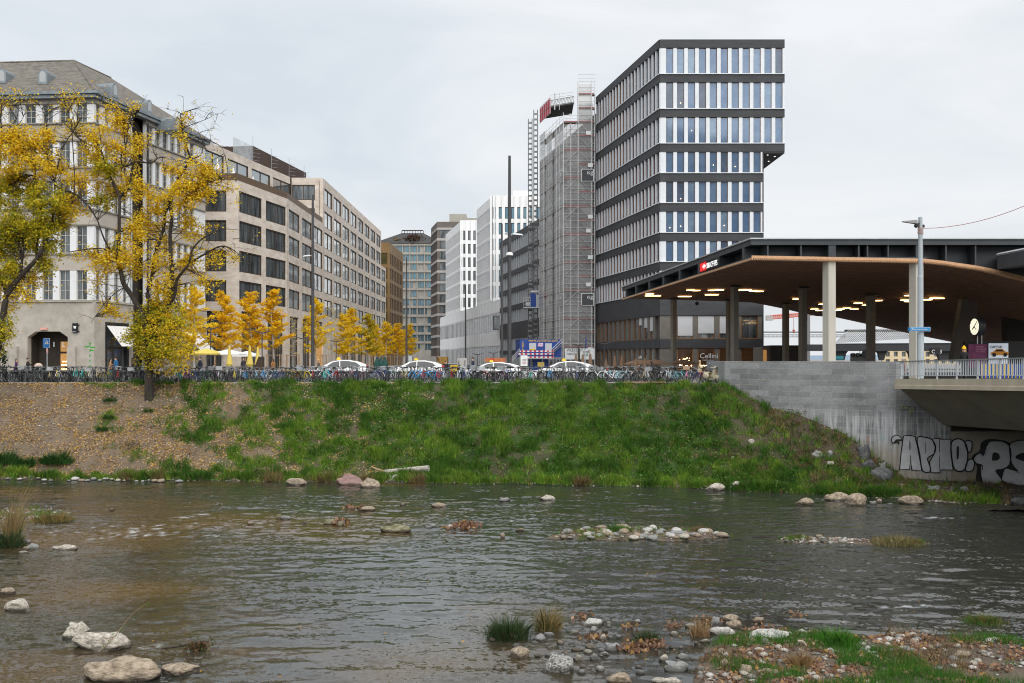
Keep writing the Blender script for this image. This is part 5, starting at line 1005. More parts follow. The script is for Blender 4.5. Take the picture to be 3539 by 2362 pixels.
for z_ in lv+lvu+[45.4]:
    for dz in (0, .55, 1.1):
        if z_ > 39.5: b.tube([sF.p(half, 0, z_+dz), sF.p(LS, 0, z_+dz)], .03, 4)
        else: b.tube([sF.p(0, 0, z_+dz), sF.p(LS, 0, z_+dz)], .03, 4)
        if z_ < 39.5: b.tube([sSd.p(0, 0, z_+dz), sSd.p(LSd, 0, z_+dz)], .03, 4)
part('ledgers', b, m_tubes, SFD)
b = MB()
for k in range(17):
    if k % 2: b.tube([sF.p(0, .05, lv[k]), sF.p(half, .05, lv[k-1])], .04, 4)
    b.tube([sF.p(half, .05, lv[k]), sF.p(LS*.9, .05, lv[k]-2.2)], .04, 4)
part('braces', b, m_tubes, SFD)
b = MB()
for z_ in lv[:-1]+lvu: sF.box(b, half, LS, z_-.05, z_+.0, -1.1, -.05)
for z_ in lv[::2]: sF.box(b, 0, half-.02, z_-.05, z_, -1.1, -.05); sSd.box(b, 0, LSd, z_-.06, z_-.01, -1.1, -.05)
part('deck_boards', b, m_wood, SFD)
b = MB()
for z_ in lv[:-1]+lvu: sF.box(b, half+.05, LS-.1, z_+.01, z_+.2, -.03, .0)
for z_ in lv[:-1:2]: sF.box(b, .05, half-.05, z_+.01, z_+.2, -.03, .0)
each('toe_board', b, mat('toe_board_red', (.32, .1, .1), (.26, .12, .12), s=2), SFD)
b = MB(); sF.box(b, 0, half, 2.6, 38.7, -.09, -.08); sF.box(b, half+.02, LS-.3, 2.6, 42, -.09, -.08); part('front_netting', b, m_netd, SFD)
b = MB(); qn = lambda x: sSd.at_x(x)
for a_, c2, zt in ((1865, 1883, 40.5), (1889, 1906, 39.5), (1914, 1947, 38.9)): sSd.box(b, max(0, qn(a_)), min(LSd, qn(c2)), 1.5, zt, -.09, -.08)
part('side_netting', b, m_net, SFD)
b = MB(); sF.box(b, half, LS*.9, 39, 45, -.12, -.11); part('top_netting', b, m_net, SFD)
b = MB()
for i, z_ in enumerate((37, 31.9, 30, 23.8, 21.6, 17.4, 13.1, 2.9)): s = LS*(.72+.06*(i % 2)); sF.box(b, s, s+.75, z_, z_+.6, .09, .1)
part('notice_plates', b, m_white, SFD)
# infill behind the scaffold
b = MB(); frT.box(b, sT(197), sT(158.9), 0, 40.8, -.3, .06); part('shrouded_wall', b, mat('shroud_grey', (.05, .05, .052), (.16, .16, .155), s=.8), SFD)
def board(name, x0, x1, y0, y1, Y, txt, label, cat, parent=None, size=.9, par=None):
    t = parent or thing(name, label, cat, at((x0+x1)/2, (y0+y1)/2, Y)); return t
for y0, sfx in ((585, 0), (1014, 1)):
    z0, z1 = zz(y0+43, Ys), zz(y0, Ys); t = thing('banner', ('upper' if sfx == 0 else 'lower')+' square dark banner with pale letters on the netted scaffold', 'banner', sF.p(LS*.72, .2, z0), 'square banners on the scaffold'); b = MB(); s0, s1 = sF.at_x(2009), sF.at_x(2052); sF.box(b, s0, s1, z0, z1, .11, .13); part('white_edge', b, m_white, t); b = MB(); sF.box(b, s0+.09, s1-.09, z0+.09, z1-.09, .135, .15); part('cloth', b, mat('banner_dark', (.06, .063, .07), (.08, .083, .09), s=1), t); text('ısg', .95, sF.p(s0+.85, .16, z1-.85), 0, m_white, t)
    if 1:
        t = thing('banner', ('upper' if sfx == 0 else 'lower')+' pale lettered banner on the left flank of the scaffold', 'banner', sSd.p(LSd-1.6, .2, z0), 'square banners on the scaffold'); b = MB(); sSd.box(b, LSd-1.9, LSd-.2, z0, z1, .11, .13); part('white_edge', b, m_white, t); b = MB(); sSd.box(b, LSd-1.83, LSd-.27, z0+.09, z1-.09, .135, .15); part('cloth', b, mat('banner_grey', (.3, .3, .3), (.36, .36, .36), s=1), t); text('ısg', .7, sSd.p(LSd-1.5, .16, z1-.8), sSd.a, m_white, t)
# red sheeted rooflet with truss on top
RT = thing('scaffold_roof', 'dark truss rooflet with a red sheet on top of the scaffold', 'scaffold roof', at(1900, 400, 165)); sR = Fr(xx(1868, 172), 172, xx(1903, 165)-xx(1868, 172), -7); b = MB(); sR.box(b, 0, sR.len, 42.5, 44.9, 0, .05); part('red_sheet', b, mat('red_sheet', (.62, .06, .1), (.5, .04, .07), s=.8), RT)
b = MB(); 
for z_ in (42.4, 43.7, 45): b.tube([sR.p(0, .1, z_), sR.p(sR.len, .1, z_)], .05, 4)
for k in range(6): b.tube([sR.p(sR.len*k/5, .1, 42.3), sR.p(sR.len*k/5, .1, 45.1)], .05, 4)
e0, e1 = at(1903, 366, 165), at(1984, 352, 165)
for dz in (0, .9): b.tube([e0+Vector((0, 0, dz)), e1+Vector((0, 0, dz))], .09, 4)
for k in range(8): b.tube([e0.lerp(e1, k/8), e0.lerp(e1, (k+.5)/8)+Vector((0, 0, .9))], .06, 4); b.tube([e0.lerp(e1, (k+.5)/8)+Vector((0, 0, .9)), e0.lerp(e1, (k+1)/8)], .06, 4)
for x in (1916, 1933, 1918): b.tube([at(x, 380, 164), at(x, 322, 164)], .05, 4)
for y in (322, 332, 342): b.tube([at(1902, y+8, 164), at(1985, y-4, 164)], .03, 4)
part('truss', b, m_tubes, RT); b = MB(); b.add([e0+Vector((0, .1, -.1)), e1+Vector((0, .1, -.1)), e1+Vector((0, 6, -.6)), e0+Vector((-1.5, 7, -.6)), e0+Vector((0, .1, -.35)), e1+Vector((0, .1, -.35))], [(0, 1, 2, 3), (4, 5, 1, 0)]); part('roof_sheet', b, m_dark, RT)
# hoist masts and cabin
for i, (x0_, x1_, yt) in enumerate(((1824, 1841, 411), (1843, 1860, 380))):
    t = thing('hoist_mast', ('shorter left' if i == 0 else 'taller right')+' lattice hoist mast in front of the grey wing', 'hoist mast', at((x0_+x1_)/2, 1280, 178)-Vector((0, 0, -.2)), 'lattice hoist masts'); b = MB(); xa, xb = xx(x0_+2, 178), xx(x1_-2, 178); zt = zz(yt, 178); t.location.z = 0
    for X_ in (xa, xb):
        for y_ in (178, 178.7): b.tube([(X_, y_, 0), (X_, y_, zt)], .07, 4)
    part('uprights', b, m_grey, t); b = MB(); n = 48
    for k in range(n):
        z_ = zt*k/n; b.box(xa-.05, xb+.05, 177.9, 177.96, z_, z_+.34); 
        if k % 3 == 0: b.box(xa, xb, 178.5, 178.6, z_+.2, z_+.3)
    part('lattice', b, m_grey, t)
HC = thing('hoist_cabin', 'blue construction hoist cabin with a railed platform half way up the masts', 'hoist', at(1860, 1065, 176)); Yh_ = 176
for (x0_, x1_, y0_, y1_, m, nm) in ((1833, 1852, 1015, 1062, m_blue, 'cabin'), (1864, 1876, 1016, 1062, m_blue, 'cabin'), (1877, 1895, 1014, 1034, m_red, 'red_panel'), (1885, 1896, 1035, 1060, m_tubes, 'gate'), (1818, 1834, 1045, 1058, m_tubes, 'counter_box'), (1853, 1863, 1020, 1062, m_galv, 'door')):
    b = MB(); b.box(xx(x0_, Yh_), xx(x1_, Yh_), Yh_, Yh_+1.6, zz(y1_, Yh_), zz(y0_, Yh_)); part(nm, b, m, HC)
b = MB(); b.box(xx(1809, Yh_), xx(1900, Yh_), Yh_-.8, Yh_+1.7, zz(1066, Yh_), zz(1062.5, Yh_)); part('platform', b, m_galv, HC)
b = MB()
for y in (1028, 1040, 1052): b.tube([at(1809, y, Yh_-.8), at(1833, y, Yh_-.8)], .035, 4)
for x in (1809, 1815, 1821, 1827, 1833, 1905, 1912): b.tube([at(x, 1028, Yh_-.8), at(x, 1063, Yh_-.8)], .035, 4)
b.box(xx(1835, Yh_), xx(1862, Yh_), Yh_, Yh_+1.5, zz(1011, Yh_), zz(1005, Yh_)); part('guard_rail', b, m_tubes, HC)
# containers, barriers, banners at its foot
Yc_ = 145.0; CN = thing('site_container', 'blue site office container with yellow lettering at the scaffold foot', 'container', at(1868, 1237, Yc_)); b = MB(); xa, xb = xx(1796, Yc_), xx(1940, Yc_); z0, z1 = zz(1236, Yc_), zz(1174, Yc_); b.box(xa, xb, Yc_, Yc_+2.4, z0, z1)
b.add([(xx(1782, 147), 147.4, z0), (xa-.003, Yc_, z0), (xa-.003, Yc_, z1), (xx(1782, 147), 147.4, z1)], [(0, 1, 2, 3)]); part('body', b, m_blue, CN)
b = MB(); b.box(xx(1829, Yc_), xx(1853, Yc_), Yc_-.05, Yc_-.003, zz(1209, Yc_), zz(1186, Yc_)); part('shutter', b, mat('shutter_grey', (.5, .52, .55), rough=.6), CN); b = MB(); b.box(xx(1884, Yc_), xx(1907, Yc_), Yc_-.05, Yc_-.003, zz(1215, Yc_), zz(1187, Yc_)); part('shutter', b, MATS['shutter_grey'], CN)
b = MB(); b.box(xx(1859, Yc_), xx(1877, Yc_), Yc_-.04, Yc_-.003, zz(1198, Yc_), zz(1186, Yc_)); part('badge', b, mat('badge', (.5, .1, .3), (.8, .8, .85), s=6), CN); b = MB(); b.box(xx(1832, Yc_), xx(1849, Yc_), Yc_-.06, Yc_-.051, zz(1211, Yc_), zz(1206, Yc_)); part('yellow_box', b, m_yellow, CN)
text('www.containex.com', .55, Vector((xx(1826, Yc_), Yc_-.02, zz(1181.5, Yc_))), 0, m_yellow, CN, sx=.95)
for i, ch in enumerate('CONTAINEX'): text(ch, .42, Vector((xx(1803, Yc_), Yc_-.02, zz(1187+i*6.2, Yc_))), 0, m_yellow, CN, 'letter', sx=1.1)
CN2 = thing('site_container', 'lower blue container with a lit yellow window behind the red and white barriers', 'container', at(1868, 1280, Yc_)); b = MB(); b.box(xx(1829, Yc_), xx(1896, Yc_), Yc_, Yc_+2.4, 0, zz(1242, Yc_)); part('body', b, m_blue, CN2); b = MB(); b.box(xx(1858, Yc_), xx(1881, Yc_), Yc_-.05, Yc_-.003, zz(1268, Yc_), zz(1252, Yc_)); part('window', b, mat('yellow_window', (.55, .42, .12), (.35, .25, .08), s=3, emit=(.8, .6, .15), es=.3), CN2)
for i, ch in enumerate('CON'): text(ch, .42, Vector((xx(1833, Yc_), Yc_-.02, zz(1252+i*7, Yc_))), 0, m_yellow, CN2, 'letter', sx=1.1)
def rw_mat():
    m = bpy.data.materials.new('red_white_board'); N, L = nt(m); w_ = N.new('ShaderNodeTexWave'); w_.wave_profile = 'SAW'; w_.inputs['Scale'].default_value = .31/ .62; tc = N.new('ShaderNodeTexCoord'); L.new(tc.outputs['Object'], w_.inputs[0]); r = N.new('ShaderNodeValToRGB'); r.color_ramp.interpolation = 'CONSTANT'; e = r.color_ramp.elements; e[0].color = (.55, .03, .03, 1); e[1].position = .5; e[1].color = (.75, .75, .75, 1); L.new(w_.outputs['Fac'], r.inputs[0]); L.new(r.outputs[0], N['Principled BSDF'].inputs['Base Color']); return m
m_rw = rw_mat(); WK = thing('container_walkway', 'metal walkway with red and white barrier boards and a stair beside the blue containers', 'walkway', at(1850, 1240, 143))
for x0_, x1_, y in ((1796, 1914, 1214.5), (1790, 1914, 1224), (1823, 1914, 1235)): b = MB(); b.box(xx(x0_, 143), xx(x1_, 143), 143, 143.06, zz(y+2.2, 143), zz(y-2.2, 143)); part('barrier_board', b, m_rw, WK)
b = MB(); b.box(xx(1796, 143), xx(1914, 143), 143.1, 145-.05, zz(1241, 143), zz(1238.5, 143))
for x in (1796, 1835, 1874, 1914): b.tube([at(x, 1282, 143.2), at(x, 1206, 143.2)], .04, 4)
part('platform', b, m_galv, WK)
b = MB()
for dx_ in (0, 5, 10): b.tube([at(1892+dx_, 1222+dx_*.6, 144.5), at(1944+dx_*.4, 1180-8+dx_*1.6, 144.5)], .05, 4)
for k in range(10): p = at(1897+4.6*k, 1222-4.2*k, 144.3); b.box(p.x, p.x+.25, 143.9, 144.7, p.z-.05, p.z)
part('stair', b, m_tubes, WK); b = MB()
for k in range(3): b.tube([at(1796-k*2, 1206+k*9, 143.5), at(1770-k*2, 1236+k*9, 141)], .04, 4)
part('hand_rail', b, m_tubes, WK)
for x0_, x1_, rowst in ((1952, 1996, (('WEEKDAY', .62, 1215.5, 6), ('nooba', .78, 1228, 6))), (2005, 2055, (('orell', .7, 1221, 8), ('füssli', .55, 1231, 8)))):
    b = MB(); t = thing('banner', 'white banner lettered %s on the scaffold foot' % rowst[0][0], 'banner', at(x0_, 1242, 150), 'white banners on the scaffold foot'); b.box(xx(x0_, 150), xx(x1_, 150), 150, 150.05, zz(1243, 150), zz(1205, 150)); part('cloth', b, m_white, t)
    for s_, sz, y, dx_ in rowst: text(s_, sz, Vector((xx(x0_+dx_, 150), 149.98, zz(y, 150))), 0, m_dark, t, sx=.85)
IB = thing('info_board', 'white framed information board in front of the blue container', 'sign', at(1811, 1285, 95)); b = MB(); b.box(xx(1799, 95), xx(1823, 95), 95, 95.05, zz(1266, 95), zz(1229, 95)); part('panel', b, m_white, IB); b = MB()
for x in (1801, 1821): b.tube([at(x, 1266, 95.1), (xx(x, 95.1), 95.1, 0)], .03, 5)
part('leg', b, m_galv, IB); b = MB(); b.torus(at(1809, 1254, 94.98), (0, 1, 0), .09, .012, 12, 4); b.torus(at(1815, 1254, 94.98), (0, 1, 0), .09, .012, 12, 4); part('red_symbols', b, m_red, IB); text('VELO', .16, at(1806, 1246, 94.97), 0, m_dark, IB)
# ================= trees =================
m_bark = mat('dark_bark', (.028, .022, .018), (.06, .05, .042), s=4, rough=.95, bump=.8, bs=9, st=(1, 1, .25))
YEL = [(.9, .62, .02), (.86, .56, .015), (.92, .7, .05), (.76, .46, .01), (.9, .65, .03), (.55, .4, .02)]; GYL = [(.5, .44, .02), (.66, .52, .02), (.32, .33, .02), (.74, .54, .02), (.24, .28, .02)]
def catmull(pts, n=4):
    pts = [Vector(p) for p in pts]; out = []
    for i in range(len(pts)-1):
        p0, p1, p2, p3 = pts[max(i-1, 0)], pts[i], pts[i+1], pts[min(i+2, len(pts)-1)]
        for j in range(n): t = j/n; out.append(.5*((2*p1)+(p2-p0)*t+(2*p0-5*p1+4*p2-p3)*t*t+(3*p1-p0-3*p2+p3)*t**3))
    return out+[pts[-1]]
def big_tree(name, label, base, limbs, clusters, Yb, bare=(), leaf=.13, dens=.056):
    """limbs: (points (zoom, x, y), start radius, end radius, depth swing); clusters: (zoom, x, y, r, hue)"""
    rs = random.Random(11); Z = {1: 150, 2: 750}
    def w(z, x, y, dy=0.): return at(x/2.611, Z[z]+y/2.611, Yb+dy)
    t = thing(name, label, 'tree', base); mb = MB(); limb_pts = []
    for pts, r0, r1, dy in limbs:
        n = len(pts); P_ = [w(*p, dy*(i/(n-1))**1.2+(rs.uniform(-.12, .12) if i else 0)) for i, p in enumerate(pts)]; c = catmull(P_); k = len(c)
        mb.tube(c, [r0+(r1-r0)*i/(k-1) for i in range(k)], 8); limb_pts += [(p, r0+(r1-r0)*i/(k-1)) for i, p in enumerate(c)]
    tw = MB(); LP_, LC = [], []
    def twig(a, b, r, leaves, hue, kids=2):
        m = a.lerp(b, .5)+Vector((rs.uniform(-.15, .15), rs.uniform(-.15, .15), rs.uniform(-.05, .25)))*(b-a).length*.6; c = catmull([a, m, b], 4); tw.tube(c, [max(.008, r*(1-i/(len(c)-1))) for i in range(len(c))], 4, False)
        for _ in range(kids):
            i = rs.randint(len(c)//3, len(c)-1); d = (b-a)*.45; e = c[i]+Vector((d.x*rs.uniform(.2, 1)+rs.uniform(-.5, .5), rs.uniform(-.5, .5), d.z*rs.uniform(.1, .9)+rs.uniform(-.3, .4)))
            tw.tube([c[i], c[i].lerp(e, .5)+Vector((0, 0, .05)), e], [.011, .009, .005], 3, False)
            if leaves: c = c+[c[i].lerp(e, q) for q in (.4, .7, 1)]
        for _ in range(leaves):
            q = c[rs.randint(len(c)//3, len(c)-1)]; LP_.append(q+Vector((rs.gauss(0, .16), rs.gauss(0, .16), rs.gauss(-.03, .14)))); LC.append(hue)
    for z, x, y, r, hue in clusters:
        dy0 = rs.uniform(-1.3, 1.3); c = w(z, x, y, dy0); R_ = r/2.611*Yb/F; nl = int(dens*r*r*(1.35 if hue else 1)); nt_ = max(3, int(r/9)); cand = sorted(limb_pts, key=lambda p: (p[0]-c).length)[:14]
        for i in range(nt_):
            a = cand[rs.randint(0, len(cand)-1)][0]; d = Vector((rs.gauss(0, 1), rs.gauss(0, 1), rs.gauss(0, .8))); d = d.normalized()*R_*rs.random()**.4; twig(a, c+d, .03, nl//nt_, hue)
    for z, x, y, x2, y2 in bare:
        a = w(z, x, y, rs.uniform(-.6, .6)); b = w(z, x2, y2, rs.uniform(-1, 1))
        twig(a, b, .03, 3, 0, 5)
    for i in range(260):
        p, r = limb_pts[rs.randint(0, len(limb_pts)-1)]
        if r < .14: d = Vector((rs.gauss(0, 1), rs.gauss(0, 1), rs.gauss(.3, .7))).normalized(); twig(p, p+d*rs.uniform(.5, 1.5), .016, 1, 0, 2)
    part('trunk', mb, m_bark, t); part('twigs', tw, m_bark, t)
    P_ = np.array([tuple(p) for p in LP_]); hue = np.array(LC)[:, None]; n = len(P_); cols = np.where(hue > 0, pick(GYL, n, .2), pick(YEL, n, .15)); V, Fc, T = cards(P_, RNG.uniform(.7, 1.3, n)*leaf, cols, N=np.array([0, -.5, .7]), jitter=.75)
    part('crown', poly_mesh('crown', V, Fc, T), m_leaf, t); print(name, n); return t
r_ = lambda z, *p: [(z, a, b) for a, b in p]
main_limbs = [
 ([(2, 1347, 1690), (2, 1346, 1600), (2, 1345, 1400), (2, 1330, 1150), (2, 1310, 950), (2, 1265, 830)], .36, .2, 0),
 (r_(2, (1275, 860), (1180, 700), (1110, 590), (1092, 480)), .17, .15, -.3),
 (r_(2, (1330, 1000), (1350, 800), (1330, 690), (1370, 560), (1400, 330), (1450, 200), (1480, 80))+r_(1, (1500, 1520), (1570, 1370), (1600, 1230), (1680, 1140)), .17, .06, .8),
 (r_(2, (1340, 1060), (1520, 800), (1580, 680), (1600, 560), (1700, 430), (1740, 290), (1850, 180), (2010, 110)), .16, .025, -1.2),
 (r_(2, (1560, 720), (1555, 540), (1540, 350), (1535, 150), (1550, 0))+r_(1, (1530, 1420), (1590, 1260), (1660, 1140), (1715, 1060), (1690, 950), (1655, 840), (1640, 720), (1635, 640), (1720, 605), (1780, 590)), .15, .018, .5),
 (r_(2, (1695, 430), (1850, 335), (2000, 265), (2120, 310), (2250, 430)), .08, .015, -1.6),
 (r_(2, (1095, 500), (1060, 380), (1075, 200), (1075, 0))+r_(1, (1075, 1390), (990, 1200), (930, 1010), (870, 950), (720, 865), (640, 780), (560, 700)), .15, .02, -1.0),
 (r_(1, (1075, 1400), (1160, 1300), (1190, 1150), (1220, 1070), (1360, 1080), (1440, 1030), (1520, 1040)), .11, .025, -.6),
 (r_(1, (1215, 1075), (1120, 1110), (1095, 1010), (1140, 920), (1150, 800), (1200, 700), (1260, 600)), .08, .015, .8),
 (r_(2, (1070, 330), (1000, 310), (920, 288), (800, 290), (620, 318)), .08, .025, -1.5),
 (r_(2, (1010, 320), (940, 200), (880, 30)), .07, .04, -1), (r_(1, (880, 1597), (800, 1480), (680, 1370), (500, 1300)), .05, .02, -1.6),
 (r_(1, (1650, 1440), (1740, 1380), (1800, 1300), (1900, 1250), (2000, 1220)), .06, .012, -.8), (r_(1, (1700, 1050), (1810, 1010), (1830, 890), (1790, 810)), .05, .012, .4),
 (r_(1, (1640, 770), (1740, 730), (1850, 690), (1950, 640)), .035, .01, .6), (r_(2, (1150, 620), (1000, 720), (880, 870), (820, 960)), .035, .01, -.8), (r_(1, (1420, 1040), (1380, 960), (1410, 860)), .03, .01, 0),
 (r_(1, (1900, 880), (1990, 930), (2030, 1010)), .02, .008, 0), (r_(1, (1820, 860), (1900, 880)), .03, .02, 0)]
main_cl = [(2, 1400, 950, 210, 1), (2, 1330, 1120, 190, 1), (2, 1500, 1150, 170, 1), (2, 1650, 1260, 110, 0), (2, 1580, 1310, 90, 0), (2, 1240, 1060, 110, 1), (2, 1450, 870, 140, 1), (2, 1600, 980, 120, 1), (2, 1330, 1260, 110, 1), (2, 1420, 1290, 80, 0), (2, 1500, 1010, 160, 0),
 (2, 1150, 350, 130, 0), (2, 950, 430, 140, 0), (2, 800, 380, 100, 0), (2, 1450, 450, 120, 0), (2, 1700, 400, 130, 0), (2, 1750, 100, 140, 0), (2, 1600, 640, 110, 0), (2, 1300, 60, 140, 0), (2, 1200, 150, 120, 0), (2, 1000, 850, 90, 0), (2, 1090, 890, 55, 0), (2, 860, 600, 55, 0), (2, 1060, 300, 70, 1), (2, 1500, 250, 110, 0), (2, 1880, 620, 90, 0), (2, 2120, 400, 55, 0), (2, 1960, 390, 70, 0), (2, 1400, 640, 90, 0), (2, 1500, 760, 120, 0), (2, 1250, 480, 90, 0),
 (1, 900, 850, 130, 0), (1, 1000, 660, 130, 0), (1, 1100, 1000, 150, 0), (1, 950, 1150, 130, 1), (1, 1150, 1250, 140, 0), (1, 820, 1000, 110, 0), (1, 1250, 900, 100, 0), (1, 1080, 760, 100, 0), (1, 1750, 1150, 150, 0), (1, 1920, 1180, 110, 0), (1, 1650, 1400, 180, 0), (1, 1850, 1340, 110, 0), (1, 1450, 1500, 140, 0), (1, 1300, 1350, 110, 0), (1, 1620, 780, 60, 0), (1, 1690, 690, 50, 0), (1, 940, 1430, 110, 1), (1, 830, 1200, 120, 0), (1, 700, 820, 100, 0), (1, 1700, 1290, 140, 0), (1, 1560, 1130, 90, 0), (1, 1640, 880, 60, 0), (1, 1210, 560, 50, 0), (1, 2080, 1340, 60, 0), (1, 1000, 1330, 120, 0)]
_P = bank(np.full(300, 515.), np.linspace(0, 1, 300)); _y = HY-(_P[:, 2]-CZ)*F/_P[:, 1]; bb = Vector(tuple(_P[int(np.argmin(abs(_y-1376)))]))
big_tree('linden_tree', 'big thick trunked yellow autumn tree growing on the bank in front of the bicycles', bb, main_limbs, main_cl, bb.y, bare=[(1, 1640, 640, 1510, 600), (1, 1700, 610, 1790, 580), (1, 1850, 690, 1960, 640), (1, 1800, 810, 1920, 790), (1, 1830, 900, 1980, 930), (1, 950, 500, 860, 470), (1, 1000, 560, 960, 440), (1, 700, 850, 580, 640), (1, 1260, 600, 1300, 520), (1, 1960, 640, 1940, 720), (2, 2100, 200, 2300, 260), (2, 2000, 110, 2240, 140), (2, 1900, 300, 2140, 340)])
left_limbs = [(r_(2, (-160, 1700), (-130, 1450), (-60, 1250), (5, 1120), (25, 920), (70, 700), (200, 520), (330, 380), (420, 210)), .34, .1, -.6), (r_(2, (70, 700), (0, 560), (-80, 420)), .14, .06, .3), (r_(2, (190, 540), (210, 330), (290, 200), (380, 160)), .1, .03, .6),
 (r_(2, (330, 390), (345, 100), (370, -60))+r_(1, (350, 1360), (310, 1150), (230, 980), (60, 840), (0, 800)), .1, .015, -.5), (r_(2, (420, 220), (470, 40))+r_(1, (490, 1400), (490, 1250), (435, 1050), (430, 850), (405, 660), (350, 550)), .08, .012, .8), (r_(1, (490, 1250), (565, 950), (660, 800), (720, 700)), .05, .012, .2),
 (r_(2, (440, 100), (560, -30))+r_(1, (670, 1380), (655, 900), (640, 720), (590, 560)), .06, .012, -1), (r_(1, (495, 1290), (680, 1360), (780, 1440), (850, 1540)), .06, .02, -1.4), (r_(1, (-60, 1350), (150, 1250), (290, 1190)), .07, .03, .8), (r_(1, (-80, 1000), (60, 800), (150, 680), (170, 560)), .06, .012, .8), (r_(1, (20, 900), (10, 700), (15, 560)), .05, .012, -.6), (r_(1, (100, 800), (210, 660), (100, 540)), .03, .01, 0)]
left_cl = [(1, 200, 900, 180, 0), (1, 60, 1000, 170, 0), (1, 300, 1100, 170, 0), (1, 200, 1380, 240, 1), (1, 450, 1420, 190, 1), (1, 600, 1500, 170, 0), (1, 60, 850, 120, 0), (1, 400, 850, 110, 0), (1, 720, 1250, 110, 0), (1, 650, 600, 50, 0), (1, 740, 480, 45, 0), (1, 600, 480, 50, 0), (1, 30, 1250, 150, 0), (1, 330, 900, 110, 0), (1, 560, 1150, 90, 0), (1, 470, 1080, 90, 0), (1, 30, 560, 70, 0), (1, 160, 450, 30, 0), (1, 270, 480, 30, 0), (1, 700, 1450, 110, 0), (1, 120, 1180, 130, 0),
 (2, 180, 100, 240, 1), (2, 400, 150, 190, 1), (2, 80, 300, 200, 1), (2, 450, 380, 110, 1), (2, 300, 600, 120, 0), (2, 130, 640, 130, 0), (2, 250, 730, 80, 0), (2, 60, 1010, 90, 1), (2, 90, 1070, 60, 0), (2, 550, 70, 110, 1), (2, 30, 500, 150, 1), (2, 380, 480, 80, 1), (2, 100, 800, 80, 0), (2, 10, 1250, 60, 1), (2, 20, 90, 180, 1)]
big_tree('linden_tree', 'yellow and green autumn tree leaning in from the left picture edge', on(-110, 1385, -1.1), left_limbs, left_cl, 66.5, bare=[(1, 150, 680, 60, 540), (1, 350, 550, 300, 500), (1, 590, 560, 560, 470), (1, 720, 700, 780, 560), (1, 660, 800, 800, 640), (1, 15, 560, 60, 470)])
b = leafball('evergreen_bush', (xx(-2, 72), 72, 1.45), (.55, .5, 1.2), 420, [(.012, .03, .012), (.02, .045, .015)], .16, 'dark green bush at the left edge beside the bicycles', 'bush')
# ---- row of slim ginkgo trees along the street
def ginkgo(seed, H=9.5, full=1., pal=None):
    rs = random.Random(seed); mb = MB(); tw = MB(); P_ = []
    c = catmull([Vector((0, 0, 0)), Vector((rs.uniform(-.1, .1), 0, H*.35)), Vector((rs.uniform(-.2, .2), rs.uniform(-.2, .2), H*.7)), Vector((rs.uniform(-.15, .15), 0, H))]); k = len(c); mb.tube(c, [.11*(1-i/(k-1))+.015 for i in range(k)], 6)
    for i in range(46):
        h = H*(.26+.72*(i/46)**.9); q = c[min(k-1, int(h/H*(k-1)))].copy(); q.z = h; a = rs.uniform(0, 2*PI); L_ = (1-(h/H-.26)/.76)**.8*2.0*rs.uniform(.5, 1.15)+.25; e = q+Vector((math.cos(a)*L_, math.sin(a)*L_, L_*rs.uniform(.15, .7)))
        tw.tube([q, q.lerp(e, .5)+Vector((0, 0, -.05)), e], [.03, .02, .008], 4, False)
        for _ in range(int((26+64*L_)*full)):
            t = rs.uniform(.15, 1.08); p = q.lerp(e, t); P_.append((p.x+rs.gauss(0, .13), p.y+rs.gauss(0, .13), p.z+rs.gauss(0, .1)))
    P_ = np.array(P_) if P_ else np.zeros((1, 3)); n = len(P_); V, Fc, T = cards(P_, RNG.uniform(.6, 1.3, n)*.2, pick(pal, n, .13)); me = poly_mesh('crown', V, Fc, T); me.materials.append(m_leaf); a, b = mb.mesh('trunk'), tw.mesh('branches'); a.materials.append(m_gbark); b.materials.append(m_gbark); return a, b, me
m_gbark = mat('pale_bark', (.3, .27, .24), (.42, .4, .37), s=5, rough=.9)
ORA = [(.92, .6, .015), (.9, .54, .012), (.94, .68, .03), (.86, .48, .01)]; GOL = [(.9, .62, .02), (.88, .56, .015), (.9, .68, .03)]; LIM = [(.5, .42, .02), (.66, .5, .02), (.36, .34, .02), (.8, .54, .02)]
protos = {'o1': ginkgo(1, pal=ORA), 'o2': ginkgo(2, pal=ORA, H=10), 'g1': ginkgo(3, pal=GOL, full=.8), 'g2': ginkgo(4, pal=GOL), 'l1': ginkgo(5, pal=LIM), 'b1': ginkgo(6, pal=GOL, full=.03)}
gk = [(672, 990, 100, 'g1', 'tall golden ginkgo partly hidden behind the big trunked tree'), (768, 1005, 110, 'o2', 'orange ginkgo before the corner of the travertine building, behind the yellow parasol'), (868, 1009, 117, 'o1', 'orange spire-shaped ginkgo behind the tallest closed yellow parasol'), (947, 998, 119, 'o2', 'tallest orange ginkgo, wide crown before the second window bay of the travertine building'), (1012, 1090, 126, 'b1', 'nearly bare ginkgo right of the orange ones'), (1092, 1030, 132, 'g1', 'thin golden ginkgo behind the tall lamp mast'), (1147, 1030, 138, 'b1', 'bare grey ginkgo right of the tall lamp mast'),
 (1184, 1085, 145, 'g2', 'golden ginkgo just right of the bare grey one'), (1211, 1066, 153, 'g2', 'tall golden ginkgo above the nearest white taxi'), (1268, 1082, 163, 'l1', 'lime green and yellow ginkgo among the golden row'), (1302, 1122, 173, 'g2', 'golden ginkgo just right of the lime green one'), (1335, 1112, 184, 'g2', 'dense golden ginkgo below the gold building'), (1372, 1118, 200, 'o1', 'orange gold ginkgo at the foot of the gold building'), (1392, 1138, 215, 'g1', 'golden ginkgo just left of the far lamp mast'), (1417, 1120, 228, 'g2', 'last golden ginkgo of the row, right of the far lamp mast')]
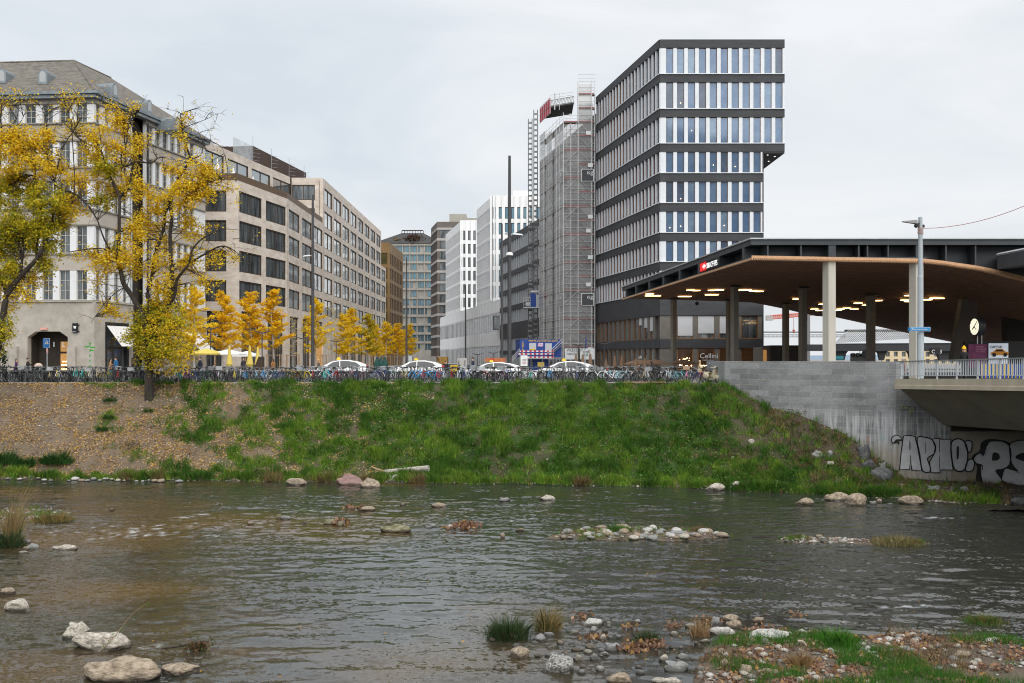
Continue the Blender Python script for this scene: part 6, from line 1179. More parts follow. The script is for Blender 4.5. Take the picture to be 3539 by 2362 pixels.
for i, (x, yt, Y, kd, lb) in enumerate(gk):
    t = thing('ginkgo_tree', lb, 'tree', (xx(x, Y), Y, 0), 'ginkgo trees along the street'); H = {'o2': 10.}.get(kd, 9.5); s = zz(yt, Y)/H; wd = 1.25 if kd in ('o1', 'o2') else 1.2
    t.scale = (s*wd, s*wd, s); t.rotation_euler = (0, 0, i*1.3)
    for nm, me in zip(('trunk', 'branches', 'crown'), protos[kd]): link(nm, me, t)
# wooden stake frames round the young trees
sb = MB()
for a in (0, 1, 2, 3): x, y = ((-.75, -.75), (.75, -.75), (.75, .75), (-.75, .75))[a]; sb.tube([(x, y, 0), (x, y, 2.25)], .05, 6)
st1 = sb.mesh('stakes'); sb = MB()
for a, b in (((-.85, -.75), (.85, -.75)), ((.75, -.85), (.75, .85)), ((.85, .75), (-.85, .75)), ((-.75, .85), (-.75, -.85))): sb.tube([(*a, 2.1), (*b, 2.1)], .04, 5)
st2 = sb.mesh('cross_rails'); m_stk = mat('stake_wood', (.42, .29, .18), (.34, .23, .14), s=3, rough=.85)
st1.materials.append(m_stk); st2.materials.append(m_stk)
for i, (x, yt, Y, kd, lb) in enumerate(gk):
    t = thing('tree_stakes', 'pale wooden stake frame around the '+' '.join(lb.split()[:9]), 'tree stakes', (xx(x, Y), Y, 0), 'stake frames around the ginkgo trees'); link('stakes', st1, t); link('cross_rails', st2, t); t.rotation_euler = (0, 0, .1*((i*7) % 5))
# ================= street furniture, vehicles, people =================
m_tyre = mat('tyre', (.015, .015, .016), rough=.8); m_rim = mat('rim_silver', (.42, .43, .44), rough=.3, metal=.7); m_rimd = mat('rim_dark', (.05, .05, .05), rough=.5); m_chr = mat('bike_silver', (.24, .25, .26), rough=.3, metal=.6)
m_sad = mat('saddle_black', (.015, .014, .014), rough=.6); m_frame0 = mat('bike_paint', (.02, .02, .022), rough=.35, coat=.3)
def bike_proto(kind):
    t = bpy.data.objects.new('bicycle', None); COL.objects.link(t); wr = .345
    hub = {'r': Vector((-.52, 0, wr)), 'f': Vector((.52, 0, wr))}; bbk = Vector((-.1, 0, .28)); st = Vector((-.24, 0, .78)); hd = Vector((.36, 0, .82)); hl = Vector((.4, 0, .68))
    f = MB(); f.tube([bbk, st], .017, 5); f.tube([bbk, hl], .02, 5); f.tube([hl, hd], .02, 5)
    if kind == 'city': f.tube([bbk+Vector((-.04, 0, .2)), Vector((.18, 0, .5)), hd-Vector((0, 0, .05))], .017, 5)
    else: f.tube([st-Vector((0, 0, .04)), hd-Vector((0, 0, .03))], .018, 5)
    for s in (-.05, .05): f.tube([st-Vector((0, 0, .08)), hub['r']+Vector((0, s, 0))], .009, 4); f.tube([bbk, hub['r']+Vector((0, s, 0))], .01, 4); f.tube([hl, hl+Vector((.015, s, -.02)), hub['f']+Vector((0, s, 0))], .012, 4)
    if kind != 'mtb':
        for h in hub.values(): f.tube([h+Vector((math.cos(a)*.375, 0, math.sin(a)*.375)) for a in np.linspace(.2, PI-.1, 9)], .022, 4)
    part('frame', f, m_frame0, t, world=False)
    for k, h in hub.items():
        w_ = MB(); w_.torus(h, (0, 1, 0), wr-.025, .028 if kind == 'mtb' else .02, 22, 5); w_.k = 1; w_.torus(h, (0, 1, 0), wr-.052, .009, 22, 4); w_.k = 2
        for i in range(10): a = i*PI/5; w_.tube([h, h+Vector((math.cos(a)*.29, 0, math.sin(a)*.29))], .0035, 3, False)
        w_.tube([h-Vector((0, .06, 0)), h+Vector((0, .06, 0))], .02, 5); part('wheel', w_, [m_tyre, m_rim, m_chr], t, world=False)
    b = MB(); top = hd+Vector((-.02, 0, .14)); b.tube([hd, top], .016, 5)
    if kind == 'city': b.tube([top+Vector((-.2, -.3, .03)), top+Vector((-.02, -.25, .07)), top+Vector((.07, -.1, .03)), top+Vector((.07, .1, .03)), top+Vector((-.02, .25, .07)), top+Vector((-.2, .3, .03))], .014, 5)
    elif kind == 'race': b.tube([top+Vector((.06, -.2, -.14)), top+Vector((.12, -.21, -.05)), top+Vector((.04, -.2, .0)), top+Vector((.04, .2, 0)), top+Vector((.12, .21, -.05)), top+Vector((.06, .2, -.14))], .014, 5)
    else: b.tube([top+Vector((-.05, -.33, .03)), top+Vector((.02, 0, .01)), top+Vector((-.05, .33, .03))], .014, 5)
    part('handlebar', b, m_chr if kind != 'mtb' else m_dark, t, world=False)
    s = MB(); s.tube([st, st+Vector((-.04, 0, .16))], .014, 5); s.ball(st+Vector((-.06, 0, .19)), (.14, .075, .035), 8, 5); part('saddle', s, m_sad, t, world=False)
    c = MB(); c.torus(bbk, (0, 1, 0), .085, .012, 12, 4); c.tube([bbk+Vector((0, -.1, 0)), bbk+Vector((.1, -.11, -.12)), bbk+Vector((.1, -.2, -.12))], .012, 4); c.tube([bbk+Vector((0, .1, 0)), bbk+Vector((-.1, .11, .12)), bbk+Vector((-.1, .2, .12))], .012, 4); part('crank', c, m_rimd, t, world=False)
    if kind == 'city':
        r = MB(); r.tube([st+Vector((-.02, 0, -.05)), Vector((-.75, 0, .74))], .01, 4)
        for s_ in (-.07, .07): r.tube([st+Vector((0, s_, -.05)), Vector((-.78, s_, .74))], .01, 4); r.tube([Vector((-.7, s_, .74)), hub['r']+Vector((0, s_, 0))], .008, 4)
        part('rear_rack', r, m_chr, t, world=False); l = MB(); l.ball(hd+Vector((.09, 0, .02)), (.05, .045, .045), 8, 6); part('headlight', l, m_chr, t, world=False)
    return t
BP = {k: bike_proto(k) for k in ('city', 'mtb', 'race')}
def basket(col, t):
    b = MB(); b.prism([(.45, -.17), (.78, -.2), (.78, .2), (.45, .17)], .82, 1.06); o = part('basket', b, col, t, world=False)
PC = {'black': (.014, .014, .015), 'dark grey': (.06, .062, .065), 'silver': (.5, .52, .53), 'white': (.7, .71, .72), 'red': (.42, .02, .02), 'dark blue': (.02, .05, .2), 'bright blue': (.02, .28, .62), 'turquoise': (.06, .5, .42), 'dark green': (.015, .09, .05), 'orange': (.6, .2, .03), 'yellow': (.65, .5, .03), 'beige': (.5, .4, .24), 'purple': (.16, .04, .2), 'pink': (.55, .16, .3), 'light blue': (.3, .6, .72), 'lime green': (.25, .5, .04)}
PM = {k: mat('paint '+k, v, tuple(min(1, q*1.25+.004) for q in v), s=5, rough=.35, coat=.2) for k, v in PC.items()}
WTS = ['black']*17+['dark grey']*10+['silver']*5+['white']*3+['red']*2+['dark blue']*3+['bright blue']*1+['turquoise', 'dark green', 'dark green', 'orange', 'yellow', 'beige', 'purple', 'pink', 'light blue']
LM = [(-60, 'the left picture edge'), (166, 'the blue crossing sign'), (312, 'the green striped signpost'), (515, 'the thick tree trunk'), (700, 'the yellow open parasol'), (862, 'the tallest yellow parasol'), (1085, 'the tall left lamp mast'), (1250, 'the nearest white taxi'), (1405, 'the far lamp mast'), (1590, 'the hooded person in black'), (1761, 'the tallest dark lamp mast'), (1880, 'the lit container window'), (2020, 'the white banner'), (2198, 'the closed brown parasol'), (2330, 'the grey canopy column'), (2460, 'the cream scooter')]
rb_ = random.Random(21)
def row(Y, x0, x1, step, rname, fixed=()):
    X0, X1 = xx(x0, Y), xx(x1, Y); X = X0; cnt = {}; fx = list(fixed)
    while X < X1:
        X += step*rb_.uniform(.7, 1.4); xs = CX+X*F/Y
        if 486 < xs < 545 and Y < 70: pass
        col = rb_.choice(WTS); kind = rb_.choice(['city', 'city', 'mtb', 'race']); bk = None
        if fx and xs > fx[0][0]: _, col, kind, bk = fx.pop(0)
        if rb_.random() < .12 and not bk: bk = 'wire'
        lm = [l for l in LM if l[0] <= xs]; lm = lm[-1] if lm else LM[0]; cnt[lm[1]] = cnt.get(lm[1], 0)+1; n = cnt[lm[1]]
        t = dup(BP[kind], None, {'bike_paint': PM[col], **({'rim_silver': m_rimd} if rb_.random() < .25 else {})})
        t['category'] = 'bicycle'; t['group'] = 'bicycles parked along the quay'
        t['label'] = '%s%s bicycle, %s in the %s row right of %s' % (col, ' basket' if bk else '', word(n-1), rname, lm[1])
        a = (-PI/2 if rb_.random() < .72 else PI/2)+rb_.gauss(0, .5)
        if rb_.random() < .12: a = rb_.choice((0, PI))+rb_.gauss(0, .25)
        t.location = (X, Y+rb_.uniform(-.25, .35)+.45, 0); t.rotation_euler = (rb_.gauss(0, .07), 0, a); s = rb_.uniform(1.0, 1.13); t.scale = (s, s, s)
        if bk: basket({'wire': m_galv, 'grey': m_galv, 'brown': m_stk, 'dark': m_dark}[bk], t)
row(69.35, -40, 2495, .38, 'front', [(25, 'black', 'city', 'wire'), (205, 'silver', 'race', None), (255, 'turquoise', 'city', None), (735, 'silver', 'city', None), (800, 'yellow', 'city', None), (985, 'orange', 'mtb', None), (1030, 'yellow', 'race', None), (1375, 'black', 'city', None), (1455, 'red', 'race', None), (1485, 'bright blue', 'race', None), (1550, 'red', 'mtb', None), (1815, 'white', 'city', None), (1900, 'bright blue', 'race', None), (1985, 'dark blue', 'city', None), (2115, 'light blue', 'city', None), (2215, 'beige', 'city', None), (2262, 'black', 'mtb', None), (2325, 'light blue', 'city', None), (2345, 'turquoise', 'city', None), (2372, 'pink', 'city', 'brown'), (2405, 'red', 'city', None)])
row(70.9, -40, 2350, .44, 'middle')
row(72.3, -20, 2330, .75, 'rear')
for t in BP.values():
    for c in list(t.children): bpy.data.objects.remove(c)
    bpy.data.objects.remove(t)
# fallen bicycle
hp = MB(); hp.tube([(0, 0, 0), (0, 0, .72), (.0, .1, .82), (0, .5, .82), (0, .6, .72), (0, .6, 0)], .03, 6); hm = hp.mesh('rack_hoop'); hm.materials.append(mat('hoop_steel', (.12, .125, .13), (.18, .185, .19), s=5, rough=.5, metal=.4))
k = 0
for i in range(44):
    X = xx(-20, 69.6)+1.13*i
    if X > 13.8: break
    o = link('rack_hoop', hm); o.location = (X, 69.5, 0); xs = CX+X*F/69.6; lm = [l for l in LM if l[0] <= xs]; lm = lm[-1] if lm else LM[0]; o['category'] = 'bike rack'; o['group'] = 'steel rack hoops along the quay'; LMc = LM.index(lm); k = k+1 if i and LMc == LMp else 0; LMp = LMc
    o['label'] = 'galvanised steel bike hoop, %s right of %s' % (word(k), lm[1])
# ---- tall masts
def mast(x, yt, Y, label, H=18.0):
    t = thing('lamp_mast', label, 'lamp mast', (xx(x, Y), Y, 0), 'tall dark lamp masts'); b = MB(); b.lathe([(.19, 0), (.17, 2), (.145, H*.6), (.105, H-.02), (0, H)], n=12); part('mast', b, m_dk_mast, t, world=False); return t
m_dk_mast = mat('mast_grey', (.055, .055, .06), (.075, .075, .08), s=2, rough=.55, metal=.2)
def mlamp(t, z, sgn, L_=.9):
    b = MB(); b.tube([(0, 0, z), (sgn*.25, 0, z+.05)], .05, 5); b.add([(sgn*.25, -.12, z+.02), (sgn*.25, .12, z+.02), (sgn*L_, .08, z-.06), (sgn*L_, -.08, z-.06), (sgn*.3, -.1, z+.14), (sgn*.3, .1, z+.14), (sgn*(L_-.1), .05, z+.06), (sgn*(L_-.1), -.05, z+.06)], [(0, 1, 2, 3), (7, 6, 5, 4), (0, 4, 5, 1), (1, 5, 6, 2), (2, 6, 7, 3), (3, 7, 4, 0)]); part('lamp_head', b, m_alu, t, world=False)
t1 = mast(1081, 674, 99, 'tall dark lamp mast before the travertine building, crossing its facade'); mlamp(t1, zz(886, 99), -1, 1.0)
t2 = mast(1761, 536, 80, 'tallest and thickest dark lamp mast, in the middle of the street view'); mlamp(t2, zz(812, 80), 1, 1.1); mlamp(t2, zz(808, 80), -1, .45); b = MB(); b.lathe([(.02, .3), (.22, .25), (.3, .05), (.28, 0), (.0, -.02)], (0, 0, zz(884, 80)), 12); part('camera_dome', b, m_white, t2, world=False)
mast(1405, 889, 160, 'far dark lamp mast by the end of the orange trees'); mast(1609, 983, 218, 'farthest dark lamp mast, before the white podium'); mast(1734.5, 771, 120, 'dark lamp mast just left of the tallest one')
def tlamp(x, yt, Y, label):
    H = zz(yt, Y); t = thing('street_lamp', label, 'street lamp', (xx(x, Y), Y, 0), 'small two armed street lamps'); b = MB(); b.tube([(0, 0, 0), (0, 0, H)], .06, 6); part('post', b, m_dk_mast, t, world=False); b = MB()
    for s in (-1, 1): b.tube([(0, 0, H-.02), (s*.25, 0, H-.03), (s*.8, 0, H+.15)], [.06, .07, .04], 5)
    part('arms', b, m_dk_mast, t, world=False)
for x, y, Y, lb in ((728, 1136, 98, 'small street lamp beside the orange ginkgo before the travertine corner'), (906, 1150, 108, 'small street lamp between the two brightest orange ginkgos'), (1048, 1170, 116, 'small two armed street lamp by the nearly bare ginkgo'), (1162, 1180, 128, 'small two armed street lamp by the bare grey ginkgo'), (1650, 1225, 150, 'small two armed street lamp before the white podium'), (1705, 1220, 150, 'small two armed street lamp just left of the grey wing'), (1999, 1193, 118, 'small two armed street lamp between the white banners'), (2090, 1188, 112, 'small street lamp right of the white banners')): tlamp(x, y, Y, lb)
# ---- signs on posts
CS = thing('crossing_sign', 'blue pedestrian crossing sign on a post before the old building doorway', 'sign', (xx(163, 74), 74, 0)); b = MB(); b.tube([(0, 0, 0), (0, 0, 3.0)], .04, 6); part('post', b, m_galv, CS, world=False); u = 74/F
b = MB(); b.box(-.21, .21, -.06, -.04, zz(1203, 74), zz(1170, 74)); part('white_rim', b, m_white, CS, world=False); b = MB(); b.box(-.19, .19, -.075, -.061, zz(1202, 74), zz(1171, 74)); b.box(-.3, -.22, -.05, .3, zz(1202, 74), zz(1170, 74)); part('panel', b, m_blue if 0 else mat('sign_blue2', (.02, .17, .5), rough=.4), CS, world=False)
b = MB(); zc_ = zz(1190, 74); b.add([(-.15, -.08, zc_), (.15, -.08, zc_), (0, -.08, zc_+.33)], [(0, 1, 2)]); part('white_triangle', b, m_white, CS, world=False); b = MB(); b.ball((0, -.09, zc_+.2), (.025, .01, .025)); b.box(-.02, .02, -.09, -.085, zc_+.06, zc_+.17); b.box(-.07, -.03, -.09, -.085, zc_+.02, zc_+.05); b.box(.03, .07, -.09, -.085, zc_+.02, zc_+.05); part('walker_symbol', b, m_black, CS, world=False)
b = MB(); b.box(-.03, .1, -.08, -.06, zz(1222, 74), zz(1205, 74)); part('small_notice', b, mat('notice_red', (.6, .08, .06), (.75, .7, .68), s=9), CS, world=False)
GS = thing('signpost', 'green and white striped signpost with green arrow boards before the concrete wall', 'signpost', (xx(311, 75), 75, 0))
b = MB()
for k in range(14): b.k = k % 2; b.lathe([(.045, k*.2), (.045, k*.2+.2)], n=8)
b.ball((0, 0, 2.86), .07); m_gsp = mat('sign_green', (.08, .5, .06), (.1, .55, .1), s=4); part('post', b, [m_white, m_gsp], GS, world=False)
for dx, z_, l in ((-.25, 2.58, .3), (.3, 2.52, .36), (.18, 2.3, .26)): b = MB(); s = 1 if dx > 0 else -1; b.add([(s*.04, -.06, z_-.06), (s*l, -.06, z_-.06), (s*(l+.07), -.06, z_), (s*l, -.06, z_+.06), (s*.04, -.06, z_+.06)]+[(s*.04, -.04, z_-.06), (s*l, -.04, z_-.06), (s*(l+.07), -.04, z_), (s*l, -.04, z_+.06), (s*.04, -.04, z_+.06)], [(0, 1, 2, 3, 4), (9, 8, 7, 6, 5)]+[(i, i+5, (i+1) % 5+5, (i+1) % 5) for i in range(5)]); part('arrow_board', b, m_gsp, GS, world=False)
PS = thing('parking_sign', 'grey sign post with narrow blue edged boards before the white banner', 'sign', (xx(2022, 73), 73, 0)); b = MB(); b.tube([(0, 0, 0), (0, 0, 2.7)], .045, 6); part('post', b, m_galv, PS, world=False); b = MB(); b.box(-.11, -.07, -.25, .25, zz(1205, 73), zz(1168, 73)); part('board', b, m_grey, PS, world=False); b = MB(); b.box(.04, .09, -.25, .25, zz(1204, 73), zz(1169, 73)); part('blue_board', b, m_blue, PS, world=False)
AF = thing('a_frame_board', 'white propped poster board between the far lamp mast and the second taxi', 'sign', (xx(1418, 100), 100, 0)); b = MB(); b.add([at(1412, 1230, 100)-AF.location, at(1423, 1231, 100)-AF.location, (.2, .3, 0), (-.12, .3, 0)], [(0, 1, 2, 3)]); b.add([(-.16, .9, 0), (.2, .9, 0), at(1423, 1231, 100.05)-AF.location, at(1412, 1230, 100.05)-AF.location], [(0, 1, 2, 3)]); part('board', b, mat('poster_white', (.7, .72, .74), (.4, .5, .52), s=2.5), AF, world=False)
# ---- parasols
for x, yt, Y, m, lb, op, kw in ((715, 1206, 92, m_pyel, 'open pale yellow parasol left of the white ones', 1, dict(w=1.9)), (790, 1208, 93, m_pcream, 'larger open white parasol beside the yellow one', 1, dict(w=1.9)), (853, 1214, 97, m_pcream, 'smaller open white parasol behind the closed yellow one', 1, dict(w=1.6)), (793, 1197, 90, m_pyel, 'closed yellow parasol half hidden under the larger white one', 0, {}), (863, 1195, 86, m_pyel, 'tallest closed yellow parasol, in front of its row', 0, dict(r=.33)), (891, 1201, 92, m_pyel, 'closed yellow parasol right of the tallest one, by the dark panel', 0, {}),
  (2207, 1243, 102, m_pbrn, 'leftmost open brown parasol of the cafe', 1, dict(w=1.9)), (2236, 1243, 104, m_pbrn, 'open brown parasol behind the middle of the brown ones', 1, dict(w=1.6)), (2263, 1242, 100, m_pbrn, 'broad open brown parasol left of the grey canopy column', 1, dict(w=1.75)), (2361, 1242, 103, m_pbrn, 'open brown parasol right of the grey canopy column', 1, dict(w=1.75)),
  (1990, 1226, 105, m_pbrn, 'closed brown parasol before the left white banner', 0, {}), (2014, 1226, 103, m_pbrn, 'closed brown parasol between the two white banners', 0, {}), (2040, 1222, 101, m_pbrn, 'tallest closed brown parasol before the right white banner', 0, {}), (2095, 1242, 107, m_pbrn, 'shortest closed brown parasol right of the scaffold foot', 0, dict(r=.22)), (2125, 1231, 105, m_pbrn, 'closed brown parasol left of the one before the shop door', 0, dict(r=.22)), (2149, 1229, 104, m_pbrn, 'closed brown parasol just left of the open brown ones', 0, dict(r=.25)), (2198, 1240, 94, m_pbrn, 'small closed brown parasol before the leftmost open brown one', 0, dict(r=.22)), (2229, 1239, 94, m_pbrn, 'small closed brown parasol before the broad open brown one', 0, dict(r=.22))):
    make_parasol(lb, (xx(x, Y), Y, 0), m, 'cafe parasols', bool(op), h=zz(yt, Y), **kw)
# ---- taxis
m_car = mat('car_white', (.78, .79, .8), rough=.18, coat=.6); m_cglass = glass('car_glass', (.02, .025, .028), metal=.1, rough=.03)
def car():
    t = bpy.data.objects.new('taxi', None); COL.objects.link(t)
    prof = [(-2.2, .35), (-2.24, .55), (-2.18, .74), (-1.9, .86), (-1.25, 1.0), (-.55, 1.36), (.1, 1.48), (.7, 1.49), (1.5, 1.36), (2.02, 1.18), (2.14, .95), (2.2, .6), (2.15, .35)]
    top = [p for p in prof[1:-1]]; b = MB(); lv_ = 7; hw = lambda x, z: .86*(1-.24*max(0, z-.85)/.6)*(1-.12*max(0, abs(x)-1.6)/.6)
    n = len(top); V = [(x, sg*hw(x, .35+(z-.35)*j/(lv_-1)), .35+(z-.35)*j/(lv_-1)) for sg in (-1, 1) for x, z in top for j in range(lv_)]; h = n*lv_
    fs = [(i*lv_+j, (i+1)*lv_+j, (i+1)*lv_+j+1, i*lv_+j+1) for i in range(n-1) for j in range(lv_-1)]; fs += [tuple(h+k for k in reversed(f)) for f in fs]
    fs += [(i*lv_+lv_-1, (i+1)*lv_+lv_-1, h+(i+1)*lv_+lv_-1, h+i*lv_+lv_-1) for i in range(n-1)]+[(j, j+1, h+j+1, h+j) for j in range(lv_-1)]+[((n-1)*lv_+j+1, (n-1)*lv_+j, h+(n-1)*lv_+j, h+(n-1)*lv_+j+1) for j in range(lv_-1)]
    b.add(V, fs); part('body', b, m_car, t, world=False)
    for s in (-1, 1):
        g = MB(); Y_ = lambda z: s*(.86*(1-.24*max(0, z-.85)/.6)+.02); g.add([(x, Y_(z), z) for x, z in ((-1.0, .98), (-.42, 1.32), (.05, 1.41), (.05, .98))], [(0, 1, 2, 3)]); g.add([(x, Y_(z), z) for x, z in ((.12, .98), (.12, 1.41), (.7, 1.41), (1.3, 1.3), (1.62, 1.08), (1.3, .98))], [(0, 1, 2, 3, 4, 5)]); part('side_windows', g, m_cglass, t, world=False)
    g = MB(); g.add([(-1.22, -.7, 1.04), (-1.22, .7, 1.04), (-.58, .6, 1.375), (-.58, -.6, 1.375)], [(0, 1, 2, 3)]); part('windscreen', g, m_cglass, t, world=False); g = MB(); g.add([(1.5, -.58, 1.39), (1.5, .58, 1.39), (2.03, .68, 1.2), (2.03, -.68, 1.2)], [(0, 1, 2, 3)]); part('rear_window', g, m_cglass, t, world=False)
    for x in (-1.4, 1.32):
        for s in (-1, 1): w_ = MB(); w_.torus((x, s*.8, .31), (0, 1, 0), .22, .09, 16, 6); w_.k = 1; w_.ball((x, s*.84, .31), (.2, .03, .2), 10, 4); part('wheel', w_, [m_tyre, m_rim], t, world=False)
    r = MB(); r.add([(-.2, -.3, 1.5), (.12, -.3, 1.5), (.12, .3, 1.5), (-.2, .3, 1.5), (-.12, -.24, 1.68), (.06, -.24, 1.68), (.06, .24, 1.68), (-.12, .24, 1.68)], [(0, 1, 5, 4), (1, 2, 6, 5), (2, 3, 7, 6), (3, 0, 4, 7), (4, 5, 6, 7)]); part('roof_sign', r, m_yellow, t, world=False)
    for s in (-1, 1):
        l = MB(); l.ball((-2.0, s*.66, .72), (.22, .14, .09)); part('headlight', l, m_chr, t, world=False); l = MB(); l.ball((2.12, s*.68, .98), (.09, .1, .14)); part('tail_light', l, m_red, t, world=False); l = MB(); l.ball((-.85, s*.98, 1.0), (.08, .1, .07)); part('mirror', l, m_car, t, world=False)
    return t
cp = car()
for i, (x, yr, sz, rz, lb) in enumerate(((1172, 1243, 1.0, .12, 'nearest white taxi with yellow roof sign, behind bicycles left of the far lamp mast'), (1440, 1245, .9, .0, 'white taxi with orange roof sign parked below the far grid tower'), (1700, 1251, .97, .05, 'white taxi left of the blue container, most of its side in view'), (1950, 1247, 1.0, .0, 'white estate taxi with sloping windscreen before the blue container'))):
    Y = (1.52-CZ)*0+79+.0*i if 0 else (77.5, 82, 76.5, 76.5)[i]; t = cp if i == 0 else dup(cp); t['label'] = lb; t['category'] = 'taxi'; t['group'] = 'white taxis on the street'; t.location = (xx(x, Y), Y, 0); t.rotation_euler = (0, 0, rz); s = zz(yr, Y)/1.52; t.scale = (1.02, 1, s)
# ---- scooter
m_crm = mat('scooter_cream', (.62, .56, .4), (.58, .52, .36), s=3, rough=.3, coat=.4); SCT = thing('scooter', 'cream coloured motor scooter parked at the left end of the granite wall', 'scooter', (xx(2462, 67.6), 67.6, 0), rz=-1.15)
b = MB(); b.add([(-.75, -.2, .5), (-.75, .2, .5), (-.2, .17, .72), (-.2, -.17, .72), (-.85, -.1, .78), (-.85, .1, .78), (-.2, .12, .8), (-.2, -.12, .8)], [(0, 1, 2, 3), (4, 7, 6, 5), (0, 3, 7, 4), (1, 5, 6, 2), (0, 4, 5, 1), (2, 6, 7, 3)]); b.ball((-.5, .17, .52), (.36, .12, .22)); b.ball((-.5, -.17, .52), (.36, .12, .22)); b.box(-.25, .35, -.16, .16, .26, .32); part('body', b, m_crm, SCT, world=False)
b = MB(); P_ = [(.34, y, z) for y, z in ((-.2, .32), (.2, .32), (.24, .62), (.2, .9), (0, .96), (-.2, .9), (-.24, .62))]; b.add(P_+[(x+.1-.06*abs(y)*4, y, z) for x, y, z in P_], [tuple(range(6, -1, -1)), tuple(range(7, 14))]+[(i, (i+1) % 7, (i+1) % 7+7, i+7) for i in range(7)]); part('leg_shield', b, m_crm, SCT, world=False)
b = MB(); b.ball((.55, 0, .42), (.3, .11, .15)); part('front_mudguard', b, m_crm, SCT, world=False)
for x in (.6, -.6): b = MB(); b.torus((x, 0, .22), (0, 1, 0), .15, .065, 16, 6); b.k = 1; b.ball((x, 0, .22), (.12, .06, .12)); part('wheel', b, [m_tyre, m_rim], SCT, world=False)
b = MB(); b.ball((-.45, 0, .82), (.38, .14, .07)); part('seat', b, m_sad, SCT, world=False); b = MB(); b.tube([(.36, 0, .9), (.3, 0, 1.05)], .04, 6); b.ball((.33, 0, 1.06), (.14, .13, .1)); b.tube([(.28, -.34, 1.08), (.32, 0, 1.06), (.28, .34, 1.08)], .025, 6); part('handlebar', b, m_crm, SCT, world=False); b = MB(); b.ball((.45, 0, 1.06), (.05, .08, .07)); part('headlight', b, m_chr, SCT, world=False)
for s in (-1, 1): b = MB(); b.tube([(.3, s*.28, 1.08), (.28, s*.36, 1.3)], .01, 4); b.ball((.28, s*.37, 1.34), (.02, .08, .05)); part('mirror', b, m_chr, SCT, world=False)
b = MB(); b.lathe([(0, 0), (.05, 0)], n=10); o = part('badge', b, m_red, SCT, world=False); o.location = (.47, 0, .8); o.rotation_euler = (0, PI/2, 0)
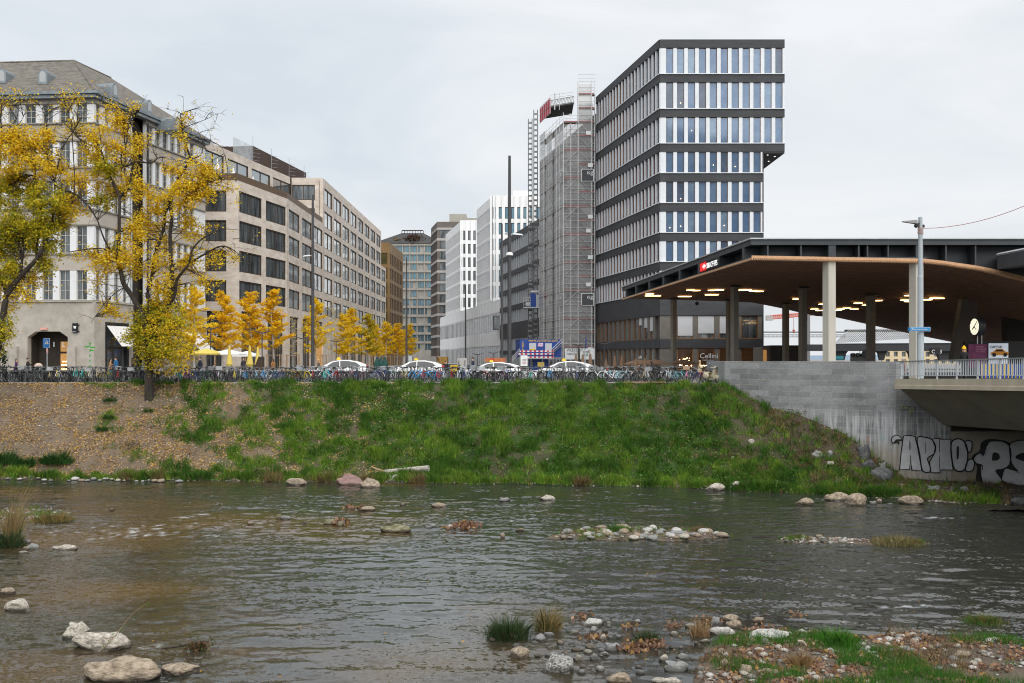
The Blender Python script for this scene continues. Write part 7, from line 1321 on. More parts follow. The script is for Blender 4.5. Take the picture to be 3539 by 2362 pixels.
# ---- people
m_skin = mat('skin', (.5, .31, .22), rough=.6)
def person(label, x, Y, H=1.7, rz=0., coat=(.02, .02, .03), legs=(.03, .03, .04), hair=(.05, .03, .02), pose='stand', z0=0., hat=None, hood=False, longhair=False, bag=None):
    def body():
        me = bpy.data.meshes.new('b'); o = bpy.data.objects.new('b', me); COL.objects.link(o); k = H/1.75
        V = []; E = []; Rr = []
        def add(p, r, par=None):
            V.append(Vector(p)*k); Rr.append(tuple(q*k for q in r)); i = len(V)-1
            if par is not None: E.append((par, i))
            return i
        sit = pose == 'sit'; hz = .95 if not sit else .5
        pel = add((0, 0, hz), (.15, .11)); wst = add((0.0, 0, hz+.2), (.145, .11), pel); ch = add((0.02, 0, hz+.38), (.17, .115), wst); nk = add((0.02, 0, hz+.54), (.062, .06), ch); jw = add((.03, 0, hz+.62), (.07, .075), nk); hd_ = add((.04, 0, hz+.72), (.082, .092), jw)
        add((.03, 0, hz+.79), (.06, .07), hd_); add((.12, 0, hz+.665), (.016, .016), jw)
        for s in (-1, 1):
            sh = add((.0, s*.17, hz+.47), (.065, .065), ch)
            if pose == 'arms': el = add((.12, s*.24, hz+.22), (.05, .05), sh); wr = add((.26, s*.08, hz+.26), (.04, .035), el); h_ = add((.3, s*.03, hz+.28), (.035, .03), wr)
            elif pose == 'walk': el = add((s*.1, s*.23, hz+.2), (.048, .048), sh); wr = add((s*.16+.1, s*.22, hz-.03), (.036, .034), el); h_ = add((s*.16+.14, s*.22, hz-.12), (.032, .025), wr)
            else: el = add((-.02, s*.23, hz+.18), (.048, .048), sh); wr = add((.08, s*.22, hz-.05), (.036, .034), el); h_ = add((.1, s*.21, hz-.14), (.032, .025), wr)
            for q in (-.02, 0., .02): add((V[h_]/k)+Vector((.02, q, -.07 if pose != 'arms' else .03)), (.011, .011), h_)
            hp_ = add((0, s*.09, hz-.08), (.09, .09), pel)
            if sit: kn = add((.42, s*.11, hz-.04), (.065, .065), hp_); an = add((.42, s*.11, .1), (.045, .045), kn); add((.56, s*.11, .05), (.04, .03), an)
            else:
                st_ = s*.22 if pose == 'walk' else .0; kn = add((st_*.5+.03, s*.1, .5), (.062, .062), hp_); an = add((st_, s*.1, .1), (.042, .045), kn); add((st_+.14, s*.1, .04), (.042, .032), an)
        me.from_pydata([tuple(v) for v in V], E, []); md = o.modifiers.new('skin', 'SKIN'); sv = me.skin_vertices[0].data
        for i, r in enumerate(Rr): sv[i].radius = r; sv[i].use_root = i == 0
        ss = o.modifiers.new('sub', 'SUBSURF'); ss.levels = 1; ss.render_levels = 1
        dg = bpy.context.evaluated_depsgraph_get(); m2 = bpy.data.meshes.new_from_object(o.evaluated_get(dg)); bpy.data.objects.remove(o); bpy.data.meshes.remove(me); m2.name = 'person'
        hz *= k
        for p in m2.polygons:
            c = p.center
            p.material_index = 0 if c.z > hz+.555*k else (1 if c.z > hz-.14*k and not (sit and c.x > .12*k) else 2)
            if c.z < .09*k: p.material_index = 3
            if pose != 'stand' and p.material_index == 1 and False: pass
            p.use_smooth = True
        return m2, k, hz
    me, k, hz = body(); key = lambda c: mat('cloth %.2f %.2f %.2f' % c, c, tuple(q*1.25+.003 for q in c), s=6, rough=.85)
    for m in (m_skin, key(coat), key(legs), m_sad): me.materials.append(m)
    X = xx(x, Y); o = link('person', me); o.location = (X, Y, z0); o.rotation_euler = (0, 0, rz); o['label'] = label; o['category'] = 'person'
    h = MB(); c = (.03*k, 0, hz+.75*k); m_h = key(hair)
    if hat: h.ball((.035*k, 0, hz+.78*k), (.115*k, .115*k, .1*k), 10, 6); h.torus((.035*k, 0, hz+.735*k), (0, 0, 1), .1*k, .025*k, 12, 5); h.ball((.02*k, 0, hz+.89*k), .04*k); part('hat', h, key(hat), o, world=False); h = MB(); h.ball((-.03*k, 0, hz+.63*k), (.1*k, .12*k, .16*k)); part('hair', h, m_h, o, world=False)
    elif hood: h.ball((.0, 0, hz+.72*k), (.115*k, .12*k, .15*k), 10, 6); part('hood', h, key(coat), o, world=False)
    else:
        h.ball((.005*k, 0, hz+.77*k), (.1*k, .095*k, .085*k), 10, 6)
        if longhair: h.ball((-.04*k, 0, hz+.64*k), (.075*k, .11*k, .16*k), 10, 6)
        part('hair', h, m_h, o, world=False)
    b = MB(); fl = [(.155, hz/k-.16), (.165, hz/k-.02), (.15, hz/k+.12)]
    if pose != 'sit': b.lathe([(r*1.06*k, z*k) for r, z in fl], n=12); part('coat_hem', b, key(coat), o, world=False)
    if bag: b = MB(); b.box(-.12, .1, .2, .3, hz-.2, hz+.08); part('bag', b, key(bag), o, world=False)
    return o
HZ = lambda y, Y, H: zz(y, Y)
person('woman in a purple coat with grey brown hair at the far left', 56, 80, 1.66, 0.2, (.09, .03, .12), hair=(.16, .12, .09), longhair=True)
person('woman in a black jacket with a tan bag pushing a pram', 95, 82, 1.7, 0.1, (.02, .02, .022), (.3, .2, .1), (.02, .015, .012), 'arms', bag=(.35, .24, .12))
person('woman with dark curly hair in a tan teddy coat by the shop window', 381, 88, 1.66, .3, (.4, .22, .1), hair=(.02, .015, .012), pose='arms', longhair=True)
person('man in a bright blue padded jacket facing the woman in tan', 401, 88, 1.8, PI-.2, (.02, .13, .3), hair=(.02, .015, .012))
person('balding man in a dark coat walking past the cafe parasols', 692, 86, 1.8, PI, (.02, .022, .035), pose='walk', hair=(.06, .04, .03))
person('person in a grey jacket under the yellow parasol', 641, 88, 1.6, 0, (.2, .2, .21), pose='arms'); person('seated dark haired woman in black by the white parasol pole', 740, 90, 1.55, -1.5, (.02, .02, .02), pose='sit', longhair=True, hair=(.03, .02, .015))
person('bearded man in a dark jacket seated under the white parasol', 842, 88, 1.75, -1.5, (.03, .032, .035), pose='stand', hair=(.03, .025, .02)); person('long haired person in an ochre brown coat beside the dark planter', 944, 88, 1.66, 2.5, (.3, .14, .05), longhair=True, hair=(.1, .05, .03))
person('blond person in a dark grey coat left of the nearest taxi', 1101, 84, 1.6, PI, (.06, .06, .065), hair=(.5, .38, .2)); person('brown haired boy among the bicycles below the brown block', 1540, 78, 1.5, 0.2, (.02, .022, .03), hair=(.12, .06, .03))
person('hooded person all in black walking between the bicycles', 1588, 73.6, 1.2, -1.5, (.012, .012, .014), (.012, .012, .014), pose='walk', hood=True); person('young man in a dark navy coat standing left of the white taxi', 1634, 83, 1.76, PI-.2, (.02, .025, .05), hair=(.07, .04, .025))
person('person in a taupe grey jacket walking away beside the brown parasols', 2057, 75, 1.2, 1.6, (.2, .19, .165), (.02, .02, .022), hair=(.25, .18, .12)); person('person in a red jacket bending among the bicycles', 2099, 74, 1.15, 0, (.4, .03, .05), hair=(.05, .03, .02), pose='arms')
person('person in a dark knitted hat seated at the cafe', 2251, 80, 1.4, PI, (.02, .02, .022), hair=(.02, .02, .02), hat=(.02, .02, .022), pose='stand'); person('person in a brown jacket with an orange bag at the cafe', 2207, 79, 1.25, 0, (.1, .07, .05), hair=(.05, .03, .02), bag=(.6, .2, .05))
person('grey blond woman in a long cream coat by the scooter', 2418, 73, 1.52, -.3, (.62, .5, .32), (.5, .4, .26), (.5, .42, .28), 'arms'); person('woman in a yellow bobble hat and black coat on the bridge', 3332, 56, 1.74, -2.2, (.015, .015, .017), hair=(.35, .2, .08), hat=(.75, .45, .01), z0=.55, longhair=True)
person('grey haired man behind the left end of the bridge railing', 3121, 63, 1.68, .3, (.25, .1, .09), hair=(.4, .38, .36), z0=-.02)
b = thing('pram', 'pale pink hooded pram pushed past the doorway', 'pram', (xx(133, 81), 81, 0)); q = MB(); q.ball((0, 0, 1.05), (.35, .28, .28), 10, 6); part('hood', q, mat('pram_pink', (.6, .47, .4), rough=.8), b, world=False); q = MB(); q.box(-.35, .5, -.25, .25, .6, .9); part('cot', q, m_dark, b, world=False)
for x in (-.35, .4): q = MB(); q.torus((x, 0, .2), (0, 1, 0), .17, .03, 14, 4); part('wheel', q, m_tyre, b, world=False)
# ---- small street things
bx_ = MB(); bx_.add([at(875, 1280, 84), at(910, 1280, 84), at(910, 1233, 84), at(893, 1233, 84)]+[at(875, 1280, 84)+Vector((0, .4, 0)), at(910, 1280, 84)+Vector((0, .4, 0)), at(910, 1233, 84)+Vector((0, .4, 0)), at(893, 1233, 84)+Vector((0, .4, 0))], [(0, 1, 2, 3), (7, 6, 5, 4), (0, 4, 5, 1), (1, 5, 6, 2), (2, 6, 7, 3), (3, 7, 4, 0)]); solo('wind_screen', bx_, m_bronze, 'dark brown slanted wind screen beside the closed yellow parasols', 'screen')
mb_ = MB(); mb_.box(xx(454, 90), xx(475, 90), 90, 90.06, .0, zz(1237, 90)); o = thing('menu_board', 'black cafe menu board with small yellow writing left of the tree trunk', 'menu board', (xx(464, 90), 90, 0)); part('board', mb_, m_black, o)
for i, s in enumerate(('BANGPOST', 'CAFE', 'BAR')): text(s, .1, at(457, 1246+i*6, 89.98), 0, mat('menu_yellow', (.6, .4, .1)), o)
hb = thing('site_hoarding', 'pale rust stained site hoarding panels left of the white taxi', 'hoarding', (xx(1600, 130), 130, 0)); q = MB(); q.box(xx(1581, 130), xx(1614, 130), 130, 130.2, 0, zz(1238, 130)); part('panel', q, mat('hoarding_pale', (.42, .4, .38), (.52, .5, .48), s=1), hb); q = MB(); q.box(xx(1585, 130), xx(1587, 130), 129.9, 129.99, .5, zz(1247, 130)); part('post', q, m_bronze, hb); q = MB(); q.box(xx(1606, 130), xx(1608, 130), 129.9, 129.99, .5, zz(1244, 130)); part('post', q, m_bronze, hb)
q = MB(); q.box(xx(1557, 100), xx(1581, 100), 100, 100.8, 0, zz(1263, 100)); yb_ = thing('yellow_barrier_box', 'yellow lettered site box below the pale hoarding', 'site box', (xx(1569, 100), 100, 0)); part('box', q, m_yellow, yb_); text('BAU', .3, at(1562, 1273, 99.98), 0, m_dark, yb_)
ex_ = thing('excavator', 'small yellow brown excavator arm standing before the brown block', 'excavator', (xx(1516, 150), 150, 0)); q = MB(); q.tube([at(1523, 1270, 150), at(1520, 1240, 150), at(1512, 1234, 150), at(1510, 1256, 150)], [.35, .3, .3, .2], 6); part('arm', q, mat('digger_yellow', (.35, .2, .04), (.25, .15, .05), s=2), ex_); q = MB(); q.box(xx(1520, 151), xx(1545, 151), 151, 153.5, .9, 2.0); part('cab', q, MATS['digger_yellow'], ex_); q = MB(); q.box(xx(1518, 151), xx(1546, 151), 150.8, 153.7, 0, .85); part('tracks', q, m_tyre, ex_)
q = MB(); q.box(-1.0, 1.0, 0, .03, 1.35, 1.75); q.k = 1; q.box(-.5, -.1, -.02, 0, 1.4, 1.7); o = solo('red_notice', q, [mat('brick_red', (.4, .1, .05), (.5, .2, .08), s=2), m_red], 'orange and red site notice above the white taxi left of the tallest mast', 'sign', loc=(xx(1712, 95), 95, .0))
for i in range(3):
    q = MB(); q.lathe([(.02, 1.9), (.28, 1.2), (.33, .5), (.3, .0)], n=9); o = solo('covered_heater', q, mat('dark_green_cover', (.01, .05, .045), (.015, .07, .06), s=4), 'dark green covered patio heater behind bicycles, %s from the far lamp mast' % ('farthest', 'second', 'nearest')[i], 'patio heater', 'dark green covered patio heaters', loc=(xx(1302+i*14.5, 96), 96, 0))
bnm = thing('litter_bin', 'grey cylindrical litter bin with a red top among the cafe bicycles', 'bin', (xx(2236, 71), 71, 0)); q = MB(); q.lathe([(0, 0), (.2, 0), (.2, .75), (0, .76)], n=12); part('body', q, m_lband, bnm, world=False); q = MB(); q.lathe([(.0, .0), (.21, .0), (.21, .13), (0, .14)], (0, 0, .765), 12); part('lid', q, m_red, bnm, world=False)
q = MB(); q.box(xx(2155, 68.4), xx(2300, 68.4), 68.3, 68.45, .02, .1); solo('timber_beam', q, m_wood, 'long pale timber beam lying on the crest in front of the cafe bicycles', 'beam')
# ================= stones, driftwood and plants in the river =================
m_r = {'pale': mat('rock_pale', (.2, .175, .14), (.55, .51, .44), s=5, rough=.9, bump=.7, bs=7, det=9, lo=.35, hi=.6), 'tan': mat('rock_tan', (.15, .115, .08), (.46, .38, .29), s=4.5, rough=.9, bump=.7, bs=8, det=9), 'grey': mat('rock_grey', (.17, .175, .175), (.33, .33, .32), s=4, rough=.85, bump=.6, bs=8, det=9), 'dark': mat('rock_dark', (.045, .048, .05), (.15, .15, .15), s=3, rough=.85, bump=.7, bs=6, det=9), 'white': mat('rock_white', (.3, .29, .27), (.55, .54, .51), s=5, rough=.8, bump=.4, bs=9), 'red': mat('rock_red', (.19, .11, .1), (.3, .2, .18), s=3, rough=.85, bump=.5, bs=6), 'mossy': mat('rock_mossy', (.08, .085, .025), (.3, .27, .2), s=3.5, rough=.9, bump=.6, bs=7), 'speck': mat('rock_speckled', (.1, .1, .09), (.5, .49, .46), s=7, rough=.85, bump=.9, bs=9, det=9, lo=.42, hi=.6)}
for _m in m_r.values():   # wet dark band just above the waterline
    N, L = _m.node_tree.nodes, _m.node_tree.links; b = N['Principled BSDF']; src = b.inputs['Base Color'].links[0].from_socket; ge = N.new('ShaderNodeNewGeometry'); sp = N.new('ShaderNodeSeparateXYZ'); L.new(ge.outputs['Position'], sp.inputs[0]); nn = N.new('ShaderNodeTexNoise'); nn.inputs['Scale'].default_value = 4; L.new(ge.outputs['Position'], nn.inputs['Vector'])
    ad = N.new('ShaderNodeMath'); ad.operation = 'MULTIPLY_ADD'; ad.inputs[1].default_value = -.14; L.new(nn.outputs['Fac'], ad.inputs[0]); L.new(sp.outputs[2], ad.inputs[2]); mr = N.new('ShaderNodeMapRange'); mr.inputs[1].default_value = ZW-.02; mr.inputs[2].default_value = ZW+.05; mr.inputs[3].default_value = .75; mr.inputs[4].default_value = 0; L.new(ad.outputs[0], mr.inputs[0])
    mm = N.new('ShaderNodeMixRGB'); mm.inputs[2].default_value = (.03, .026, .02, 1); L.new(mr.outputs[0], mm.inputs[0]); L.new(src, mm.inputs[1]); L.new(mm.outputs[0], b.inputs['Base Color'])
    for n in N:
        if n.type == 'BUMP': n.inputs['Distance'].default_value = .06
def rock_mesh(seed, sub=3, ang=.5):
    import bmesh
    bm = bmesh.new(); bmesh.ops.create_icosphere(bm, subdivisions=sub, radius=1); off = Vector((seed*7.3, seed*3.1, seed*5.7))
    rn = random.Random(seed); pl_n = [(Vector((rn.gauss(0, 1), rn.gauss(0, 1), rn.gauss(.3, .8))).normalized(), rn.uniform(.6, .88)) for _ in range(9)] if sub > 3 else []
    for v in bm.verts:
        for n_, d_ in pl_n:
            e_ = v.co.dot(n_)-d_
            if e_ > 0: v.co -= n_*e_*.85
        n_ = mnoise.noise(v.co*.9+off)*.42*ang*1.6+mnoise.noise(v.co*2.2+off)*.16+mnoise.noise(v.co*5+off)*.08+mnoise.noise(v.co*11+off)*.04; v.co *= 1+n_
        if v.co.z < -.45: v.co.z = -.45-(v.co.z+.45)*-.3
    me = bpy.data.meshes.new('rock'); bm.to_mesh(me); bm.free(); me.polygons.foreach_set('use_smooth', [True]*len(me.polygons)); return me
RM = [rock_mesh(i, 4, a) for i, a in enumerate((.5, .7, .35, .6, .4, .8, .3, .55))]; RS = [rock_mesh(20+i, 2, .35) for i in range(8)]
for me in RM+RS: me.materials.append(m_r['pale'])
def rock(x0, x1, y0, y1, m, label, z=ZW, seed=None, group=None, small=False, Y=None, name='river_rock', cat='rock'):
    p = on((x0+x1)/2, y1, z) if Y is None else at((x0+x1)/2, y1, Y); k = p.y/F; w_ = (x1-x0)*k/2; h_ = (y1-y0)*k; j = seed if seed is not None else int(x0*7+y0*3) % 8
    me = (RS if small else RM)[j % 8]; dpt = w_*.62 if h_ < w_ else w_*.8; hz_ = max(.3*h_, (h_-dpt*.55*(CZ-p.z)/p.y)/1.3)
    o = link(name, me); o.location = (p.x, p.y+dpt*.55, p.z+hz_*.3); o.scale = (w_/1.04, dpt, hz_); o.rotation_euler = (0, 0, ((j*37) % 10-5)*.05); sl = o.material_slots[0]; sl.link = 'OBJECT'; sl.material = m_r[m]
    o['label'] = label; o['category'] = cat
    if group: o['group'] = group
    return o
def zr(sc, ox, oy, b): return ox+b[0]/sc, ox+b[1]/sc, oy+b[2]/sc, oy+b[3]/sc
A_ = (2.2022, 0, 1650); B_ = (2.1364, 900, 1550); C_ = (2.4737, 1650, 1950); D_ = (2.158, 2450, 1200)
for v, b, m, lb in [(A_, (590, 1195, 1345, 1545), 'tan', 'largest flat topped mossy boulder at the bottom left corner'), (A_, (525, 975, 1163, 1312), 'pale', 'long pale boulder sloping to the right, behind the largest one'), (A_, (455, 668, 1087, 1212), 'pale', 'tilted pale boulder at the left end of the long pale one'), (A_, (12, 238, 918, 1022), 'pale', 'pale wedge shaped boulder near the left edge of the river'), (A_, (-20, 108, 838, 892), 'tan', 'tan boulder cut by the left edge of the picture'), (A_, (385, 578, 508, 555), 'pale', 'low pale rock at the left end of the white rapid'), (A_, (140, 233, 470, 507), 'grey', 'smooth grey cobble beside the left reed clump'), (A_, (188, 292, 503, 547), 'grey', 'rough grey cobble in front of the smooth one by the left reeds'), (A_, (174, 220, 526, 553), 'tan', 'small round tan stone below the left reeds'), (A_, (128, 210, 562, 582), 'pale', 'flat pale stone below the left reeds'), (A_, (1180, 1520, 1425, 1502), 'tan', 'long low rough rock trailing right of the largest boulder'), (A_, (385, 422, 192, 211), 'mossy', 'small yellowish stone in the shallow water beyond the left reeds'), (A_, (25, 68, 230, 252), 'grey', 'round grey stone on the left islet'), (A_, (370, 403, 232, 252), 'grey', 'grey stone behind the left islet grass'), (A_, (340, 363, 220, 237), 'grey', 'tiny grey stone left of the islet grass'), (A_, (828, 872, 236, 251), 'tan', 'low brown stone alone in the shallow brown water'), (A_, (1873, 1932, 338, 363), 'tan', 'tan stone beyond the rapid'),
 (B_, (185, 342, 216, 272), 'tan', 'speckled tan boulder at the far waterline, leftmost of the four'), (B_, (533, 748, 188, 270), 'red', 'big reddish purple boulder at the far waterline'), (B_, (713, 882, 218, 290), 'tan', 'tan boulder leaning on the reddish one'), (B_, (926, 1030, 186, 250), 'white', 'white boulder below the driftwood log'), (B_, (1750, 1850, 360, 389), 'grey', 'flat grey rock off the far bank'), (B_, (2056, 2178, 343, 383), 'pale', 'pale rock with wash, right of the flat grey one'), (B_, (1248, 1372, 400, 433), 'tan', 'flat tan rock in mid river, right of the small mossy one'), (B_, (1024, 1076, 396, 422), 'mossy', 'small mossy stone in mid river'), (B_, (713, 852, 426, 464), 'tan', 'pointed tan rock with leaves at its left side'), (B_, (117, 161, 483, 524), 'mossy', 'dark mossy upright stone in mid river'), (B_, (149, 224, 494, 528), 'grey', 'grey stone right of the dark upright one'), (B_, (453, 568, 515, 560), 'mossy', 'bright moss covered rock in mid river'), (B_, (558, 617, 532, 574), 'mossy', 'mossy stone with brown leaves beside the bright moss rock'), (B_, (873, 1108, 558, 619), 'mossy', 'long pale greenish boulder in the middle of the river'), (B_, (1248, 1302, 561, 586), 'grey', 'grey pebble beside the flat one in mid river'), (B_, (1204, 1272, 569, 593), 'grey', 'flat grey stone left of the grey pebble in mid river'), (B_, (1360, 1421, 561, 596), 'white', 'triangular white stone left of the leaf heap'), (B_, (1434, 1481, 579, 599), 'pale', 'round pale stone before the leaf heap'), (B_, (1769, 1809, 627, 662), 'tan', 'upright brown stone right of mid river'), (B_, (1884, 1962, 589, 612), 'tan', 'low tan stones just left of the pebble islet'), (B_, (294, 341, 544, 559), 'dark', 'low dark stone left of the bright moss rock'),
 (D_, (-30, 137, 1013, 1072), 'pale', 'wide pale block at the foot of the grassy bank'), (D_, (150, 260, 997, 1067), 'pale', 'squarish pinkish pale block beside the wide one'), (D_, (866, 1048, 1078, 1147), 'tan', 'larger left one of two tan boulders in the right hand riffle'), (D_, (1028, 1208, 1098, 1183), 'tan', 'lower right one of two tan boulders in the right hand riffle'), (D_, (643, 802, 1123, 1181), 'tan', 'brown half sunk boulder left of the riffle'), (D_, (1194, 1262, 1144, 1174), 'grey', 'grey round stone right of the riffle boulders'), (D_, (1254, 1302, 1134, 1166), 'tan', 'small tan stone above the grey round one'), (D_, (1428, 1614, 1103, 1173), 'tan', 'rounded tan boulder below the graffiti wall'), (D_, (1328, 1372, 1162, 1178), 'grey', 'flat grey stone in the water below the graffiti wall'), (D_, (2265, 2370, 1118, 1178), 'dark', 'dark boulder at the right edge below the bridge')]:
    rock(*zr(*v, b), m, lb)
def brock(b, m, lb, t):   # rock resting on the bank
    x0, x1, y0, y1 = zr(*D_, b); xm = (x0+x1)/2
    ts = np.linspace(0, 1, 200); P_ = bank(np.full(200, xm), ts); ys = HY-(P_[:, 2]-CZ)*F/P_[:, 1]; i = int(np.argmin(abs(ys-y1))); rock(x0, x1, y0, y1, m, lb, Y=P_[i, 1], name='bank_boulder', cat='boulder')
for b, m, lb in [((1103, 1222, 712, 838), 'dark', 'tall dark angular boulder against the granite wall'), ((1138, 1268, 838, 908), 'dark', 'flat dark boulder below the tall one by the wall'), ((1262, 1338, 853, 908), 'grey', 'leaning grey block at the wall foot'), ((1198, 1418, 908, 1012), 'dark', 'largest dark boulder at the corner of the wall foot'), ((755, 868, 772, 822), 'grey', 'grey slab half buried in the bank left of the tall dark boulder'), ((880, 942, 848, 892), 'pale', 'pale slab in the bank below the grey slab'), ((885, 935, 775, 815), 'grey', 'small grey block right of the buried slab'), ((165, 200, 815, 838), 'white', 'round white stone in the grass on the bank'), ((295, 345, 685, 715), 'pale', 'flat pale stone on the bare patch of the bank'), ((1630, 1745, 1030, 1062), 'grey', 'flat grey slab below the graffiti'), ((1365, 1480, 1015, 1050), 'pale', 'pale slab at the corner below the graffiti'), ((1880, 1940, 1038, 1068), 'grey', 'grey cobble under the bridge')]: brock(b, m, lb, 0)
# ---- gravel bars
def bar_mesh(name, poly, h, seed):
    pts = [on(*p) for p in poly]; xs_ = [p.x for p in pts]; ys_ = [p.y for p in pts]; n = 90; gx = np.linspace(min(xs_)-1, max(xs_)+1, n); gy = np.linspace(min(ys_)-1, max(ys_)+1, n); GX, GY = np.meshgrid(gx, gy, indexing='ij')
    ins = np.zeros_like(GX, bool); dist = np.full_like(GX, 9.)
    for i in range(len(pts)):
        a, b = pts[i], pts[(i+1) % len(pts)]
        cnd = ((a.y > GY) != (b.y > GY)) & (GX < (b.x-a.x)*(GY-a.y)/((b.y-a.y) or 1e-9)+a.x); ins ^= cnd; dx, dy = b.x-a.x, b.y-a.y; t = np.clip(((GX-a.x)*dx+(GY-a.y)*dy)/(dx*dx+dy*dy), 0, 1); dist = np.minimum(dist, np.hypot(GX-a.x-t*dx, GY-a.y-t*dy))
    sd = np.where(ins, dist, -dist); Z = ZW-.06+np.clip(sd*.35+.03, -.4, h)+(fbm(GX*1.2+seed, GY*1.5, 4, seed)-.55)*h*1.5
    P_ = np.stack([GX, GY, Z], -1).reshape(-1, 3); ii = (np.arange(n-1)[:, None]*n+np.arange(n-1)[None]).ravel(); Fc = np.stack([ii, ii+n, ii+n+1, ii+1], 1); nz = fbm(GX*3, GY*3, 4, seed+5).ravel()[:, None]
    struct(name, poly_mesh(name, P_, Fc, np.array([.12, .095, .07])*(.6+.8*nz)), m_bank)
    def zf(X, Y): i = np.clip(((X-gx[0])/(gx[1]-gx[0])).astype(int), 0, n-1); j = np.clip(((Y-gy[0])/(gy[1]-gy[0])).astype(int), 0, n-1); return Z[i, j], sd[i, j]
    return zf, (min(xs_), max(xs_), min(ys_), max(ys_))
zf1, bb1 = bar_mesh('gravel_bar', [(2395, 2500), (2400, 2300), (2440, 2235), (2560, 2190), (2720, 2185), (2840, 2180), (2960, 2205), (3100, 2185), (3350, 2205), (3700, 2240), (3700, 2500)], .16, 13)
zf2, bb2 = bar_mesh('gravel_bar', [(1880, 1860), (1960, 1838), (2130, 1826), (2330, 1830), (2440, 1842), (2540, 1858), (2300, 1872), (2050, 1868)], .12, 14)
zf3, bb3 = bar_mesh('gravel_bar', [(-200, 1790), (-40, 1772), (120, 1762), (240, 1770), (235, 1795), (100, 1802), (-200, 1815)], .12, 15)
zf4, bb4 = bar_mesh('gravel_bar', [(2680, 1868), (2760, 1855), (2900, 1860), (3060, 1870), (3190, 1872), (3180, 1884), (2950, 1882), (2760, 1876)], .08, 16)
TF = []
def tufts(X, Y, z, n, ln, wd, pal, lean=.7): TF.append(blades(np.stack([X, Y, z], 1), n, ln, wd, pal, lean))
def scat(bb, zf, n, cond):
    X = RNG.uniform(bb[0], bb[1], n); Y = RNG.uniform(bb[2], bb[3], n); z, sd = zf(X, Y); k = (sd > .02) & cond(X, Y, sd); return X[k], Y[k], z[k]
gn = lambda X, Y, sd: (fbm(X*.55+3, Y*.7, 3, 77) > .53) & (sd > .15)
X, Y, z = scat(bb1, zf1, 9000, gn); tufts(X, Y, z, 9, .11+.16*RNG.random(len(X)), .0045, [(.05, .17, .012), (.07, .2, .02), (.04, .12, .015)], .6)
X, Y, z = scat(bb1, zf1, 900, lambda X, Y, sd: (fbm(X*.5+13, Y*.5, 3, 78) > .52)); tufts(X, Y, z, 8, .42, .004, DRY, .6)
for bb, zf in ((bb2, zf2), (bb3, zf3), (bb4, zf4)): X, Y, z = scat(bb, zf, 700, lambda X, Y, sd: fbm(X*.6, Y, 3, 79) > .53); tufts(X, Y, z, 7, .22, .009, GREENS+DRY, .8)
merge('islet_grass', TF, m_blade)
L3 = []; BRN = [(.29, .16, .105), (.35, .21, .14), (.21, .115, .075), (.42, .27, .18), (.15, .085, .06), (.46, .27, .1), (.3, .2, .15)]
for bb, zf, n, s in ((bb1, zf1, 9000, .13), (bb2, zf2, 500, .12), (bb3, zf3, 300, .12), (bb4, zf4, 300, .12)):
    X, Y, z = scat(bb, zf, n, lambda X, Y, sd: fbm(X*.7+31, Y*.9, 3, 82) > .5); P_ = np.stack([X, Y, z+.03], 1); L3.append(cards(P_, RNG.uniform(.5, 1.2, len(P_))*s, pick(BRN, len(P_), .2), N=np.array([0, -.3, .8]), jitter=.7))
for x, y, s, n in ((2205, 2245, .22, 160), (2260, 2233, .16, 120), (2052, 2212, .2, 60), (2012, 2136, .14, 30), (2335, 2168, .16, 30), (2170, 2172, .12, 20), (1590, 1826, .3, 110), (1620, 1816, .2, 60), (1225, 1757, .25, 30), (1165, 1811, .2, 40), (2750, 2130, .14, 25), (2640, 2185, .25, 90), (2720, 2210, .3, 150), (2460, 2155, .2, 60)):
    c = np.array(on(x, y)); P_ = c+RNG.normal(0, 1, (n, 3))*np.array([s, s*.8, .05])+np.array([0, 0, .06]); L3.append(cards(P_, RNG.uniform(.08, .17, n)*(1 if c[1] < 30 else 1.8), pick(BRN, n, .2), jitter=.8))
P_ = []
for i in range(90): x = RNG.uniform(0, 3500); y = RNG.uniform(1690, 2350); p = on(x, y); P_.append((p.x, p.y, ZW+.05))
P_ = np.array(P_); L3.append(cards(P_, RNG.uniform(.05, .11, len(P_)), pick([(.55, .3, .04), (.4, .2, .08)], len(P_)), N=np.array([0, 0, 1.]), jitter=.15))
merge('river_leaves', L3, m_leaf)
X, Y, z = scat(bb1, zf1, 2600, lambda X, Y, sd: fbm(X*.8+9, Y, 3, 85) > .48); gp_ = [pebbles('g', np.stack([X, Y, z+.01], 1), RNG.gamma(2., .04, len(X))+.025, STN, None)]
for bb, zf in ((bb2, zf2), (bb3, zf3), (bb4, zf4)): X, Y, z = scat(bb, zf, 500, lambda X, Y, sd: X == X); gp_.append(pebbles('g', np.stack([X, Y, z+.01], 1), RNG.gamma(2.2, .05, len(X))+.03, STN, None))
merge('islet_gravel', gp_, m_stone_t)
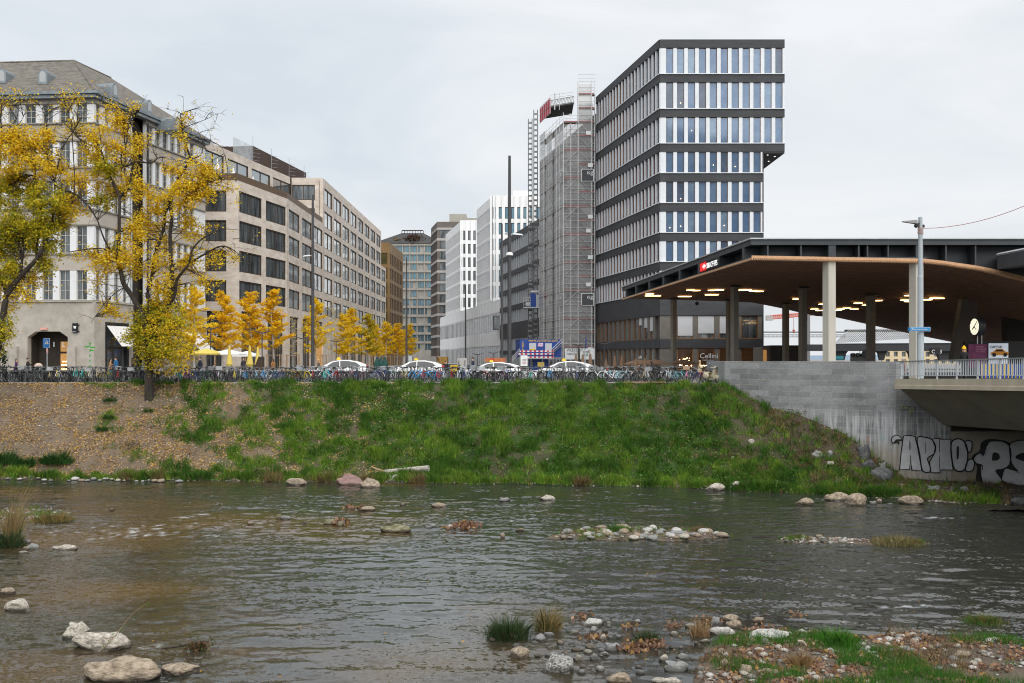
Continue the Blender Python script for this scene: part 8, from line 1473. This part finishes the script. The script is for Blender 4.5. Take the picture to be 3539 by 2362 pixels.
# named foreground stones
for b, m, lb in [((908, 1085, 460, 534), 'white', 'smooth white stone in open water above the leaf heaps'), ((568, 852, 765, 938), 'speck', 'big speckled boulder, largest in the near shallows'), ((268, 463, 716, 804), 'tan', 'striped brown stone left of the big speckled boulder'), ((468, 590, 594, 670), 'grey', 'greenish grey cobble at the right foot of the dark rush clump'), ((565, 662, 578, 622), 'grey', 'flat grey cobble below the dry grass clump'), ((798, 875, 565, 602), 'pale', 'oval beige stone below the smooth white one'), ((960, 1020, 543, 589), 'grey', 'small bluish grey wedge stone below the smooth white one'), ((1043, 1110, 593, 659), 'pale', 'upright beige stone beside the round leaf heap'), ((1109, 1167, 614, 647), 'grey', 'grey stone right of the upright beige one'), ((1068, 1242, 666, 738), 'grey', 'jagged grey and white boulder in the near shallows'), ((913, 1020, 680, 715), 'pale', 'flat beige stone left of the jagged grey boulder'), ((1178, 1234, 602, 637), 'grey', 'grey stone with a leaf on it'), ((568, 702, 756, 792), 'white', 'flat white stone behind the big speckled boulder'), ((483, 542, 761, 789), 'pale', 'small pinkish stone left of the big speckled boulder'), ((813, 907, 775, 822), 'pale', 'rounded beige stone right of the big speckled boulder'), ((953, 1042, 765, 817), 'grey', 'rough grey stone between the beige and flat white ones'), ((1036, 1140, 748, 780), 'white', 'flat white slab below the jagged grey boulder'), ((1573, 1833, 820, 912), 'grey', 'large smooth grey boulder at the left tip of the gravel bar'), ((1098, 1350, 920, 1030), 'tan', 'smooth brown boulder cut by the bottom edge'), ((1500, 1770, 962, 1040), 'pale', 'pale slab cut by the bottom edge'), ((1553, 1648, 768, 834), 'pale', 'pinkish beige stone with leaves at the tip of the bar'), ((1693, 1812, 760, 814), 'grey', 'oval grey stone on the left tip of the grass'), ((1983, 2218, 528, 614), 'white', 'largest white rock under the dry stalks'), ((1998, 2082, 443, 530), 'grey', 'tilted grey stone at the left of the stone pile'), ((2093, 2257, 435, 502), 'tan', 'tan boulder at the back of the stone pile'), ((2123, 2260, 470, 545), 'tan', 'smooth brown egg shaped stone in the stone pile'), ((2238, 2362, 853, 957), 'tan', 'angular tan boulder on the near gravel bar'), ((2073, 2162, 818, 907), 'tan', 'square tan stone left of the angular boulder'), ((2078, 2157, 743, 818), 'white', 'white streaked stone in the grass'), ((1903, 2002, 638, 672), 'pale', 'flat beige stone on the grass edge'), ((1778, 1883, 505, 547), 'white', 'white stone left of the dry stalks'), ((1573, 1630, 549, 574), 'white', 'small white oval stone in the water right of the green rush'), ((263, 332, 590, 654), 'red', 'purplish stone at the foot of the dark rush clump')]:
    rock(*zr(*C_, b), m, lb)
E_ = (2.2618, 2500, 1950)
for b, m, lb in [((235, 330, 412, 448), 'tan', 'oval tan stone in open water right of the stone pile'), ((915, 962, 450, 470), 'pale', 'small pale stone beyond the tall green tuft'), ((185, 570, 510, 590), 'white', 'long broken white rock behind the leaf heap'), ((1098, 1170, 635, 690), 'white', 'round white stone in brown leaves'), ((1395, 1485, 640, 700), 'grey', 'blue grey stone in the grass'), ((1648, 1718, 625, 658), 'grey', 'smooth blue grey oval stone'), ((1250, 1350, 565, 600), 'white', 'flat white stone at the far edge of the bar'), ((1435, 1535, 530, 570), 'pale', 'flat pale stone at the back of the bar pile'), ((1300, 1360, 525, 560), 'pale', 'pale stone at the left of the bar pile'), ((1475, 1540, 575, 618), 'pale', 'pointed pale stone in front of the bar pile'), ((2185, 2265, 625, 665), 'pale', 'pale oval stone near the right edge of the bar'), ((2310, 2355, 612, 645), 'white', 'white stone at the right picture edge'), ((1650, 1725, 795, 840), 'grey', 'grey stone in the leaves at the bottom of the bar'), ((1810, 1960, 675, 730), 'tan', 'broad brown stone by the small pool'), ((270, 395, 808, 875), 'tan', 'mauve grey boulder right of the angular one'), ((255, 345, 752, 805), 'pale', 'pale block behind the angular boulder'), ((545, 640, 878, 925), 'pale', 'beige stone at the bottom edge of the bar'), ((650, 740, 835, 885), 'pale', 'pale stone left of the bottom leaf carpet'), ((490, 545, 845, 885), 'pale', 'small round pale stone right of the mauve boulder'), ((205, 275, 895, 930), 'white', 'small white stone in the pool at the bottom'), ((0, 95, 845, 875), 'tan', 'flat tan stone left of the bottom pool'), ((1810, 1870, 620, 660), 'pale', 'beige stone among brown leaves at the right'), ((1345, 1400, 550, 590), 'grey', 'grey stone inside the bar pile'), ((1150, 1220, 680, 712), 'white', 'white stone below the round white one')]:
    q = zr(*E_, b); z = ZW+.06; rock(*q, m, lb, z=z)
# unnamed cobbles: alike stones share a label per place and colour
def cobble(X, Y, z, s, m, label, group):
    o = link('cobble', RS[rb_.randint(0, 7)]); a = rb_.uniform(.7, 1.3); o.location = (X, Y, z+s*.12); o.scale = (s*.5*a, s*.5, s*.5*rb_.uniform(.45, .75)); o.rotation_euler = (0, 0, rb_.uniform(0, PI)); sl = o.material_slots[0]; sl.link = 'OBJECT'; sl.material = m_r[m]; o['label'] = label; o['category'] = 'stone'; o['group'] = group
nm = {'pale': 'pale beige', 'grey': 'grey', 'white': 'whitish', 'tan': 'brown'}
X, Y, z = scat(bb1, zf1, 620, lambda X, Y, sd: X == X); kk = 0
for a, b, c in zip(X, Y, z):
    if kk >= 112: break
    kk += 1; m = rb_.choice(list(nm)); cobble(a, b, c, rb_.uniform(.08, .26), m, 'small %s rounded cobble among leaves on the near gravel bar' % nm[m], 'small cobbles on the near gravel bar')
X, Y, z = scat(bb2, zf2, 150, lambda X, Y, sd: X == X)
for a, b, c in zip(X[:64], Y, z): m = rb_.choice(['pale', 'grey', 'grey', 'tan', 'tan', 'white']); cobble(a, b, c, rb_.uniform(.14, .5), m, '%s cobble on the pebble islet right of mid river' % nm[m], 'cobbles on the mid river islet')
X, Y, z = scat(bb3, zf3, 40, lambda X, Y, sd: X == X)
for a, b, c in zip(X[:14], Y, z): m = rb_.choice(list(nm)); cobble(a, b, c, rb_.uniform(.12, .3), m, '%s cobble on the grassy islet at the left edge' % nm[m], 'cobbles on the left islet')
X, Y, z = scat(bb4, zf4, 40, lambda X, Y, sd: X == X)
for a, b, c in zip(X[:16], Y, z): m = rb_.choice(list(nm)); cobble(a, b, c, rb_.uniform(.14, .36), m, '%s cobble on the thin islet in the right half of the river' % nm[m], 'cobbles on the thin right islet')
for i in range(58): x, y = 1700+rb_.random()*760, 2150+rb_.random()*190; p = on(x, y); m = rb_.choice(list(nm)); cobble(p.x, p.y, ZW, rb_.uniform(.07, .24), m, 'small %s stone scattered in the shallow water near the speckled boulder' % nm[m], 'small stones in the near shallows')
x0s = list(np.linspace(5, 620, 30))
for x in x0s: y = np.interp(x, [p[0] for p in WT], [p[1] for p in WT])+rb_.uniform(-4, 8); p = on(x, y); m = rb_.choice(list(nm)); cobble(p.x, p.y, ZW+.02, rb_.uniform(.18, .5), m, '%s cobble at the far waterline in the left part' % nm[m], 'cobbles along the far waterline')
# ---- clumps of reeds and grass standing alone
def clump(name, x, y, w_, h, n, pal, label, z=ZW, tilt=.0, wd=.006, cat='grass clump', lean=.85):
    p = on(x, y, z); k = p.y/F; B = np.zeros((n, 3)); r = RNG.random(n)**.5*w_*k/2; a = RNG.uniform(0, 2*PI, n); B[:, 0] = np.cos(a)*r; B[:, 1] = np.sin(a)*r*.7; ln_ = h*k*(1.12-.75*(r/(w_*k/2))**1.6)*RNG.uniform(.75, 1.15, n); V, Fc, T = blades(B, 4, ln_, wd, pal, lean, out=1); V[:, 0] += tilt*V[:, 2]**1.5; return solo(name, poly_mesh(name, V, Fc, T), m_blade, label, cat, loc=p)
RUSH = [(.03, .07, .02), (.05, .1, .03), (.025, .05, .02), (.1, .1, .04)]
clump('rush_clump', 1757, 2205, 125, 88, 420, RUSH, 'dark green rush clump in the shallows left of the dry grass'); clump('dry_grass_clump', 1893, 2178, 52, 100, 260, [(.3, .22, .09), (.24, .16, .06), (.1, .13, .04), (.35, .27, .13)], 'tall dry golden grass clump leaning right beside the rush clump', tilt=.18)
clump('rush_clump', 2238, 2222, 42, 60, 150, RUSH, 'small green rush clump among the brown leaf heaps'); clump('dry_grass_clump', 2418, 2200, 26, 80, 110, [(.32, .2, .1), (.4, .28, .15)], 'thin dry brown stalks by the largest white rock')
clump('reed_clump', 40, 1862, 46, 165, 95, [(.34, .25, .13), (.26, .18, .08), (.3, .23, .1)], 'tall dry reed clump at the left edge of the river', tilt=.14, wd=.01, lean=.3); clump('rush_clump', 30, 1892, 90, 70, 300, RUSH, 'green rush tuft below the tall dry reeds at the left edge', wd=.009); clump('dry_grass_clump', 180, 1800, 130, 36, 260, [(.3, .18, .06), (.26, .2, .08), (.08, .12, .03)], 'flattened brown and green grass on the left islet', wd=.011, z=ZW+.02)
clump('grass_clump', 3100, 1880, 180, 36, 260, [(.2, .17, .07), (.12, .13, .04), (.26, .2, .09)], 'olive dry grass mound at the right end of the thin islet', wd=.012); clump('grass_clump', 2138, 1842, 80, 36, 200, [(.06, .16, .02), (.05, .12, .02)], 'bright green grass tuft on the pebble islet', wd=.01, z=ZW+.04); clump('dry_grass_clump', 2420, 1838, 56, 26, 110, DRY, 'dry tuft at the right end of the pebble islet', wd=.01, z=ZW+.03)
clump('grass_clump', 3398, 2152, 130, 36, 260, [(.06, .17, .02), (.09, .15, .03), (.2, .14, .05)], 'green and brown grass tuft alone in the water near the right edge'); clump('grass_clump', 2890, 2225, 150, 62, 420, [(.05, .18, .015), (.07, .2, .02)], 'tallest bright green tuft at the back of the near gravel bar', z=ZW+.08); clump('dry_grass_clump', 2765, 2300, 70, 60, 160, [(.34, .22, .1), (.28, .18, .08)], 'dry tan grass clump in the middle of the near gravel bar', z=ZW+.06)
for x, lb in ((450, 'first dry grass tuft at the far waterline, left of the second'), (548, 'second dry grass tuft at the far waterline, narrower'), (945, 'dry grass tuft left of the speckled tan boulder'), (1122, 'dry grass tuft left of the big reddish boulder'), (1275, 'dry grass tuft behind the leaning tan boulder'), (1440, 'broad dry grass fringe right of the white boulder'), (2010, 'dry grass tuft at the far waterline near the middle')):
    y = np.interp(x, [p[0] for p in WT], [p[1] for p in WT])-3; clump('dry_grass_clump', x, y, 60, 42, 130, DRY, lb, z=ZW+.03, wd=.014)
for x, y, w_, h, lb in ((16, 1604, 70, 60, 'dark green grass clump on the leafy bank at the left picture edge'), (84, 1612, 75, 45, 'second dark green grass clump at the foot of the leafy bank'), (196, 1602, 110, 48, 'widest dark green grass clump at the foot of the leafy bank'), (380, 1388, 45, 22, 'small green weed on the leafy bank left of the thick trunk'), (375, 1448, 40, 20, 'small green weed in the middle of the leafy bank'), (356, 1490, 40, 20, 'lowest small green weed on the leafy bank'), (513, 1425, 30, 22, 'dark grass tuft on the bank just below the thick trunk')):
    P_ = bank(np.full(300, float(x)), np.linspace(0, 1, 300)); ys = HY-(P_[:, 2]-CZ)*F/P_[:, 1]; i = int(np.argmin(abs(ys-y))); o = clump('grass_clump', x, y, w_, h, int(w_*3.5), [(.03, .09, .015), (.045, .12, .02), (.02, .06, .012)], lb, wd=.016)
    k_ = P_[i, 1]/on(x, y).y; o.location = tuple(P_[i]); o.scale = (k_, k_, k_)
# ---- driftwood
DL = thing('driftwood_log', 'bleached straight driftwood log lying in the grass at the far waterline', 'log', on(1390, 1632, -5.2)); q = MB(); Yg = on(1390, 1632, -5.2).y; q.tube([at(1330, 1632, Yg), at(1380, 1628, Yg), at(1482, 1620, Yg-.4)], [.14, .17, .2], 9); part('trunk', q, mat('bleached_wood', (.3, .28, .25), (.45, .42, .38), s=3, st=(.3, 3, 3), rough=.9), DL); q = MB(); q.tube([at(1330, 1632, Yg), at(1300, 1622, Yg), at(1283, 1612, Yg)], [.1, .06, .03], 6); q.tube([at(1330, 1632, Yg), at(1296, 1630, Yg)], [.08, .03], 6); part('root_stub', q, m_stk, DL)
BR_ = thing('driftwood_branch', 'dark snagged branch with hanging leaves standing out of the water', 'branch', on(640, 2248)); q = MB(); Yb_ = on(640, 2248).y
q.tube([at(556, 2242, Yb_), at(620, 2234, Yb_), at(690, 2220, Yb_), at(722, 2218, Yb_)], [.022, .03, .035, .02], 6); q.tube([at(690, 2221, Yb_), at(705, 2255, Yb_)], .02, 5); q.tube([at(680, 2222, Yb_), at(672, 2245, Yb_)], .015, 5); part('stem', q, m_bark, BR_)
c = np.array(at(690, 2235, Yb_)); P_ = c+RNG.normal(0, 1, (160, 3))*np.array([.16, .08, .08]); V, Fc, T = cards(P_-c, .09, pick([(.07, .09, .02), (.14, .08, .04), (.2, .12, .06)], 160)); o = part('leaves', poly_mesh('leaves', V+c, Fc, T), m_leaf, BR_)
WS = thing('willow_shoot', 'thin leafy willow shoot rising from the long pale boulder', 'shoot', on(365, 2250)); q = MB(); Yw_ = on(365, 2252).y; q.tube(catmull([at(345, 2252, Yw_), at(400, 2195, Yw_), at(460, 2120, Yw_), at(520, 2080, Yw_)]), [.012*(1-i/14) for i in range(13)], 4); part('stem', q, m_stk, WS); P_ = np.array([tuple(at(345+175*t, 2252-172*t**.95, Yw_)) for t in RNG.random(60)])+RNG.normal(0, .03, (60, 3)); V, Fc, T = cards(P_, .07, pick(GREENS+[(.15, .14, .04)], 60), asp=.3); part('leaves', poly_mesh('leaves', V, Fc, T), m_leaf, WS)
DB = thing('driftwood_branch', 'pale bare branch lying across the near gravel bar', 'branch', on(2780, 2240, ZW+.1)); q = MB(); Yd = on(2780, 2240, ZW+.1).y; q.tube(catmull([at(2757, 2216, Yd), at(2775, 2218, Yd), at(2787, 2235, Yd), at(2793, 2255, Yd), at(2800, 2268, Yd)]), .03, 6); part('stem', q, mat('pale_branch', (.35, .28, .22), (.45, .38, .3), s=5), DB)
# ---- lettering to plain meshes
bpy.context.view_layer.update(); dg = bpy.context.evaluated_depsgraph_get()
for o in [o for o in SC.objects if o.type == 'FONT']:
    me = bpy.data.meshes.new_from_object(o.evaluated_get(dg)); nm = o.name; n_ = bpy.data.objects.new('lettering', me); COL.objects.link(n_)
    n_.parent = o.parent; n_.location = o.location; n_.rotation_euler = o.rotation_euler; n_.scale = o.scale; bpy.data.objects.remove(o)
